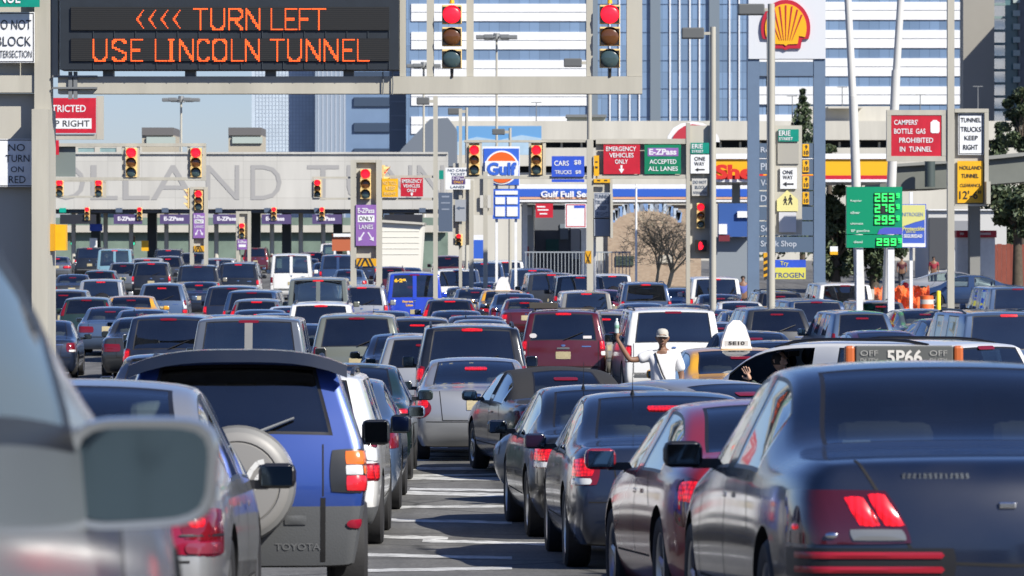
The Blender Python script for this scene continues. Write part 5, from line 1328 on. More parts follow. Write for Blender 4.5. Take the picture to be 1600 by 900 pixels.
# brick building and the booths under the canopy
M_BRICK = mat('tan_brick', (.42, .31, .215), .85, var=.16, vscale=1.4)
bn = M_BRICK.node_tree; bt = _node(bn, 'ShaderNodeTexBrick'); bt.inputs['Scale'].default_value = 3.0
bt.inputs['Color1'].default_value = (.44, .33, .23, 1); bt.inputs['Color2'].default_value = (.34, .24, .165, 1); bt.inputs['Mortar'].default_value = (.40, .35, .28, 1)
tcb = _node(bn, 'ShaderNodeTexCoord'); mpb = _node(bn, 'ShaderNodeMapping'); mpb.inputs['Rotation'].default_value = (R(90), 0, 0)
bn.links.new(tcb.outputs['Object'], mpb.inputs[0]); bn.links.new(mpb.outputs[0], bt.inputs[0]); bn.links.new(bt.outputs[0], bn.nodes['Principled BSDF'].inputs['Base Color'])
shed('brick_building', 'tan brick building behind the bare tree', 'building', 946, 322, 1088, 232, 12, M_BRICK, M_CONC, [('panel', 962, 400, 990, 415, mat('dark_hedge_panel', (.05, .07, .05), .8)), ('window', 1030, 398, 1052, 411, mat('pale_pane2', (.52, .48, .40), .5))])
t = thing('flag_string', 'arched string of pale blue pennants above the bare tree', 'pennants', W(1010, 345, 228))
mb = MB(); rs = random.Random(3)
for i in range(19):
    a = R(200 + 140 * i / 18) ; x = 1010 + 55 * math.cos(a); y = 348 + 32 * math.sin(a) * .85 
    c = W(x, y, 228); s_ = .24; tl = rs.uniform(-.5, .5)
    mb.prism([(c.x - s_ * .6 + tl * .2, c.z + s_), (c.x + s_ * .6 + tl * .2, c.z + s_), (c.x + s_ * .4, c.z - s_ * 1.3), (c.x - s_ * .4, c.z - s_ * 1.3)], 228, 228.03, i % 3)
mb.build('pennant', [mat('flag_blue', (.20, .32, .55), .6), mat('flag_pale', (.45, .52, .60), .6), mat('flag_grey', (.22, .25, .30), .6)], t)
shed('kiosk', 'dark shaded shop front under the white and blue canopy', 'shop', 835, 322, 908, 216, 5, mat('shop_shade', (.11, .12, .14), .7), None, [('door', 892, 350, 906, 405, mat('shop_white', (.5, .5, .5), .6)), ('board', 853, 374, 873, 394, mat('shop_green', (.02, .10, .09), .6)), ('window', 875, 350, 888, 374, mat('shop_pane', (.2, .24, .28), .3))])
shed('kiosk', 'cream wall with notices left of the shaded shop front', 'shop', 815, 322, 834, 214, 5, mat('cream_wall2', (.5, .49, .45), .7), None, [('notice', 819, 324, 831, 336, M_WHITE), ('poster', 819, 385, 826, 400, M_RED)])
t = thing('railing', 'low grey railing in front of the white and blue canopy', 'railing', W(880, gy(198), 198))
mb = MB(); bar(mb, 820, 393, 985, 395, 198, .08)
for i in range(30): bar(mb, 821 + 5.6 * i, 393, 822.2 + 5.6 * i, gy(198), 198, .06)
mb.build('rail', [mat('rail_grey', (.30, .33, .36), .5)], t)
t = thing('yellow_post', 'black and yellow striped guard post below the trucks sign', 'post', W(918, gy(139), 139))
stripes(t, 914, 392, 924, 412, 139)
shed('white_pier', 'pale concrete pier beside the trucks keep right post', 'pier', 921, 371, 931, 141, .6, M_WHITE)
# ---- BP style price board, leaning white poles, banner
DBP = 118.0
M_BPG = mat('price_green', (0.0, .26, .125), .4)
t = thing('price_board', 'green petrol price board with glowing green digits', 'price board', W(1365, 387, DBP))
mb = MB(); bar(mb, 1322, 292, 1409, 366, DBP, .3); bar(mb, 1322, 367, 1409, 387, DBP, .3); mb.build('board', [M_BPG], t)
M_DIG = mat('green_led', (0, .5, .1), .4, emit=(.05, 1.0, .12), estr=1.3)
SEG = {'0': 'abcdef', '1': 'bc', '2': 'abged', '3': 'abgcd', '4': 'fgbc', '5': 'afgcd', '6': 'afgedc', '7': 'abc', '8': 'abcdefg', '9': 'abcdfg'}
def seg(mb, ch, x0, y0, w_, h_, d, th):
    S_ = {'a': (x0, y0, x0 + w_, y0 + th), 'd': (x0, y0 + h_ - th, x0 + w_, y0 + h_), 'g': (x0, y0 + h_ / 2 - th / 2, x0 + w_, y0 + h_ / 2 + th / 2),
          'f': (x0, y0 + th, x0 + th, y0 + h_ / 2 - th / 2), 'b': (x0 + w_ - th, y0 + th, x0 + w_, y0 + h_ / 2 - th / 2), 'e': (x0, y0 + h_ / 2 + th / 2, x0 + th, y0 + h_ - th), 'c': (x0 + w_ - th, y0 + h_ / 2 + th / 2, x0 + w_, y0 + h_ - th)}
    for c in SEG[ch]: bar(mb, *S_[c], d, .02)
mb = MB(); dk = MB()
for txt, y in (('263', 302), ('276', 319), ('295', 337), ('299', 372.5)):
    x0 = 1367 if txt != '299' else 1370
    for i, ch in enumerate(txt):
        bar(dk, x0 - 1 + 11 * i, y - 1, x0 + 9.4 + 11 * i, y + 14.5 - (2 if txt == '299' else 0), DBP - .16, .03)
        seg(mb, ch, x0 + 11 * i, y, 8, 13.2 - (2 if txt == '299' else 0), DBP - .19, 1.9)
    seg(mb, '9', x0 + 34, y, 4.4, 7, DBP - .19, 1.2)
dk.build('digit_window', [M_BLACK], t); mb.build('digits', [M_DIG], t)
mb = MB()
for (s_, x0, y0, x1, y1) in (('Regular', 1328, 312, 1346, 316), ('silver', 1328, 330, 1343, 334.5), ('ultimate', 1328, 347.5, 1348, 351), ('BP gasoline', 1329, 358.5, 1358, 363.5), ('diesel', 1333, 376, 1347, 380)):
    put_text(mb, s_, W(x0, 0, DBP).x, W(x1, 0, DBP).x, W(0, y1, DBP).z, W(0, y0, DBP).z, DBP - .16, 0, bold=.03)
mb.build('lettering', [mat('pale_green_letter', (.45, .62, .52), .5)], t)
mb = MB(); flat(mb, [(1370, 366), (1373, 359), (1381, 355.5), (1409, 355.5), (1409, 366)], DBP - .17, DBP - .151, 0, DBP); mb.build('blue_flash', [mat('flash_blue', (.08, .10, .50), .4)], t)
for x in (1343, 1392):
    mb = MB(); bar(mb, x - 5, 387.2, x + 5, gy(DBP), DBP, .2); mb.build('leg', [M_WHITE], t)
M_POLEW = mat('white_pole', (.58, .575, .55), .5, var=.1, vscale=.7, streak=True)
for lab, top, mid, bot, wd in (('leaning white pole rising behind the green price board, left one', (1322, -60), (1333, 150), (1346, 430), 14), ('leaning white pole with a joint behind the red camper sign, right one', (1411, -60), (1400, 110), (1383, 440), 14)):
    d = 133.0; t = thing('pole', lab, 'pole', W(bot[0], gy(d), d)); mb = MB(); k_ = d / F / 2
    a = W(*top, d); b = W(mid[0], mid[1], d); c = W(bot[0], gy(d), d)
    mb.tube(c, b, wd * k_ * 1.15, wd * k_, 16); mb.build('lower_pole', [M_POLEW], t)
    mb = MB(); mb.tube(b - Vector((0, 0, .25)), a, wd * k_ * .86, wd * k_ * .78, 16); mb.build('upper_pole', [M_POLEW], t)
t = sign('banner', 'yellow and blue nitrogen banner beside the green price board', 'banner', (1408, 319, 1447, 387), 121.0, mat('banner_blue', (.05, .11, .50), .5),
     [('p', [(1409.5, 320.5), (1445.5, 320.5), (1445.5, 343), (1430, 347), (1409.5, 354)], mat('banner_lemon', (.62, .60, .22), .5)), ('b', 1409, 380, 1446, 386, M_WHITE), ('t', 'NITROGEN', 1410, 332, 1442, 338, mat('banner_grey', (.14, .22, .42), .5)), ('t', 'Protección', 1410, 354, 1444, 360.5, MATS['banner_lemon'], .03), ('t', 'para su', 1416, 361, 1430, 365, MATS['banner_lemon']), ('t', 'SEGURIDAD', 1412, 366, 1441, 371.5, M_WHITE, .03)], border=M_WHITE, bw=1)
mb = MB(); bar(mb, 1421, 300, 1426, gy(121), 121.4, .12); mb.build('pole', [M_WHITE], t)
sign('road_sign', 'small white and yellow notice between the shell sign and price board', 'road sign', (1297, 385, 1309, 398), 150.0, M_WHITE, [('b', 1297, 393, 1309, 398, M_YEL)])
# ---- elevated road at right
t = thing('overpass', 'grey green elevated road rising to the right behind the clearance sign', 'overpass', W(1530, gy(200), 200))
DO = 210.0
mb = MB(); mb.prism([(W(x, y, DO).x, W(x, y, DO).z) for x, y in ((1375, 258), (1480, 250), (1760, 222), (1760, 275), (1600, 284), (1560, 287), (1480, 294), (1375, 297))], DO, DO + 9); mb.build('girder', [mat('overpass_grey', (.155, .165, .145), .8, var=.15, vscale=.4)], t)
mb = MB(); mb.prism([(W(x, y, DO).x, W(x, y, DO).z) for x, y in ((1375, 258), (1480, 250), (1760, 222), (1760, 228), (1480, 255.5), (1375, 262))], DO - .3, DO - .02); mb.build('parapet', [mat('overpass_rail', (.25, .255, .235), .7)], t)
for x in (1522, 1700):
    mb = MB(); bar(mb, x - 8, 285, x + 8, gy(DO), DO + 4, 1.0); mb.build('column', [mat('overpass_column', (.24, .24, .225), .8)], t)
mb = MB(); a = W(1453, 292, DO - 1); b = W(1453, 250, DO - 1); mb.tube(a, b, .26, .26, 14); 
solo('round_tank', mb, [mat('dark_tank', (.06, .08, .075), .5)], 'dark upright cylinder standing against the elevated road girder', 'tank', a)
shed('white_building', 'white low building with a dark recess under the elevated road', 'building', 1440, 330, 1560, 240, 8, mat('white_wall', (.52, .52, .51), .7), M_WHITE, [('recess', 1452, 340, 1480, 420, mat('recess_dark', (.06, .065, .075), .8)), ('shade_panel', 1481, 345, 1515, 388, mat('recess_grey', (.25, .26, .28), .8))])  # recess and shade panel are flat slabs, shade put into their colour
for lab, x0, x1 in (('white petrol pump with a red top at right', 1524, 1553), ('small red topped petrol pump partly behind the pole', 1494, 1511)):
    d = 215.0; t = thing('petrol_pump', lab, 'petrol pump', W((x0 + x1) / 2, gy(d), d))
    mb = MB(); bar(mb, x0, 361.5, x1, gy(d), d + .5, 1.0); mb.build('pump_body', [M_WHITE], t)
    mb = MB(); bar(mb, x0 - 2, 360.2, x1 + 2, 371, d + .45, 1.3); p_ = mb.build('top', [M_RED], t)
    mb = MB(); bar(mb, x0 + 6, 363.5, x1 - 5, 367, d - .24, .06); mb.build('pale_band', [mat('pump_pale', (.62, .42, .42), .5)], p_)
t = thing('fence', 'reddish brown board fence at the right edge', 'fence', W(1575, gy(225), 225))
for i in range(12):
    mb = MB(); bar(mb, 1551 + 7.2 * i, 382 - (i % 2), 1557.8 + 7.2 * i, gy(225), 225, .1); mb.build('board', [mat('red_board', (.23, .055, .035), .7, var=.2)], t)
# ---- orange mesh, barrel, posts
DM = 168.0
t = thing('mesh_fence', 'crumpled bright orange plastic mesh fence', 'mesh fence', W(1425, gy(DM), DM))
M_MESH = mat('orange_mesh', (.90, .15, .03), .6, var=.3, vscale=6)
mb = MB(); rs = random.Random(8); n = 62; rows_ = 26; g_ = []
x_left = 1368
for j in range(rows_ + 1):
    for i in range(n + 1):
        x = lerp(1366, 1452, i / n); y = lerp(448 + 2.2 * math.sin(i * .37) + 1.2 * math.sin(i * 1.1), gy(DM) + 0, j / rows_)
        p = W(x, y, DM); p.y += .09 * math.sin(i * .55 + j * .2) + .1 * math.sin(i * .21 - j * .33) + rs.uniform(-.02, .02); p.z += rs.uniform(-.008, .008); g_.append(p)
rw = n + 1
for j in range(rows_):
    for i in range(n):
        a, b, c, e = g_[j * rw + i], g_[j * rw + i + 1], g_[(j + 1) * rw + i + 1], g_[(j + 1) * rw + i]
        ctr = (a + b + c + e) / 4
        for (p, q) in ((a, b), (b, c)):
            mb.add([p, q, q.lerp(ctr, .74), p.lerp(ctr, .74)], [(0, 1, 2, 3)])
        mb.add([e, c, c.lerp(ctr, .74), e.lerp(ctr, .74)], [(0, 1, 2, 3)]); mb.add([e, a, a.lerp(ctr, .74), e.lerp(ctr, .74)], [(0, 1, 2, 3)])
mb.build('mesh', [M_MESH], t)
for x in (1368, 1396, 1424, 1450):
    mb = MB(); mb.tube(W(x, gy(DM), DM + .3), W(x, 446, DM + .3), .03, .03, 6); mb.build('stake', [M_GREY], t)
d = 165.0; s_ = d / F
t = thing('traffic_barrel', 'orange and white banded traffic barrel by the mesh fence', 'traffic barrel', W(1448, gy(d), d))
M_ORG = mat('barrel_orange', (.75, .13, .02), .5); M_BW = mat('barrel_white', (.55, .52, .47), .5)
mb = MB(); hB = .95; p0 = W(1448, gy(d), d); M0 = Matrix.Translation(p0)
mb.lathe([(.33, 0), (.33, .05), (.29, .06), (.29, .22), (.285, .24), (.285, .40), (.28, .42), (.28, .58), (.275, .60), (.275, .76), (.27, .78), (.26, .93), (0, .95)], 24, 0, M0, mis=[2, 2, 0, 0, 1, 1, 0, 0, 1, 1, 0, 0]); mb.build('barrel', [M_ORG, M_BW, M_RUB], t)
for x, lab in ((1466.5, 'yellow bollard left of the camper sign pole'), (1521, 'yellow bollard by the dark sedan, left of two'), (1531, 'yellow bollard by the dark sedan, right of two')):
    d = 160.0; mb = MB(); p0 = W(x, gy(d), d); hB = (gy(d) - 454) * d / F
    mb.lathe([(.085, 0), (.085, hB - .04), (.06, hB - .01), (0, hB)], 14, 0, Matrix.Translation(p0))
    solo('bollard', mb, [mat('bollard_yellow', (.80, .62, .02), .5)], lab, 'bollard', p0, 'yellow bollards by the road')
t = thing('barrier', 'white concrete barrier behind the orange mesh', 'barrier', W(1375, gy(171), 171))
mb = MB(); bar(mb, 1350, 452, 1392, gy(171), 171, .5); mb.build('block', [M_CONC], t)

# ---- trees
M_BARK = mat('bark', (.09, .07, .05), .9, var=.3, vscale=6)
def leafmat(name, c):
    m = mat(name, c, .6, var=.35, vscale=.8); return m
M_LF1 = leafmat('leaf_dark', (.042, .066, .032)); M_LF2 = leafmat('leaf_mid', (.07, .10, .045)); M_LF3 = leafmat('leaf_olive', (.10, .115, .05))
def leaf_cloud(mb, rs, c, rad, n, size, squash=1.0):
    for _ in range(n):
        v = Vector((rs.gauss(0, 1), rs.gauss(0, 1), rs.gauss(0, 1)))
        v = v.normalized() * (rs.random() ** .45); p = Vector(c) + Vector((v.x * rad, v.y * rad, v.z * rad * squash))
        a = Vector((rs.uniform(-1, 1), rs.uniform(-1, 1), rs.uniform(-.6, 1))).normalized(); b = a.orthogonal().normalized(); e = a.cross(b)
        th = rs.uniform(0, 6.28); u = b * math.cos(th) + e * math.sin(th); w_ = a.cross(u); s_ = size * rs.uniform(.6, 1.3)
        mb.add([p - u * s_, p - w_ * s_ * .5, p + u * s_, p + w_ * s_ * .5], [(0, 1, 2, 3)], rs.choice((0, 0, 1, 1, 2)))
def conifer(label, x, ytop, d, wpx, seed, group='evergreens by the parking deck'):
    rs = random.Random(seed); base = W(x, gy(d), d); top = W(x, ytop, d); H_ = top.z - base.z; Rm = wpx / 2 * d / F
    t = thing('evergreen_tree', label, 'tree', base, group)
    mb = MB(); mb.tube(base, top - Vector((0, 0, H_ * .05)), .22, .03, 8); mb.build('trunk', [M_BARK], t)
    mb = MB(); lev = 26
    for i in range(lev):
        f = i / (lev - 1); z = base.z + H_ * (.16 + .84 * f); r = Rm * (1 - f) ** .8 + .08
        k_ = max(4, int(11 * (1 - f) + 4))
        for q in range(k_):
            a = rs.uniform(0, 6.28); rr = r * rs.uniform(.65, 1.15)
            tip = Vector((base.x + rr * math.cos(a), base.y + rr * math.sin(a), z - rr * .28)); o_ = Vector((base.x, base.y, z))
            for s_ in range(7):
                u = (s_ + .6) / 7; leaf_cloud(mb, rs, o_.lerp(tip, u), .16 + .10 * rr, 4, .13 + .04 * d / 200)
    mb.build('crown', [M_LF1, M_LF2, M_LF1], t)
def broadleaf(label, x, ytop, ybot, d, wpx, seed, group=None, n=26, dens=1.0, mats_=None):
    rs = random.Random(seed); base = W(x, gy(d), d); c = W(x, (ytop + ybot) / 2, d); Rx = wpx / 2 * d / F; Rz = (ybot - ytop) / 2 * d / F
    t = thing('tree', label, 'tree', base, group)
    mb = MB(); fork = Vector((base.x, base.y, c.z - Rz * .6)); mb.tube(base, fork, .28, .18, 10)
    ends = []
    for i in range(n):
        v = Vector((rs.gauss(0, 1), rs.gauss(0, 1), rs.gauss(0, 1))).normalized() * rs.uniform(.45, .95)
        e = c + Vector((v.x * Rx, v.y * Rx, v.z * Rz)); ends.append(e)
        m_ = fork.lerp(e, .5) + Vector((rs.uniform(-.2, .2), rs.uniform(-.2, .2), .2)); mb.tube(fork, m_, .08, .05, 6); mb.tube(m_, e, .05, .02, 6)
    mb.build('trunk', [M_BARK], t)
    mb = MB()
    for e in ends: leaf_cloud(mb, rs, e, Rx * rs.uniform(.25, .42), int(170 * dens), .15, .8)
    mb.build('crown', mats_ or [M_LF1, M_LF2, M_LF3], t)
conifer('pointed evergreen tree right behind the right-hand sign pylon', 1254, 143, 300, 150, 1)
conifer('small pointed evergreen at the right edge below the tall tree', 1560, 196, 260, 100, 2)
broadleaf('tall dark tree at the right edge beside the apartment tower', 1598, 132, 262, 255, 66, 3)
broadleaf('dark leafy tree below the elevated road at the right edge', 1590, 288, 372, 190, 92, 4)
broadleaf('dark tree between the shell sign and the green price board', 1306, 286, 436, 190, 84, 5, n=40)
broadleaf('dark tree behind the legs of the green price board', 1366, 296, 440, 195, 90, 6, n=36)
broadleaf('small evergreen bush top behind the shell sign leg', 1296, 215, 260, 290, 30, 7, n=12)
rs = random.Random(21)
d = 215.0; base = W(1032, gy(d), d)
t = thing('bare_tree', 'bare many-branched tree in front of the brick building', 'tree', base)
mb = MB()
def branch(p, v, ln, r, dep):
    q = p + v * ln; mb.tube(p, q, r, r * .68, 6 if dep < 3 else 4, 0, False)
    if dep >= 6: return
    for _ in range(3 if dep < 3 else 2):
        nv = (v + Vector((rs.uniform(-.95, .95), rs.uniform(-.6, .6), rs.uniform(-.35, .40)))).normalized()
        branch(q, nv, ln * rs.uniform(.66, .88), r * .62, dep + 1)
for k_ in range(3): branch(base + Vector((rs.uniform(-.4, .4), 0, 0)), Vector((rs.uniform(-.45, .4), rs.uniform(-.2, .2), 1)).normalized(), 1.12, .10, 0)
mb.build('branches', [mat('twig', (.46, .41, .31), .9)], t)
mb = MB()
for _ in range(800):
    a = rs.uniform(0, math.pi); r_ = rs.random() ** .5
    p = W(1024 + 54 * r_ * math.cos(a) , 415 - 88 * r_ * math.sin(a), d) + Vector((0, rs.uniform(-1.5, 1.5), 0)); v = Vector((rs.uniform(-1, 1), rs.uniform(-1, 1), rs.uniform(-.3, 1))).normalized()
    mb.tube(p, p + v * rs.uniform(.2, .5), .013, .007, 3, 0, False)
mb.build('twigs', [MATS['twig']], t)
# lamp post in front of the bare tree
t = thing('pole', 'thin white pole standing in front of the bare tree', 'pole', W(994, gy(190), 190))
mb = MB(); mb.tube(W(994, gy(190), 190), W(994, 288, 190), .055, .045, 8); bar(mb, 986, 290, 999, 293, 190, .1); mb.build('pole', [M_WHITE], t)


# ---- unseen brick blocks added behind the viewer to darken reflections in the car rears
for k_, (x0, x1, h_, dd) in enumerate(((-120, -38, 15, -75), (-36, 22, 12, -82), (24, 110, 17, -72))):
    t = thing('warehouse', ['long dark brick warehouse behind the viewer, on the left', 'lower dark brick warehouse behind the viewer, in the middle', 'tall dark brick warehouse behind the viewer, on the right'][k_], 'building', (x0 / 2 + x1 / 2, dd, zg(-40)))
    z0 = zg(-40); mb = MB(); mb.box(((x0 + x1) / 2, dd, z0 + h_ / 2), (x1 - x0, 12, h_)); mb.build('wall', [mat('dark_brick', (.16, .105, .08), .85, var=.2)], t)
    for i in range(int((x1 - x0) / 6)):
        mb = MB(); mb.box((x0 + 3 + 6 * i, dd + 6.02, z0 + h_ * .6), (2.6, .1, 3.2)); mb.build('window', [mat('warehouse_pane', (.08, .10, .12), .15)], t)
# ================================================================== the queue of cars
GQ = 'cars and vans queueing for the tunnel'
P_NAVY = paint('navy', (.012, .021, .048)); P_BLACK = paint('black', (.008, .010, .015)); P_CHAR = paint('charcoal', (.034, .037, .041))
P_SILV = paint('silver', (.40, .41, .42), .55, .35); P_GREY = paint('grey', (.15, .165, .185), .5); P_WHITE = paint('white', (.74, .74, .72), 0.0)
P_BLUE = paint('blue', (.028, .062, .15)); P_STEEL = paint('steel_blue', (.085, .135, .23), .4); P_ROYAL = paint('royal', (.015, .055, .52), .1); P_MAR = paint('maroon', (.095, .008, .016))
P_RED = paint('red', (.30, .012, .025)); P_YEL = paint('taxi_yellow', (.72, .36, .02), 0.0); P_OLIVE = paint('olive_grey', (.20, .215, .18), .4); P_TAN = paint('champagne', (.34, .32, .27), .45)
P_SKY = paint('pale_blue', (.20, .36, .44), .1); P_GRN = paint('dark_green', (.012, .035, .030)); P_PURP = paint('plum', (.07, .015, .045)); P_RAV = paint('rav_blue', (.028, .070, .30), .25)
FAB = mat('soft_top', (.022, .022, .023), .85, bump=.2, bscale=120)
proto('sedA', 'sedan', 4.75, 1.80, 1.45, antenna=True)
proto('sedB', 'sedan', 4.9, 1.83, 1.43, zd=.98, rg0=.75, rg1=1.62, tail='wide')
proto('sedR', 'sedan', 4.75, 1.77, 1.42, zd=1.0, zb=.92, rg0=.70, rg1=1.75, tail='round')
proto('sedC', 'sedan', 4.4, 1.70, 1.42, zd=1.0, rg0=.72, rg1=1.45, yB=2.1, ws1=2.7, ws0=3.42, chm='glass')
proto('sedF', 'sedan', 5.3, 1.96, 1.47, zd=1.03, zb=.97, rg0=1.10, rg1=1.72, yB=2.55, ws1=3.15, ws0=3.85, tum=.27, tail='wide')
proto('coupe', 'sedan', 4.4, 1.72, 1.35, zd=.97, zb=.90, zh=.90, rg0=.62, rg1=1.40, yB=2.1, ws1=2.6, ws0=3.42, tail='round', antenna=False)
proto('conv', 'sedan', 4.7, 1.78, 1.40, zd=.97, rg0=.98, rg1=1.75, pill=.27, tail='wide', ws1=2.9, ws0=3.6)
proto('suvM', 'suv', 4.8, 1.86, 1.78, tail='suv', chm='roof', rails=True, wiper=True, wr=.36, tint='dark')
proto('suvL', 'suv', 5.1, 2.0, 1.90, tail='suv', chm='roof', rails=True, wr=.38, tint='dark', zb=1.15, zh=1.15, rake=.18, tum=.15, crease=.45)
proto('suvB', 'suv', 5.2, 2.0, 1.92, tail='van', barn=True, chm='roof', rails=True, wr=.38, tint='mid', zb=1.18, zh=1.16, rake=.16, tum=.15, crease=.45)
proto('suvC', 'suv', 4.4, 1.74, 1.62, tail='wagon', chm='glass', rails=True, wiper=True, wr=.33, zb=1.0, zh=1.0, rake=.45, ws1=2.75, ws0=3.45, yB=2.45, yC=1.55, tum=.2, L_=0)
proto('mini', 'suv', 4.9, 1.95, 1.75, tail='van', chm='roof', wiper=True, wr=.34, zb=1.06, zh=1.0, rake=.35, ws1=3.2, ws0=4.15, yB=2.9, yC=1.8, tum=.19, tint='dark')
proto('vanE', 'suv', 5.4, 2.04, 2.20, tail='van', barn=True, chm='roof', rake=.10, zb=1.22, zh=1.2, tum=.13, ws1=3.7, ws0=4.3, yB=3.3, yC=2.0, tint='mid', crease=.5, wr=.37, headrest=False)
proto('vanA', 'suv', 4.8, 1.97, 1.92, tail='van', barn=True, chm='roof', rake=.16, zb=1.16, zh=1.12, tum=.15, ws1=3.35, ws0=4.0, yB=3.0, yC=1.85, tint='dark', crease=.45, wr=.36)
proto('miniT', 'suv', 4.9, 1.95, 1.78, tail='van', chm='roof', rails=True, wiper=True, wr=.34, zb=1.04, zh=1.0, rake=.35, ws1=3.2, ws0=4.15, yB=2.15, yC=1.15, tum=.19, tint='dark')
proto('vanB', 'suv', 4.9, 2.02, 2.14, tail='van', barn=True, chm='roof', rake=.16, zb=1.24, zh=1.15, tum=.15, ws1=3.4, ws0=4.05, yB=3.0, yC=1.85, tint='dark', crease=.45, wr=.36)
proto('suvN', 'suv', 4.7, 1.84, 1.70, tail='wagon', chm='glass', rails=True, wiper=True, wr=.35, zb=1.04, zh=1.02, rake=.48, tum=.22, yD=.8, yC=1.7, yB=2.6, ws1=2.95, ws0=3.7, crease=.2, tint='dark')
proto('suvP', 'suv', 4.5, 1.78, 1.76, tail='van', chm='roof', rails=False, wr=.36, zb=1.12, zh=1.12, rake=.14, tum=.13, yC=1.6, yB=2.5, ws1=2.85, ws0=3.45, crease=.55, spare=True, tint='mid')
proto('sedD', 'sedan', 4.85, 1.84, 1.46, zd=1.06, zb=.97, zh=.98, rg0=.62, rg1=1.55, yB=2.3, tail='sedan', tz=(.74, 1.0), tum=.27)
proto('sedE', 'sedan', 4.65, 1.76, 1.44, zd=1.01, zb=.94, rg0=.90, rg1=1.62, yB=2.25, tail='wide', tum=.22, chm='glass')
proto('hatch', 'suv', 4.3, 1.76, 1.52, tail='pillar', chm='roof', wr=.32, zb=.98, zh=.96, rake=.42, ws1=2.65, ws0=3.40, yB=2.35, yC=1.5, tum=.2, wiper=True)
def solve(y, H, dr=.8):
    lo, hi = 14.0, 330.0
    f = lambda d: HY + F / (d + dr) * (hh(d + dr) - H)
    for _ in range(60):
        m_ = (lo + hi) / 2
        if f(m_) > y: lo = m_
        else: hi = m_
    return lo
FOOT = []; QUEUE = []; ROOT = {}
def foot(q):
    P = PROTO[q['key']]; a = R(q['yaw']); dv = Vector((-math.sin(a), math.cos(a)))
    c = Vector(((q['cx'] - 800) / F * q['d'], q['d'])) + dv * P['L'] / 2
    return (q['label'], c, a, P['L'] + .3, P['W'] + .1)
def over(a, b):
    if abs(a[1].y - b[1].y) > 6.5 or abs(a[1].x - b[1].x) > 6.5: return False
    def pts(f):
        l, c, an, L, Wd = f; dv = Vector((-math.sin(an), math.cos(an))); rt = Vector((math.cos(an), math.sin(an)))
        return [c + dv * s1 * L / 2 + rt * s2 * Wd / 2 for s1, s2 in ((1, 1), (1, -1), (-1, -1), (-1, 1))]
    A, B = pts(a), pts(b)
    for P_ in (A, B):
        for i in range(2):
            ax = (P_[i + 1] - P_[i]).normalized()
            pa = [p.dot(ax) for p in A]; pb = [p.dot(ax) for p in B]
            if max(pa) <= min(pb) + .02 or max(pb) <= min(pa) + .02: return False
    return True
def car(key, cx, y, col, name, label, cat='car', d=None, yaw=None, yawadd=0.0, **k):
    P = PROTO[key]
    if d is None: d = solve(y, P['H'], 1.5 if 'sed' in key or key == 'conv' else .6)
    if yaw is None: yaw = 1.2 + yawadd
    QUEUE.append(dict(key=key, cx=cx, col=col, name=name, label=label, cat=cat, d=d, yaw=yaw, k=k))
def flush():
    """let no two cars touch: move the overlapping ones a little along their lane, then build them"""
    for it in range(200):
        hit = False
        fs = [foot(q) for q in QUEUE]
        for i in range(len(QUEUE)):
            for j in range(i + 1, len(QUEUE)):
                if over(fs[i], fs[j]):
                    a, b = (QUEUE[i], QUEUE[j]) if QUEUE[i]['d'] < QUEUE[j]['d'] else (QUEUE[j], QUEUE[i])
                    hit = True
                    if b['d'] > 70: b['d'] += .25
                    if a['d'] > 70: a['d'] -= .15
                    fs[i] = foot(QUEUE[i]); fs[j] = foot(QUEUE[j])
        if not hit: break
    for q in QUEUE:
        l, c, a, L, Wd = foot(q); d = q['d']; k = q['k']
        if 'tint' not in k and PROTO[q['key']]['tint'] == 'mid' and len(q['label']) % 3: k['tint'] = 'clear'
        k.setdefault('drop', ('headlight',) if d < 120 else ('headlight', 'door_handle', 'mirror_glass'))
        rv = random.Random(l)
        if d > 60 and 'taxi' not in l:
            if q['key'] == 'suvM': q['key'] = rv.choice(('suvM', 'suvN', 'suvN', 'suvP'))
            elif q['key'] == 'sedA': q['key'] = rv.choice(('sedA', 'sedD', 'sedE', 'sedE'))
        if 'suv' in q['key'] and d > 60:
            if 'lower' not in k and rv.random() < .35: k['lower'] = M_CLAD
            if rv.random() < .4: k['drop'] = tuple(k['drop']) + ('roof_rail',)
        if d > 60 and rv.random() < .35: k['chm_lit'] = False
        ROOT[l] = spawn(q['key'], (c.x, c.y, zg(c.y)), a, q['name'], l, q['cat'], GQ, q['col'], **k); FOOT.append((l, c, a, L - .3, Wd - .1))
        if d > 60: ROOT[l].scale = (rv.uniform(.97, 1.04), 1, rv.uniform(.97, 1.03))
# ---------------- left lanes, far to near (photo x of the rear centre, photo row of the roof)
car('suvL', 140, 387, P_BLACK, 'suv', 'black SUV at the far left toll lanes beside the pale blue van', yawadd=2)
car('vanE', 179, 388, P_SKY, 'van', 'pale blue passenger van at the far left toll lanes', 'van', tint='dark', yawadd=2)
car('sedB', 88, 401, P_GREY, 'sedan', 'dark grey sedan just right of the left gantry post, farthest row', yawadd=3)
car('sedA', 183, 408, P_STEEL, 'sedan', 'steel blue sedan right below the pale blue van', yawadd=2, lit=False)
car('suvC', 192, 401, P_GREY, 'wagon', 'grey wagon between the pale blue van and the steel blue sedan', 'wagon', d=212, yawadd=2)
car('mini', 229, 405, P_SILV, 'minivan', 'pale silver minivan with a red roof-edge lamp, left rows', 'minivan', yawadd=2)
car('suvL', 263, 385, P_BLACK, 'suv', 'black SUV in the farthest row left of the slim pylon', d=252, yawadd=1)
car('suvM', 262, 391, P_CHAR, 'suv', 'charcoal SUV right behind the farthest black SUV, left rows', d=232, yawadd=1)
car('sedC', 262, 398, P_BLUE, 'sedan', 'small blue sedan between two charcoal SUVs in the left rows', yawadd=1, lit=False)
car('mini', 236, 411, P_BLACK, 'minivan', 'black minivan with only its left lamp showing, left rows', 'minivan', yawadd=2)
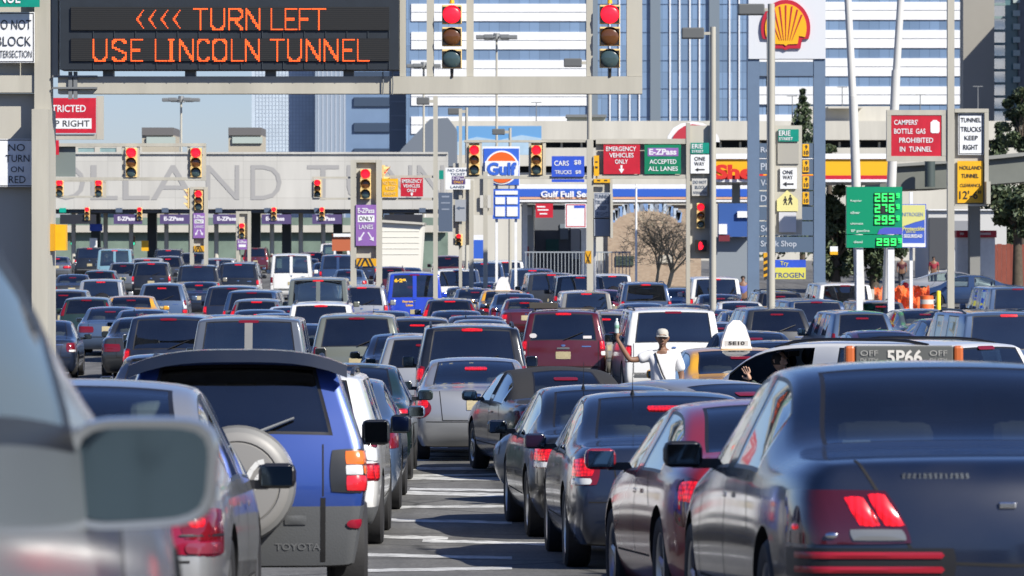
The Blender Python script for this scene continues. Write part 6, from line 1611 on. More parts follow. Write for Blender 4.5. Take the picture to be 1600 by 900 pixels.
car('suvM', 252, 414, P_STEEL, 'suv', 'blue grey SUV with bright red lamps left of the two-tone big SUV', d=148, yawadd=1)
car('suvL', 309, 415, P_TAN, 'suv', 'big champagne SUV with a dark roof and rear window, left rows', roof=P_BLACK, yawadd=1)
car('sedA', 112, 429, P_CHAR, 'sedan', 'charcoal sedan beside the left gantry post, behind the silver SUV', yawadd=3, lit=False)
car('hatch', 155, 422, P_GRN, 'hatchback', 'dark green hatchback ahead of the silver-roofed SUV at left', 'hatchback', yawadd=1, lit=False, chm_lit=True)
car('suvM', 157, 437, P_SILV, 'suv', 'silver SUV with a wide dark rear window, left rows', yawadd=2)
car('hatch', 134, 464, P_GRN, 'wagon', 'dark green wagon with a cream number plate, nearest of the left column', 'wagon', yawadd=2, tint='clear', lit=False, chm_lit=True)
car('sedF', 201, 463, P_YEL, 'taxi', 'yellow taxi of which only the roof shows, left rows', 'taxi', yawadd=1, lit=False)
car('sedA', 217, 471, P_STEEL, 'sedan', 'steel blue sedan right behind the yellow taxi roof', d=113, lit=False)
car('sedF', 218, 482, P_CHAR, 'sedan', 'brownish charcoal sedan left of the white roofed SUV', d=98, lit=False)
car('suvM', 252, 486, P_WHITE, 'suv', 'white SUV with a small red lamp in its roof edge, ahead of the navy SUV', d=95)
car('suvM', 262, 499, P_NAVY, 'suv', 'navy SUV with a dark slanted rear window ahead of the blue spare-wheel SUV', d=81)
car('sedB', 258, 521, P_NAVY, 'sedan', 'navy sedan whose roof shows just above the blue SUV spoiler', d=60, yaw=2.5)
car('suvB', 388, 497, P_TAN, 'suv', 'champagne SUV with two upright rear door windows', d=70, roof=P_GREY, tint='clear')
car('sedA', 62, 0, P_NAVY, 'sedan', 'navy sedan behind the left gantry post, beside the dark green wagon', d=99, yaw=3, lit=False)
car('suvM', 98, 0, P_CHAR, 'suv', 'charcoal SUV between the left post and the silver SUV with a wide window', d=133, yaw=3)
car('suvM', 301, 393, P_CHAR, 'suv', 'charcoal SUV beside the slim pylon base in the far rows', yawadd=1)
car('vanA', 340, 397, P_SILV, 'minivan', 'silver minivan with dark windows in the far rows left of the white van', 'minivan', d=205)
car('suvL', 372, 395, P_BLACK, 'suv', 'black SUV right in front of the maroon SUV, far rows', d=190)
car('suvM', 399, 386, P_MAR, 'suv', 'maroon roofed SUV in the farthest row above the white van')
car('sedC', 382, 408, P_STEEL, 'sedan', 'steel blue sedan left of the white van', lit=False)
car('vanE', 455, 397, P_WHITE, 'van', 'white van with two rear door windows, far rows', 'van', tint='mid', lit=False, yawadd=1)
car('suvM', 494, 417, P_NAVY, 'suv', 'navy SUV with one red roof lamp behind the white van', d=150)
car('sedA', 308, 439, P_NAVY, 'sedan', 'navy sedan with red glowing lamps left of the black minivan', tint='clear')
car('mini', 362, 429, P_NAVY, 'minivan', 'dark blue minivan with a lit left lamp behind the white van', 'minivan', d=128)
car('hatch', 400, 436, P_GREY, 'hatchback', 'grey hatchback with a small roof spoiler, left middle rows', 'hatchback', d=122)
car('sedA', 402, 444, P_NAVY, 'sedan', 'navy sedan right behind the grey hatchback', d=114)
car('mini', 392, 457, P_BLUE, 'minivan', 'dark blue minivan with its right flank in the sun, left middle rows', 'minivan', yaw=-1)
car('sedB', 338, 477, P_STEEL, 'sedan', 'steel blue sedan with a wide red lamp behind the champagne SUV', d=99, yaw=-1)
car('sedB', 455, 452, P_WHITE, 'sedan', 'white sedan partly hidden beside the dark blue minivan', d=118, lit=False)
car('vanE', 497, 434, P_OLIVE, 'van', 'greenish silver van with two rear windows left of the bright blue van', 'van', tint='clear', lit=False, chm_lit=True)
car('suvM', 501, 465, P_WHITE, 'suv', 'white SUV with a black rear window below the greenish van', d=104)
car('mini', 557, 483, P_OLIVE, 'minivan', 'olive silver minivan with a big dark rear window, centre left', 'minivan', d=84, lit=False)
car('suvM', 565, 418, P_SILV, 'suv', 'silver SUV with a black rear window just left of the bright blue van', d=138)
car('suvM', 563, 391, P_NAVY, 'suv', 'navy SUV at the foot of the purple sign pylon, far rows', d=225)
car('vanA', 528, 393, P_BLUE, 'minivan', 'blue minivan left of the purple sign pylon foot', 'minivan', d=215)
car('sedA', 545, 399, P_STEEL, 'sedan', 'steel blue sedan behind the blue minivan near the pylon foot', d=200)
car('vanE', 523, 388, P_WHITE, 'van', 'white van in the farthest row below the orange truck', 'van', d=270, lit=False)
car('suvC', 487, 385, P_MAR, 'wagon', 'maroon wagon in the farthest row right of the white van', 'wagon', d=262)
car('sedA', 478, 391, P_CHAR, 'sedan', 'charcoal sedan behind the farthest maroon wagon', d=240)
car('sedC', 507, 410, P_BLUE, 'sedan', 'small blue sedan just right of the white van', lit=False)
car('suvC', 610, 403, P_MAR, 'wagon', 'maroon wagon right of the purple pylon, in front of the cream trailer', 'wagon', d=196)
car('sedA', 636, 403, P_NAVY, 'sedan', 'navy sedan in front of the cream trailer, behind the bright blue van', d=205)
car('sedB', 664, 405, P_PURP, 'sedan', 'plum sedan above the roof of the bright blue van', d=190)
car('vanB', 648, 417, P_ROYAL, 'van', 'bright blue van with a yellow sticker in its rear window', 'van', d=141, lit=False, yawadd=1.5)
car('suvC', 652, 0, P_CHAR, 'wagon', 'charcoal wagon on the road below the bright blue van', 'wagon', d=94, yaw=1.5)
car('sedA', 598, 0, P_STEEL, 'sedan', 'steel blue sedan between the silver SUV and the bright blue van', d=108, lit=False)
car('sedB', 462, 0, P_NAVY, 'sedan', 'navy sedan left of the white SUV below the greenish van', d=93, yaw=0)
car('sedC', 428, 0, P_BLUE, 'sedan', 'small blue sedan below the dark blue minivan with the sunlit flank', d=104)
car('sedB', 168, 0, P_STEEL, 'sedan', 'steel sedan left of the yellow taxi roof', d=119, yaw=2, lit=False)
car('suvM', 1218, 0, P_CHAR, 'suv', 'charcoal SUV left of the blue minivan with a sunlit left flank', d=104, yaw=5, lit=False)
car('sedB', 1462, 0, P_GREY, 'sedan', 'grey sedan in front of the striped traffic barrel', d=113, yaw=7, lit=False)
car('sedA', 1130, 0, P_NAVY, 'sedan', 'navy sedan below the big white SUV by the grey sign leg', d=135, lit=False)
car('suvC', 1380, 0, P_GREY, 'wagon', 'grey wagon below the orange mesh fence', 'wagon', d=118, yaw=6, lit=False)
# ---------------- middle
car('suvM', 700, 393, P_MAR, 'suv', 'maroon SUV in the far rows just right of the lamp pole', d=232)
car('suvL', 715, 406, P_WHITE, 'suv', 'white SUV right of the bright blue van, with a dark rear window', d=170, lit=False)
car('suvL', 790, 398, P_WHITE, 'suv', 'white SUV in the far rows behind the taxi roof sign', d=200)
car('vanA', 757, 399, P_BLUE, 'minivan', 'tall dark blue van between the two white SUVs', 'minivan', d=195)
car('sedA', 762, 416, P_NAVY, 'sedan', 'navy sedan just left of the white taxi roof sign', d=168)
car('sedA', 728, 424, P_NAVY, 'sedan', 'navy sedan right behind the white SUV next to the bright blue van', d=153, lit=False)
car('sedB', 743, 431, P_STEEL, 'sedan', 'steel blue sedan between the navy sedan and the taxi with a roof sign', d=146, lit=False)
car('sedF', 789, 435, P_YEL, 'taxi', 'yellow taxi with a white pointed roof sign, middle rows', 'taxi', d=139, yawadd=1)
car('sedA', 805, 440, P_BLUE, 'sedan', 'blue sedan right in front of the yellow taxi with the pointed sign', d=132, lit=False)
car('sedC', 822, 448, P_MAR, 'sedan', 'maroon sedan with a lit left lamp, middle rows', d=125, yawadd=1)
car('hatch', 703, 445, P_NAVY, 'hatchback', 'navy hatchback with tall red lamps up its rear pillars', 'hatchback', d=128, tint='clear')
car('sedB', 714, 465, P_NAVY, 'sedan', 'navy sedan below the hatchback with pillar lamps', d=112, lit=False)
car('sedA', 745, 475, P_CHAR, 'sedan', 'charcoal sedan with a lit brake lamp ahead of the grey sedan', d=104, lit=False, chm_lit=True)
car('sedR', 752, 485, P_GREY, 'sedan', 'grey sedan right ahead of the black SUV', d=95, lit=False)
car('suvM', 738, 510, P_BLACK, 'suv', 'black SUV with a tall rear window ahead of the silver sedan', d=65.5)
car('vanA', 832, 408, P_BLUE, 'van', 'blue van with a grey rear window right of the taxi roof sign', 'van', d=168)
car('suvL', 862, 413, P_CHAR, 'suv', 'charcoal SUV showing its sunlit left flank, middle rows', d=160, yawadd=2)
car('suvL', 907, 413, P_BLACK, 'suv', 'black SUV with a pale sticker line, below the canopy railing', d=158, yawadd=1)
car('suvM', 957, 415, P_WHITE, 'suv', 'white SUV right of the black SUV below the brick building', d=165)
car('sedC', 948, 428, P_RED, 'sedan', 'small red sedan between the black SUV and the blue SUV', d=148)
car('suvM', 1010, 426, P_BLUE, 'suv', 'blue SUV with roof rails below the bare tree', d=146, yawadd=1)
car('sedA', 1066, 430, P_STEEL, 'sedan', 'steel blue sedan between the blue SUV and the big white SUV', d=150)
car('suvM', 917, 443, P_TAN, 'suv', 'champagne SUV with a wide black rear window, centre', d=124, yawadd=1)
car('sedA', 912, 436, P_NAVY, 'sedan', 'navy sedan between the black SUV and the champagne SUV', d=140, lit=False)
car('sedF', 985, 462, P_BLUE, 'sedan', 'long blue sedan with a lit strip lamp above the silver wagon', d=112, yawadd=2, lit=False, chm_lit=True)
car('suvC', 945, 477, P_TAN, 'wagon', 'champagne wagon with a long roof behind the maroon taxi', 'wagon', d=98)
car('suvM', 880, 487, P_MAR, 'taxi', 'maroon and yellow taxi wagon with roof bars', 'taxi', d=87, yawadd=-3, lit=True)
car('suvL', 1053, 494, P_WHITE, 'suv', 'white SUV behind the man with the raised bottle', d=86, yawadd=1)
car('sedA', 1045, 482, P_NAVY, 'sedan', 'navy sedan whose roof shows over the white SUV by the man', d=90, lit=False)
car('sedA', 1007, 455, P_BLUE, 'sedan', 'blue sedan right of the champagne SUV, half hidden', d=120, lit=False)
car('sedA', 1082, 455, P_BLUE, 'sedan', 'blue sedan with a small green window sticker, right of centre', d=118, lit=False)
car('suvL', 1119, 426, P_WHITE, 'suv', 'big white SUV with a red roof lamp in front of the grey sign leg', d=150, lit=True)
car('sedB', 1163, 452, P_WHITE, 'sedan', 'white sedan roof right behind the big white SUV', d=124, lit=False)
car('sedA', 1117, 463, P_STEEL, 'sedan', 'steel blue sedan left of the sedan with a clear rear window', d=110, lit=False)
car('sedA', 1174, 466, P_BLUE, 'sedan', 'blue sedan with a clear green tinted rear window', d=108, lit=False, tint='clear')
car('sedB', 1127, 487, P_SILV, 'sedan', 'silver sedan behind the white pointed taxi sign', d=92, lit=False)
car('suvM', 1222, 432, P_BLACK, 'suv', 'black SUV below the nitrogen banner', d=135, yawadd=2)
car('sedF', 1180, 533, P_YEL, 'taxi', 'yellow taxi with a white roof sign right of the man', 'taxi', d=61.5, yaw=5, lit=False)
car('sedA', 1192, 501, P_NAVY, 'sedan', 'navy sedan right ahead of the taxi beside the man', d=80, lit=False, yawadd=2)
car('suvL', 1322, 438, P_WHITE, 'suv', 'white SUV with a long red strip above its rear window', d=136, yawadd=3)
car('mini', 1280, 458, P_BLUE, 'minivan', 'blue minivan showing its left flank, behind the white SUV with a red strip', 'minivan', d=112, yaw=8, lit=False)
car('suvC', 1352, 463, P_STEEL, 'wagon', 'steel blue wagon with round red lamps, right of centre', 'wagon', d=101, yaw=7)
car('sedR', 1404, 491, P_PURP, 'sedan', 'plum coloured sedan with red lamps in front of the orange mesh', d=84, yaw=5, tint='clear')
car('sedA', 1240, 517, P_NAVY, 'sedan', 'navy sedan roof left above the white merging minivan', d=71, yaw=4, lit=False)
car('sedF', 1355, 520, P_STEEL, 'sedan', 'long steel blue sedan roof right above the white merging minivan', d=70, yaw=4, lit=False)
car('sedA', 1517, 467, P_NAVY, 'sedan', 'navy sedan right of the yellow bollards', d=101, yaw=9, lit=False, tint='clear')
car('sedA', 1600, 428, P_BLUE, 'sedan', 'dark blue sedan standing side-on in front of the white petrol pump', d=183, yaw=84, lit=False, tint='clear')
car('sedR', 1408, 418, P_SILV, 'sedan', 'silver sedan parked side-on behind the orange mesh', d=198, yaw=-92, lit=False, tint='clear')
car('suvL', 1592, 438, P_STEEL, 'suv', 'pale steel SUV at the right edge ahead of the wagon with roof windows', d=128, yaw=5, lit=False)
car('suvM', 1575, 477, P_NAVY, 'suv', 'navy SUV with roof rails at the right edge', d=94, yaw=7, lit=False)
car('suvL', 1580, 492, P_STEEL, 'suv', 'large pale steel SUV with a black rear window, nearest of the right column', d=77, yaw=6)
# ---------------- nearer cars round the open strip of road
car('sedA', 634, 520, P_NAVY, 'sedan', 'navy sedan with a lit left lamp ahead of the silver estate', d=79)
car('suvC', 664, 520, P_SILV, 'wagon', 'silver estate car with stacked red lamps, left of the black SUV', 'wagon', d=71.5)
car('sedR', 747, 555, P_SILV, 'sedan', 'silver sedan with round-cornered dark lamps beside the open road', d=57.5, tint='clear', yawadd=.6)
car('conv', 915, 550, P_BLACK, 'convertible', 'black convertible with its cloth roof up', 'convertible', d=51.8, yaw=9, roof=FAB, lit=False, tint='mid')
car('sedA', 979, 607, P_BLACK, 'sedan', 'black sedan with a lit lamp left of the nearer navy sedan', d=39.2, yaw=4, tint='clear')
car('sedA', 1063, 610, P_NAVY, 'sedan', 'dark navy sedan with a roof antenna, nearest beside the open road', d=33.3, yaw=2.5, tint='clear')
PS = PROTO['sedB']
spawn('sedB', (1.85, 45.75, zg(45.75)), R(37), 'sedan', 'silver sedan turned left across the lane beyond the black sedan', 'car', GQ, P_SILV, lit=False, tint='mid'); FOOT.append(('silver P', Vector((1.85, 45.75)), R(37), PS['L'], PS['W']))
car('coupe', 1290, 632, P_RED, 'sedan', 'red sedan just left of the nearest dark blue sedan', d=23.7, yaw=5, tint='mid', mirror=P_RED)
T1 = spawn('miniT', (4.2, 52.0, zg(52)), R(48), 'minivan', 'white minivan merging from the right with an arm at its open window', 'minivan', GQ, P_WHITE, lit=False, tint='mid'); FOOT.append(('T1', Vector((4.2, 52)), R(48), 4.9, 1.95))
car('sedA', 1410, 590, P_BLACK, 'taxi', 'black car with a long off-duty roof sign, behind the nearest dark blue sedan', 'taxi', d=28.5, yaw=1)
car('suvC', 447, 0, P_WHITE, 'wagon', 'white crossover with grey wheel arches just ahead of the blue SUV', 'wagon', d=37.8, yaw=.2, lower=M_CLAD, mirror=M_TRIM)
car('sedB', 494, 0, P_STEEL, 'sedan', 'steel blue sedan ahead of the white crossover, left lane', d=44.6, yaw=.3, lit=False)
car('sedA', 532, 0, P_GRN, 'sedan', 'dark green sedan ahead of the steel blue sedan, left lane', d=51.5, yaw=.3)
flush()
def byl(t_): return [v for l, v in ROOT.items() if t_ in l][0]
BV = byl('bright blue van with a yellow'); TX1 = byl('white pointed roof sign'); TX2 = byl('maroon and yellow taxi'); TX3 = byl('taxi with a white roof sign right of the man'); Y1 = byl('off-duty roof sign')
# ================================================================== the nearest vehicles and their own details
proto('rav', 'suv', 4.1, 1.70, 1.64, tail='rav', chm='none', rails=True, wr=.35, zb=1.06, zh=1.06, rake=.22, ws1=2.6, ws0=3.3, yB=2.35, yC=1.45, yD=.6, tum=.20, bumper=False, badge=False, zsill=.715, zmid=.86, tint='dark', pill=.10, zbot=.27, crease=.5, seams=False)
d = 26.5
def car1(key, cx, y, col, name, label, d, yaw, **k):
    QUEUE.clear(); car(key, cx, y, col, name, label, d=d, yaw=yaw, **k); flush(); return ROOT[label]
RV = car1('rav', 371, 0, P_RAV, 'suv', 'bright blue SUV with a round spare wheel on its tailgate', d=d, yaw=3.2, lower=M_CLAD, mirror=M_TRIM, lit=False, drop=('headlight',))
bv = PROTO['rav']['bvh']; sh = -PROTO['rav']['L'] / 2
def add_part(root, key, name, mb, mats, parent=None):
    o = link(name, mb.mesh(name, mats), parent or root)
    if parent is None: o.location = (0, -PROTO[key]['L'] / 2, 0)
    return o
def engrave(root, mb):
    b_ = [c for c in root.children if c.name.startswith('body')][0]; me_ = b_.data
    bb = bmesh.new(); bb.from_mesh(me_); n0 = len(me_.materials); me_.materials.append(M_SEAM)
    vv = [bb.verts.new(p) for p in mb.v]
    for f in mb.f: nf = bb.faces.new([vv[i] for i in f]); nf.material_index = n0
    bb.to_mesh(me_); bb.free()
hw = .85
for o in [c for c in RV.children if c.name.startswith('tail_light')]:
    sd = 1 if sum(v.co.x for v in o.data.vertices) > 0 else -1
    o.material_slots[0].material = mat('rav_lamp_back', (.02, .022, .025), .35)
    for nm, th0, th1, z0, z1, m_ in (('indicator_lens', 12, 60, .93, 1.015, mat('rav_amber', (.80, .17, .02), .2, coat=.8)), ('reversing_lens', 12, 32, .865, .925, M_CLR), ('indicator_lens', 33, 60, .865, .925, MATS['rav_amber']), ('stop_lens', 12, 60, .765, .86, mat('rav_red', (.62, .02, .03), .2, coat=.8))):
        mb = patch(bv, ray_corner(hw, sd, th0, th1, z0, z1, ci=.22, cj=.30), off=.014, bulge=.006, rnd=.15); add_part(RV, 'rav', nm, mb, [m_], o)
sp = MB(); M0 = Matrix.Translation((0, -.02, .81)) @ Matrix.Rotation(R(90), 4, 'X')
sp.lathe([(.36, -.10), (.375, -.04), (.375, .10), (.36, .165), (.33, .185)], 40, 0, M0); so_ = add_part(RV, 'rav', 'spare_wheel', sp, [mat('spare_rim_grey', (.17, .17, .165), .5)])
sp = MB(); sp.lathe([(.33, .186), (.31, .20), (.275, .206), (.268, .194), (.258, .206), (.15, .215), (0, .218)], 40, 0, M0); add_part(RV, 'rav', 'wheel_cover', sp, [mat('cover_pale', (.215, .21, .20), .45)], so_)
em = MB()
def stroke(pts, w0, w1):
    for i, (a, b) in enumerate(zip(pts, pts[1:])):
        t = i / max(1, len(pts) - 1); w_ = lerp(w0, w1, t); a = Vector(a); b = Vector(b); n = Vector((-(b - a).y, (b - a).x)).normalized() * w_ / 2
        em.add([(p[0], -.252, p[1]) for p in (a - n, a + n, b + n, b - n)], [(0, 1, 2, 3)], 0)
stroke([(-.01, .93), (.015, .85), (.035, .80), (.06, .84), (.09, .90), (.13, .945), (.17, .955)], .035, .03)
stroke([(.10, .78), (.13, .85), (.17, .895), (.215, .90), (.20, .86), (.16, .80)], .034, .024)
stroke([(-.06, .90), (-.03, .84), (-.015, .79)], .03, .02)
add_part(RV, 'rav', 'emblem', em, [mat('emblem_white', (.62, .62, .60), .4)], so_)
# roof spoiler: a dark panel over the rear window top
s_ = MB(); n = 12; a = []; b = []; c = []
for i in range(n + 1):
    u = -1 + 2 * i / n; x = u * .70; z = 1.665 - .10 * abs(u) ** 3.2
    a.append((x, .02 + .05 * u * u, z - .078)); b.append((x, .03 + .05 * u * u, z)); c.append((x, .50, z + .015)); 
m_ = n + 1
s_.add(a + b + c, [(i, i + 1, m_ + i + 1, m_ + i) for i in range(n)] + [(m_ + i, m_ + i + 1, 2 * m_ + i + 1, 2 * m_ + i) for i in range(n)], 0, True)
s_.add([(p[0], .16, p[2]) for p in a] + a, [(i, i + 1, m_ + i + 1, m_ + i) for i in range(n)], 0)
add_part(RV, 'rav', 'spoiler', s_, [paint('spoiler_navy', (.005, .008, .018), .2)])
wp = MB(); wp.tube((.05, -.005, 1.11), (.36, .06, 1.23), .011, .007, 6); add_part(RV, 'rav', 'wiper', wp, [M_GREY])
for sd in (-1, 1):
    mb = patch(bv, ray_corner(hw, sd, 14, 50, .525, .585, ci=.22, cj=.30), off=.012, rnd=.8); add_part(RV, 'rav', 'bumper_reflector', mb, [mat('reflector_red', (.30, .01, .03), .3, coat=.5)])
mb = MB(); put_text(mb, 'TOYOTA', .24, .53, .385, .43, 0, 0, bold=.02)
add_part(RV, 'rav', 'lettering', MB().add([(v.x, (bv.ray_cast(Vector((v.x, -2, v.z)), Vector((0, 1, 0)))[0] or Vector((0, -.03, 0))).y - .006, v.z) for v in mb.v], mb.f), [mat('cladding_letter', (.15, .155, .16), .4)])
mb = MB(); seam(bv, mb, [(.545, -1, .72), (.545, -1, .31)], (0, 1, 0), .032); seam(bv, mb, [(.545, -1, 1.06), (.545, -1, .73)], (0, 1, 0), .010); engrave(RV, mb)
mb = patch(bv, ray_rear(.30, .44, .55, .61), off=.008, rnd=.1); add_part(RV, 'rav', 'gate_handle', mb, [M_CLAD])

# ---- nearest dark blue sedan at right
proto('cvic', 'sedan', 5.35, 1.98, 1.50, zd=1.035, zb=.965, zh=1.0, rg0=1.05, rg1=1.78, yB=2.6, ws1=3.2, ws0=3.95, tum=.27, tail='cvic', wr=.34, zmid=.68, chm='none', seams=False, badge=False)
CV = car1('cvic', 1588, 0, paint('deep_navy', (.004, .010, .030), .1), 'sedan', 'nearest dark blue sedan at the right edge with a glowing ridged tail lamp', d=17.7, yaw=3.0, lit=False, tint='mid', mirror=M_TRIM, drop=('headlight', 'number_plate'))
bv = PROTO['cvic']['bvh']; hw = .99
M_RIB = mat('ribbed_red_on', (.55, .01, .02), .25, coat=.4, emit=(1.0, .008, .018), estr=1.0)
nt_ = M_RIB.node_tree; bs_ = nt_.nodes['Principled BSDF']; wv = _node(nt_, 'ShaderNodeTexWave'); wv.bands_direction = 'X'; wv.inputs['Scale'].default_value = 11
tcc = _node(nt_, 'ShaderNodeTexCoord'); nt_.links.new(tcc.outputs['Object'], wv.inputs[0]); mr_ = _node(nt_, 'ShaderNodeMapRange'); mr_.inputs['To Min'].default_value = .18; mr_.inputs['To Max'].default_value = 1.05
nt_.links.new(wv.outputs[1], mr_.inputs[0]); nt_.links.new(mr_.outputs[0], bs_.inputs['Emission Strength'])
for o in [c for c in CV.children if c.name.startswith('tail_light')]:
    sd = 1 if sum(v.co.x for v in o.data.vertices) > 0 else -1
    o.material_slots[0].material = mat('smoked_red', (.055, .006, .012), .12, coat=1.0)
    for t0, t1 in ((-9.5, 1.2), (3.2, 15)):
        mb = patch(bv, ray_corner(hw, sd, t0, t1, .75, .885 - (.012 if t0 > 0 else 0), ci=.40, cj=.42, skew=5), off=.016, rnd=.25, bulge=.010); add_part(CV, 'cvic', 'stop_lens', mb, [M_RIB], o)
    mb = patch(bv, ray_corner(hw, sd, .9, 3.5, .76, .82, ci=.40, cj=.42, skew=2), off=.018, rnd=.9, bulge=.006); add_part(CV, 'cvic', 'bulb', mb, [M_LIT], o)
    mb = patch(bv, ray_corner(hw, sd, -14, 15, .69, .738, ci=.40, cj=.42, skew=1), off=.016, rnd=.2, bulge=.004); add_part(CV, 'cvic', 'reversing_lens', mb, [mat('smoked_clear', (.16, .17, .18), .08, coat=1.0)], o)
    mb = patch(bv, ray_corner(hw, sd, 46, 56, .735, .76, ci=.40, cj=.42), off=.014, rnd=.9); add_part(CV, 'cvic', 'side_bulb', mb, [M_LIT], o)
    mb = patch(bv, ray_corner(hw, sd, 22, 28, .70, .725, ci=.40, cj=.42), off=.02, rnd=.9); add_part(CV, 'cvic', 'bulb', mb, [M_CHROME], o)
    for z0 in (.615, .555):
        mb = patch(bv, ray_corner(hw, sd, -30, 50, z0, z0 + .028, ci=.40, cj=.42), off=.016, rnd=.1, n=14, m=2); add_part(CV, 'cvic', 'bumper_reflector', mb, [mat('stripe_red', (.30, .008, .02), .3, coat=.5)])
    mb = patch(bv, ray_corner(hw, sd, -34, 70, .535, .66, ci=.40, cj=.42), off=.008, rnd=.05, n=14, m=3, bulge=0); add_part(CV, 'cvic', 'bumper_strip', mb, [M_TRIM])
mb = MB()
for sd in (-1, 1):
    seam(bv, mb, [(sd * .66, -1, 1.03), (sd * .60, -1, .925), (sd * .455, -1, .66), (sd * .42, -1, .60), (0, -1, .585)], (0, 1, 0), .013)
    for pts in (((2.6, .42), (2.6, .96)), ((3.85, .42), (3.8, .93)), ((1.55, .70), (1.75, .96)), ((1.62, .42), (3.85, .42))): seam(bv, mb, [(sd * 3, a_, b_) for a_, b_ in pts], (-sd, 0, 0))
engrave(CV, mb)
mb = MB(); rs = random.Random(5)
for i in range(13):
    x = -.47 + i * .0225; z = .965
    h_ = bv.ray_cast(Vector((x, -2, z)), Vector((0, 1, 0)))[0]
    if h_: mb.box((x, h_.y - .006, z), (.013 + rs.uniform(-.004, .003), .006, .024), 0, Matrix.Rotation(rs.uniform(-.25, .25), 3, 'Y'))
add_part(CV, 'cvic', 'chrome_badge', mb, [M_CHROME])
mb = MB(); h_ = bv.ray_cast(Vector((-.04, -2, .84)), Vector((0, 1, 0)))[0]
mb.box((-.04, h_.y - .008, .84), (.075, .014, .028), 0, None, bev=.006); add_part(CV, 'cvic', 'boot_lock', mb, [M_CHROME])
mb = MB(); mb.box((-.50, 1.30, 1.075), (.13, .02, .075), 0, Matrix.Rotation(R(-25), 3, 'X')); add_part(CV, 'cvic', 'paper_box', mb, [mat('paper_white', (.62, .66, .62), .6)])

# ---- silver saloon and big mirror car at the left
proto('sedN', 'sedan', 4.75, 1.80, 1.42, zd=.98, zb=.90, zh=.93, tz=(.585, .80), mz=-.06, chm='none')
N2 = car1('sedN', 42, 0, P_SILV, 'sedan', 'silver sedan with a dark red tail lamp between the mirror and the blue SUV', d=18.8, yaw=1.0, lit=False, tint='clear', mirror=M_TRIM)
for o in [c for c in N2.children if c.name.startswith('tail_light')]:
    for q in o.children:
        if q.name.startswith('reversing'): q.material_slots[0].link = 'OBJECT'; q.material_slots[0].material = mat('dim_pink', (.20, .03, .05), .15, coat=.8)
    o.material_slots[0].link = 'OBJECT'; o.material_slots[0].material = mat('dim_red', (.24, .008, .03), .15, coat=.8)
    sd = 1 if sum(v.co.x for v in o.data.vertices) > 0 else -1; bv = PROTO['sedN']['bvh']
    mb = patch(bv, ray_corner(.9, sd, 18, 72, .672, .683, ci=.36, cj=.42), off=.017, bulge=0, m=2); add_part(N2, 'sedN', 'lamp_divider', mb, [M_TRIM], o)
    mb = patch(bv, ray_corner(.9, sd, 24, 36, .71, .76, ci=.36, cj=.42), off=.016, rnd=.9, bulge=.004); add_part(N2, 'sedN', 'bulb', mb, [M_LIT], o)
mb = MB(); mb.box((.50, 1.62, 1.20), (.33, .12, .20), 0, None, bev=.045); add_part(N2, 'sedN', 'headrest', mb, [mat('headrest_grey', (.22, .24, .25), .7)])
proto('near', 'suv', 4.6, 1.82, 1.72, tail='suv', chm='roof', wr=.33, zb=1.23, zh=1.24, rake=.35, ws1=2.75, ws0=3.66, yB=2.5, yC=1.6, tum=.10, mirror=False, tint='mid', trim_w=.05)
nx, nd, ny = -1.765, 6.69, -6.5
N1 = spawn('near', (nx, nd, zg(nd)), R(ny), 'car', 'silver car at the left edge with a large out-of-focus mirror', 'car', GQ, paint('near_silver', (.24, .26, .275), .4, .35), lit=False, tint='mid'); FOOT.append(('N1', Vector((nx, nd)), R(ny), 4.6, 1.82))
c = W(224, 739, 7.6) - Vector((nx, nd, zg(nd))); RI = Matrix.LocRotScale(None, N1.rotation_euler, None).to_3x3().inverted(); hw_, hh2 = 113 * 7.6 / F, 84 * 7.6 / F
mb = MB(); n = 36; k_ = 9
def rrect(hx, hz, sk, e=4.5):
    out = []
    for i in range(n):
        a = 2 * math.pi * i / n; ca, sa = math.cos(a), math.sin(a)
        r_ = (abs(ca) ** e + abs(sa) ** e) ** (-1 / e); out.append((hx * r_ * ca + sk * hz * r_ * sa, hz * r_ * sa + .06 * hx * r_ * ca * (0 if r_ * sa > 0 else 1)))
    return out
rings = []
for q in range(k_):
    t = q / (k_ - 1); f = (1.0 + .07 * math.sin(t * 3.1)) * math.sqrt(max(0.02, 1 - (max(0, t - .15) / .87) ** 2.4)); y = -.045 + .17 * t
    rings.append([Vector((c.x + x, c.y + y, c.z + z)) for x, z in rrect(hw_ * f * 1.0, hh2 * f, .06)])
vs_ = [p for r_ in rings for p in r_]
mb.add(vs_, [(q * n + i, q * n + (i + 1) % n, (q + 1) * n + (i + 1) % n, (q + 1) * n + i) for q in range(k_ - 1) for i in range(n)], 0, True)
lip = [Vector((c.x + x, c.y - .043, c.z + z)) for x, z in rrect(hw_ * .90, hh2 * .86, .06)]
mb.add(rings[0] + lip, [(i, (i + 1) % n, n + (i + 1) % n, n + i) for i in range(n)], 0, True)
mb.box((c.x - hw_ - .03, c.y + .06, c.z - .02), (.14, .07, .08), 0, None, bev=.02)
mb.v = [RI @ p for p in mb.v]
ms = mb.build('mirror', [MATS['paint_near_silver']], N1, local=True)
mb = MB(); gl = [Vector((c.x + x, c.y - .036 - .010 * (x / hw_), c.z + z)) for x, z in rrect(hw_ * .905, hh2 * .865, .06)]
mb.add(gl, [list(range(n))], 0); mb.v = [RI @ p for p in mb.v]; mb.build('mirror_glass', [mat('mirror_tinted', (.24, .34, .40), .10, 1.0)], ms, local=True)

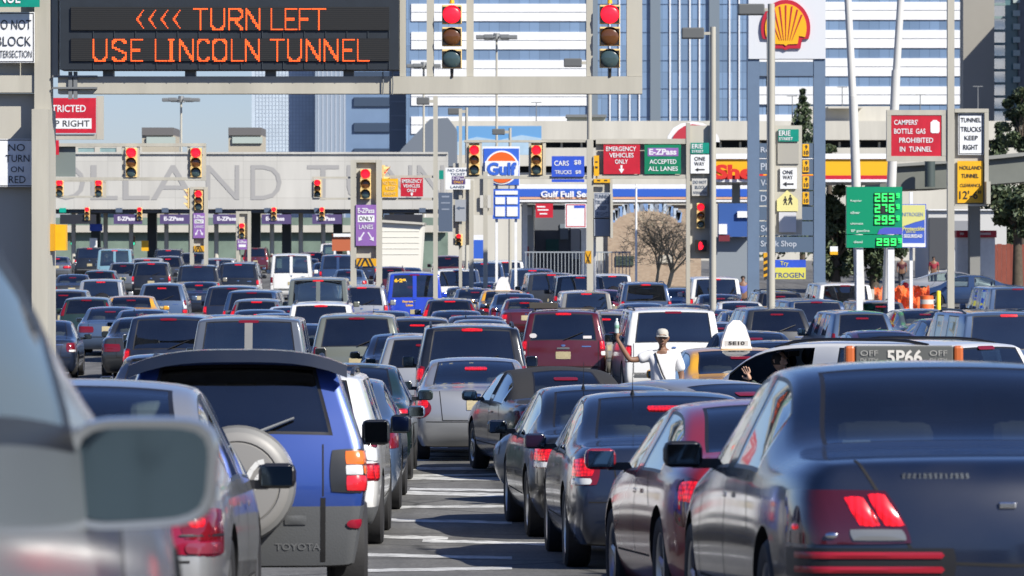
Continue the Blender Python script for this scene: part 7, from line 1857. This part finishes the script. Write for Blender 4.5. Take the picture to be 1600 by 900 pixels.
# ---- taxi signs, stickers
def roof_sign(root, key, yy, w_, h_, name='roof_sign', txt=None, pointed=True):
    z0 = PROTO[key]['bvh'].ray_cast(Vector((0, yy, 5)), Vector((0, 0, -1)))[0].z
    mb = MB()
    prof = [(-w_ / 2, 0), (w_ / 2, 0), (w_ / 2 * .95, h_ * .25), (w_ * .30, h_ * .8), (w_ * .12, h_), (-w_ * .12, h_), (-w_ * .30, h_ * .8), (-w_ / 2 * .95, h_ * .25)]
    mb.prism(prof, -.10, .10, 0, (0, yy, z0 + .02)); mb.box((0, yy, z0 + .01), (w_ * 1.05, .24, .03), 0)
    p_ = add_part(root, key, 'roof_sign', mb, [mat('sign_white_plastic', (.78, .77, .76), .35)])
    if txt:
        mb = MB(); put_text(mb, txt, -w_ * .28, w_ * .28, z0 + .05, z0 + h_ * .26, yy - .105, 0, bold=.03); bx = MB(); bx.box((0, yy - .101, z0 + h_ * .16), (w_ * .8, .006, h_ * .26), 0)
        add_part(root, key, 'sign_plate', bx, [mat('plate_pale', (.45, .46, .46), .5)], p_); add_part(root, key, 'lettering', mb, [M_BLACK], p_)
roof_sign(TX1, 'sedF', 2.0, .54, .44)
roof_sign(TX3, 'sedF', 2.05, .44, .40, txt='5E10')
z0 = 1.535; mb = MB(); mb.box((.25, 2.1, z0 + .15), (.72, .12, .16), 0, None, bev=.01); mb.box((-.15, 2.1, z0 + .15), (.07, .13, .16), 1, None, bev=.02); mb.box((.65, 2.1, z0 + .15), (.07, .13, .16), 1, None, bev=.02); mb.box((.1, 2.1, z0 - .02), (.6, .10, .20), 0)
p_ = add_part(Y1, 'sedA', 'roof_sign', mb, [mat('taxi_lamp_grey', (.10, .105, .10), .4), mat('taxi_lamp_orange', (.50, .12, .03), .4)])
mb = MB()
put_text(mb, '5P66', .12, .38, z0 + .095, z0 + .20, 2.036, 0, bold=.03)
for x in (-.01, .50): put_text(mb, 'OFF', x - .065, x + .065, z0 + .155, z0 + .195, 2.036, 1)
for x in (-.01, .50): put_text(mb, 'DUTY', x - .065, x + .065, z0 + .10, z0 + .135, 2.036, 1)
add_part(Y1, 'sedA', 'lettering', mb, [mat('taxi_letter', (.62, .60, .55), .5), mat('taxi_letter_dim', (.33, .33, .31), .5)], p_)
# maroon taxi: roof bar plate and yellow front pillars
mb = MB(); mb.box((-.45, 1.5, 1.86), (.62, .10, .13), 0, None, bev=.01); mb.box((0, 1.5, 1.80), (1.3, .05, .03), 0)
p_ = add_part(TX2, 'suvM', 'roof_bar', mb, [mat('bar_dark', (.06, .055, .045), .5)])
for o in TX2.children:
    if o.name.startswith('body'):
        pass
mb = MB()
for sd in (-1, 1): patch(PROTO['suvM']['bvh'], ray_side(sd, 1.1, 4.2, .70, 1.02), n=12, m=4, off=.006, bulge=0, rnd=.1, mb=mb)
add_part(TX2, 'suvM', 'yellow_flank', mb, [P_YEL])
bv = PROTO['suvM']['bvh']
mb = MB(); patch(bv, ray_rear(.42, .60, 1.16, 1.22), n=4, m=2, off=.012, bulge=0, rnd=.1, mb=mb); patch(bv, ray_rear(-.72, -.56, 1.17, 1.27), n=4, m=2, off=.012, bulge=0, rnd=.9, mb=mb)
add_part(TX2, 'suvM', 'sticker', mb, [mat('sticker_white', (.55, .52, .52), .5)])
bv = PROTO['vanB']['bvh']
def on_rear(mb): return MB().add([(v.x, (bv.ray_cast(Vector((v.x, -2, v.z)), Vector((0, 1, 0)))[0] or Vector((0, 0, 0))).y - .02, v.z) for v in mb.v], mb.f)
mb = MB(); put_text(mb, '6·29', -.70, -.30, 1.80, 1.93, 0, 0, bold=.06); add_part(BV, 'vanB', 'sticker', on_rear(mb), [mat('sticker_yellow', (.85, .48, .02), .5)])
mb = MB(); put_text(mb, 'Express', -.42, -.06, 1.10, 1.19, 0, 0, bold=.03); put_text(mb, 'Limo', -.30, -.06, .99, 1.07, 0, 0, bold=.03); add_part(BV, 'vanB', 'lettering', on_rear(mb), [MATS['sticker_yellow']])
# hanging antenna of the bright rear wiper etc. of the merging minivan: its open front window
pane = [c for c in T1.children if c.name.startswith('side_window')]
for c_ in pane:
    cc = sum((v.co for v in c_.data.vertices), Vector()) / len(c_.data.vertices)
    if cc.x < 0 and 2.2 < cc.y < 3.9: bpy.data.objects.remove(c_)
# ================================================================== people
M_SKIN = mat('skin_brown', (.22, .115, .07), .55, var=.12, vscale=9); M_SKIN2 = mat('skin_light', (.50, .30, .21), .55)
M_TEE = mat('white_cotton', (.70, .70, .71), .85, var=.05, vscale=6, bump=.3, bscale=14)
def skin_body(name, joints, edges, m, parent, root=0, sub=2, keep=None):
    me = bpy.data.meshes.new(name); me.from_pydata([j[0] for j in joints], edges, [])
    o = bpy.data.objects.new(name, me); COL.objects.link(o)
    sk = o.modifiers.new('s', 'SKIN'); sk.use_smooth_shade = True; ss = o.modifiers.new('u', 'SUBSURF'); ss.levels = sub; ss.render_levels = sub
    for i, j in enumerate(joints):
        v = me.skin_vertices[0].data[i]; r_ = j[1]; v.radius = r_ if isinstance(r_, tuple) else (r_, r_); v.use_root = (i == root)
    dg = bpy.context.evaluated_depsgraph_get(); dg.update()
    m2 = bpy.data.meshes.new_from_object(o.evaluated_get(dg)); bpy.data.objects.remove(o)
    m2.materials.clear(); m2.materials.append(m)
    for p in m2.polygons: p.use_smooth = True
    return link(name, m2, parent)
def fuse(o, extra, voxel=.007):
    """melt extra shapes (head, nose, ears) into a body so that it is one continuous surface"""
    me = o.data; bm = bmesh.new(); bm.from_mesh(me)
    vv = [bm.verts.new(p) for p in extra.v]
    for f in extra.f:
        try: bm.faces.new([vv[i] for i in f])
        except ValueError: pass
    bmesh.ops.recalc_face_normals(bm, faces=bm.faces[:]); t_ = bpy.data.meshes.new('t'); bm.to_mesh(t_); bm.free()
    q = bpy.data.objects.new('t', t_); COL.objects.link(q); r_ = q.modifiers.new('r', 'REMESH'); r_.mode = 'VOXEL'; r_.voxel_size = voxel
    sm = q.modifiers.new('s', 'SMOOTH'); sm.factor = .5; sm.iterations = 3
    dg = bpy.context.evaluated_depsgraph_get(); dg.update(); m2 = bpy.data.meshes.new_from_object(q.evaluated_get(dg)); bpy.data.objects.remove(q)
    m2.materials.clear(); m2.materials.append(me.materials[0])
    for p in m2.polygons: p.use_smooth = True
    o.data = m2
def head_mb(c, s=1.0):
    mb = MB(); n = 20; k = 16
    rows = []
    for j in range(1, k):
        ph = math.pi * j / k; z = -math.cos(ph); r = math.sin(ph)
        jaw = 1.0 - .26 * max(0, -z) ** 1.2
        rows.append([c + Vector((.079 * s * r * jaw * math.cos(2 * math.pi * i / n), (.100 * s * r * (jaw if math.sin(2 * math.pi * i / n) > 0 else 1 - .08 * max(0, -z))) * math.sin(2 * math.pi * i / n), .125 * s * z)) for i in range(n)])
    pts = [p for r_ in rows for p in r_]; b = c + Vector((0, 0, -.125 * s)); t_ = c + Vector((0, 0, .125 * s))
    fs = [(j * n + i, j * n + (i + 1) % n, (j + 1) * n + (i + 1) % n, (j + 1) * n + i) for j in range(k - 2) for i in range(n)]
    pts += [b, t_]; L_ = len(pts)
    fs += [(L_ - 2, (i + 1) % n, i) for i in range(n)] + [(L_ - 1, (k - 2) * n + i, (k - 2) * n + (i + 1) % n) for i in range(n)]
    mb.add(pts, fs)
    mb.tube(c + Vector((0, -.092, .025)) * s, c + Vector((0, -.122, -.028)) * s, .011, .017, 8)
    mb.tube(c + Vector((-.018, -.106, -.030)) * s, c + Vector((.018, -.106, -.030)) * s, .012, .012, 8)
    for sd in (-1, 1):
        mb.tube(c + Vector((sd * .078, .005, -.03)) * s, c + Vector((sd * .090, .018, .028)) * s, .010, .018, 8)
        mb.tube(c + Vector((sd * .014, -.094, .042)) * s, c + Vector((sd * .055, -.080, .040)) * s, .011, .010, 8)
    mb.tube(c + Vector((-.024, -.094, -.066)) * s, c + Vector((.024, -.094, -.066)) * s, .010, .010, 8)
    mb.tube(c + Vector((-.012, -.082, -.104)) * s, c + Vector((.012, -.082, -.104)) * s, .020, .020, 8)
    return mb
def hand_mb(c, fwd, side, up, L=.10, curl=.3, s=1.0):
    """joint list of an open hand: palm then five fingers; fwd = along the fingers, side = towards the thumb, up = palm normal"""
    J = []; E = []
    J.append((c, .026 * s)); J.append((c + fwd * .05 * s, (.036 * s, .018 * s))); J.append((c + fwd * .085 * s, (.040 * s, .016 * s))); E += [(0, 1), (1, 2)]
    for k_, (off, ln) in enumerate(((.033, .068), (.011, .078), (-.011, .072), (-.032, .056))):
        b = c + fwd * .090 * s + side * off * s; i0 = len(J)
        d1 = (fwd + side * off * 3).normalized(); d2 = (d1 + up * curl).normalized(); d3 = (d1 + up * curl * 2.2).normalized()
        J.append((b, .0105 * s)); J.append((b + d1 * ln * .42 * s, .0095 * s)); J.append((b + d1 * ln * .42 * s + d2 * ln * .33 * s, .009 * s)); J.append((b + d1 * ln * .42 * s + d2 * ln * .33 * s + d3 * ln * .28 * s, .0075 * s))
        E += [(2, i0), (i0, i0 + 1), (i0 + 1, i0 + 2), (i0 + 2, i0 + 3)]
    i0 = len(J); td = (fwd * .6 + side).normalized(); td2 = (fwd + side * .5 + up * .3).normalized()
    b = c + fwd * .03 * s + side * .03 * s
    J.append((b, .014 * s)); J.append((b + td * .035 * s, .0125 * s)); J.append((b + td * .035 * s + td2 * .035 * s, .010 * s)); E += [(1, i0), (i0, i0 + 1), (i0 + 1, i0 + 2)]
    return J, E
dm = 58.5; mx = (1036 - 800) / F * dm; zb0 = zg(dm)
man = thing('person', 'man in a white t-shirt and pale cap raising a water bottle between the cars', 'person', (mx, dm, zb0))
V = Vector
# body, facing us (towards -y), photo left = -x
J = [(V((0, 0, .98)), (.155, .115)), (V((0, .0, 1.16)), (.150, .115)), (V((.0, .0, 1.34)), (.165, .120)), (V((0, .0, 1.46)), (.13, .095)), (V((-.005, -.01, 1.555)), (.055, .058)), (V((-.008, -.012, 1.59)), (.052, .056)), (V((-.01, -.015, 1.63)), (.052, .056)), (V((-.01, -.015, 1.66)), (.05, .05)),
     (V((-.185, .0, 1.455)), .068), (V((-.38, -.02, 1.40)), .046), (V((-.47, -.05, 1.40)), .043), (V((-.565, -.07, 1.55)), .038), (V((-.645, -.09, 1.69)), .028),
     (V((.185, .0, 1.45)), .068), (V((.255, .02, 1.22)), .048), (V((.265, .01, 1.14)), .042), (V((.255, -.06, 1.00)), .037), (V((.235, -.14, .90)), .028),
     (V((-.10, .0, .88)), .098), (V((-.11, -.01, .50)), .062), (V((-.12, .02, .10)), .045), (V((-.13, -.10, .04)), .042), (V((.10, .0, .88)), .098), (V((.11, -.01, .50)), .062), (V((.12, .02, .10)), .045), (V((.13, -.10, .04)), .042)]
E = [(0, 1), (1, 2), (2, 3), (3, 4), (4, 5), (5, 6), (6, 7), (3, 8), (8, 9), (9, 10), (10, 11), (11, 12), (3, 13), (13, 14), (14, 15), (15, 16), (16, 17), (0, 18), (18, 19), (19, 20), (20, 21), (0, 22), (22, 23), (23, 24), (24, 25)]
h_J, h_E = hand_mb(V((-.65, -.09, 1.715)), V((.05, -.05, 1)).normalized(), V((1, -.1, 0)).normalized(), V((0, -1, .1)).normalized(), curl=.75)
b0 = len(J); J += h_J; E += [(12, b0)] + [(a + b0, b + b0) for a, b in h_E]
h_J, h_E = hand_mb(V((.225, -.17, .875)), V((-.45, -.6, -.5)).normalized(), V((-.3, -.4, .7)).normalized(), V((-.8, .4, 0)).normalized(), curl=.6)
b0 = len(J); J += h_J; E += [(17, b0)] + [(a + b0, b + b0) for a, b in h_E]
body = skin_body('body', J, E, M_SKIN, man)
hc = V((-.01, -.03, 1.70)); fuse(body, head_mb(hc))
mb = MB()
for sd in (-1, 1):
    mb.box(hc + V((sd * .033, -.091, .018)), (.028, .012, .013), 0, None, bev=.004); mb.box(hc + V((sd * .033, -.096, .018)), (.012, .008, .012), 1)
    mb.box(hc + V((sd * .034, -.094, .045)), (.040, .012, .008), 1)
mb.build('eyes', [mat('eye_white', (.45, .43, .40), .4), M_BLACK], man, local=True)
mb = MB(); mb.box(hc + V((0, -.104, -.062)), (.048, .008, .006), 0); mb.box(hc + V((0, -.101, -.070)), (.044, .012, .012), 1, None, bev=.004); mb.build('mouth', [M_BLACK, mat('lips', (.20, .075, .06), .5)], man, local=True)
mb = MB(); Mx = Matrix.Translation((-.01, -.015, 1.75)) @ Matrix.Diagonal((.93, 1.12, .95, 1))
mb.lathe([(.088, -.025), (.092, .0), (.091, .035), (.078, .070), (.048, .090), (0, .096)], 24, 0, Mx)
nn = 14; a = []; b = []
for i in range(nn + 1):
    th = R(200 + 140 * i / nn); a.append((-.01 + .088 * math.cos(th), -.015 + .10 * math.sin(th), 1.746)); b.append((-.01 + .092 * math.cos(th), -.035 + .165 * math.sin(th), 1.736 - .012 * math.cos(th) ** 2))
mb.add(a + b, [(i, i + 1, nn + 2 + i, nn + 1 + i) for i in range(nn)], 0, True); mb.add([(p[0], p[1], p[2] - .008) for p in b] + b, [(i, i + 1, nn + 2 + i, nn + 1 + i) for i in range(nn)], 0, True)
cp = mb.build('cap', [mat('cap_cream', (.46, .44, .39), .85, bump=.2, bscale=60)], man, local=True)
# t-shirt: looser trunk and short sleeves
J = [(V((0, 0, .93)), (.195, .150)), (V((0, .0, 1.10)), (.185, .145)), (V((.0, .0, 1.30)), (.195, .145)), (V((0, .005, 1.44)), (.165, .118)), (V((0, .0, 1.535)), (.088, .078)), (V((-.19, .0, 1.455)), .088), (V((-.28, -.01, 1.43)), .080), (V((-.36, -.018, 1.405)), .080), (V((.19, .0, 1.45)), .088), (V((.235, .01, 1.33)), .080), (V((.258, .02, 1.22)), .078)]
E = [(0, 1), (1, 2), (2, 3), (3, 4), (3, 5), (5, 6), (6, 7), (3, 8), (8, 9), (9, 10)]
skin_body('t_shirt', J, E, M_TEE, man)
J = [(V((0, 0, .95)), (.175, .135)), (V((0, 0, .86)), (.17, .13)), (V((-.10, .0, .80)), .112), (V((-.11, -.01, .48)), .085), (V((-.12, .015, .12)), .070), (V((.10, .0, .80)), .112), (V((.11, -.01, .48)), .085), (V((.12, .015, .12)), .070)]
skin_body('trousers', J, [(0, 1), (1, 2), (2, 3), (3, 4), (1, 5), (5, 6), (6, 7)], mat('trousers', (.05, .055, .07), .85), man)
mb = MB(); mb.path([V((-.115, -.095, 1.50)), V((-.07, -.155, 1.36)), V((-.01, -.16, 1.20)), V((.06, -.165, 1.06))], .013, 6); mb.build('bag_strap', [M_BLACK], man, local=True)
bag0 = V((mx, dm, zb0)) + V((.15, -.22, .90))
t = thing('shoulder_bag', 'black shoulder bag with pale cloth on top at the hip of the man', 'bag', bag0)
mb = MB(); mb.box(bag0 + V((0, 0, .05)), (.24, .12, .20), 0, Matrix.Rotation(R(6), 3, 'Y'), bev=.03); mb.build('bag', [mat('bag_black', (.03, .034, .034), .7, bump=.2)], t)
mb = MB(); mb.box(bag0 + V((.0, -.01, .165)), (.22, .13, .07), 0, Matrix.Rotation(R(-8), 3, 'Y'), bev=.03); mb.build('cloth', [mat('pale_cloth', (.30, .34, .29), .8, bump=.4, bscale=25)], t)
wb = V((mx, dm, zb0)) + V((-.655, -.155, 1.775))
t = thing('water_bottle', 'clear water bottle with a green cap in the raised hand of the man', 'bottle', wb)
mb = MB(); Mx = Matrix.Translation(wb); mb.lathe([(0, 0), (.030, .003), (.032, .02), (.030, .06), (.032, .10), (.032, .13), (.026, .16), (.014, .18), (.014, .195)], 18, 0, Mx); mb.build('bottle', [mat('pet_water', (.50, .60, .58), .1, coat=.6)], t)
mb = MB(); mb.lathe([(.0325, .07), (.0335, .072), (.0335, .115), (.0325, .117)], 18, 0, Mx); mb.build('label_band', [mat('bottle_label', (.22, .42, .30), .5)], t)
mb = MB(); mb.lathe([(.016, .19), (.016, .21), (0, .212)], 14, 0, Mx); mb.build('cap', [M_WHITE], t)
# driver of the merging white minivan, arm at the window
T1.rotation_mode = 'XYZ'; M1 = Matrix.LocRotScale(T1.location, T1.rotation_euler, None)
dl = V((-.50, .62, .80)); dp = M1 @ dl
drv = thing('person', 'person in a dark jacket, hand raised at the white minivan window', 'person', dp, None, R(48))
J = [(V((0, 0, .05)), (.15, .12)), (V((0, .02, .30)), (.16, .12)), (V((0, .05, .48)), (.12, .09)), (V((-.18, .05, .46)), .065), (V((-.34, -.05, .30)), .055), (V((-.42, .10, .40)), .045), (V((-.44, .17, .46)), .036), (V((.18, .05, .46)), .065), (V((.22, .1, .25)), .055)]
skin_body('jacket', J, [(0, 1), (1, 2), (2, 3), (3, 4), (4, 5), (5, 6), (2, 7), (7, 8)], mat('jacket_green', (.04, .055, .045), .8), drv)
J = [(V((0, .05, .50)), .052), (V((0, .08, .58)), .055), (V((0, .09, .66)), (.075, .09)), (V((0, .09, .74)), (.07, .085))]
hJ, hE = hand_mb(V((-.445, .175, .47)), V((-.15, .35, .9)).normalized(), V((-.2, .9, -.3)).normalized(), V((-.9, -.1, .1)).normalized(), curl=.2, s=1.15)
hd_ = skin_body('head', J[:2], [(0, 1)], M_SKIN2, drv); fuse(hd_, head_mb(V((0, .07, .70))))
skin_body('hand', hJ, hE, M_SKIN2, drv)
mb = MB(); mb.lathe([(.088, -.06), (.096, .0), (.088, .05), (.05, .085), (0, .095)], 20, 0, Matrix.Translation((0, .08, .72))); mb.build('hair', [mat('hair_dark', (.02, .016, .014), .8)], drv, local=True)
def stander(label, x, y1, d, shirt, legs, h_=1.72, skin=M_SKIN):
    b = W(x, gy(d), d); t = thing('person', label, 'person', b)
    k_ = h_ / 1.75
    J = [(V((0, 0, .95)), (.15, .11)), (V((0, 0, 1.2)), (.16, .11)), (V((0, 0, 1.42)), (.13, .09)), (V((0, 0, 1.53)), .05), (V((0, -.01, 1.62)), (.075, .09)), (V((0, 0, 1.72)), (.065, .08)), (V((-.2, 0, 1.40)), .06), (V((-.26, 0, 1.12)), .045), (V((-.24, -.06, .88)), .036), (V((.2, 0, 1.40)), .06), (V((.26, 0, 1.12)), .045), (V((.24, -.06, .88)), .036), (V((-.1, 0, .85)), .095), (V((-.1, 0, .48)), .065), (V((-.1, .02, .06)), .045), (V((.1, 0, .85)), .095), (V((.1, 0, .48)), .065), (V((.1, .02, .06)), .045)]
    skin_body('body', [(j[0] * k_, j[1]) for j in J], [(0, 1), (1, 2), (2, 3), (3, 4), (4, 5), (2, 6), (6, 7), (7, 8), (2, 9), (9, 10), (10, 11), (0, 12), (12, 13), (13, 14), (0, 15), (15, 16), (16, 17)], skin, t, sub=1)
    J = [(V((0, 0, .92)), (.175, .13)), (V((0, 0, 1.2)), (.18, .13)), (V((0, 0, 1.43)), (.15, .11)), (V((-.2, 0, 1.40)), .078), (V((-.25, 0, 1.2)), .07), (V((.2, 0, 1.40)), .078), (V((.25, 0, 1.2)), .07)]
    skin_body('shirt', [(j[0] * k_, j[1]) for j in J], [(0, 1), (1, 2), (2, 3), (3, 4), (2, 5), (5, 6)], shirt, t, sub=1)
    J = [(V((0, 0, .92)), (.17, .125)), (V((-.1, 0, .82)), .11), (V((-.1, 0, .45)), .085), (V((-.1, .02, .1)), .07), (V((.1, 0, .82)), .11), (V((.1, 0, .45)), .085), (V((.1, .02, .1)), .07)]
    skin_body('trousers', [(j[0] * k_, j[1]) for j in J], [(0, 1), (1, 2), (2, 3), (0, 4), (4, 5), (5, 6)], legs, t, sub=1)
    mb = MB(); mb.lathe([(.088, -.03), (.094, .02), (.08, .07), (0, .10)], 16, 0, Matrix.Translation((0, .02, 1.66 * k_))); mb.build('hair', [MATS['hair_dark']], t, local=True)
stander('person in a red shirt standing at the white building under the elevated road', 1459, 0, 228, mat('shirt_red', (.30, .03, .05), .8), mat('trousers', (.05, .055, .07), .85))
stander('person in dark maroon clothes standing left of the one in red', 1409, 0, 226, mat('shirt_maroon', (.09, .02, .03), .8), MATS['trousers'])
stander('person in white and blue walking between the canopy column and the sign leg', 1161, 0, 165, mat('shirt_blue', (.10, .13, .42), .8), MATS['trousers'])
for i in range(len(FOOT)):
    for j in range(i + 1, len(FOOT)):
        if over(FOOT[i], FOOT[j]): print('OVERLAP', FOOT[i][0], '%.1f %.1f' % tuple(FOOT[i][1]), '|', FOOT[j][0], '%.1f %.1f' % tuple(FOOT[j][1]))
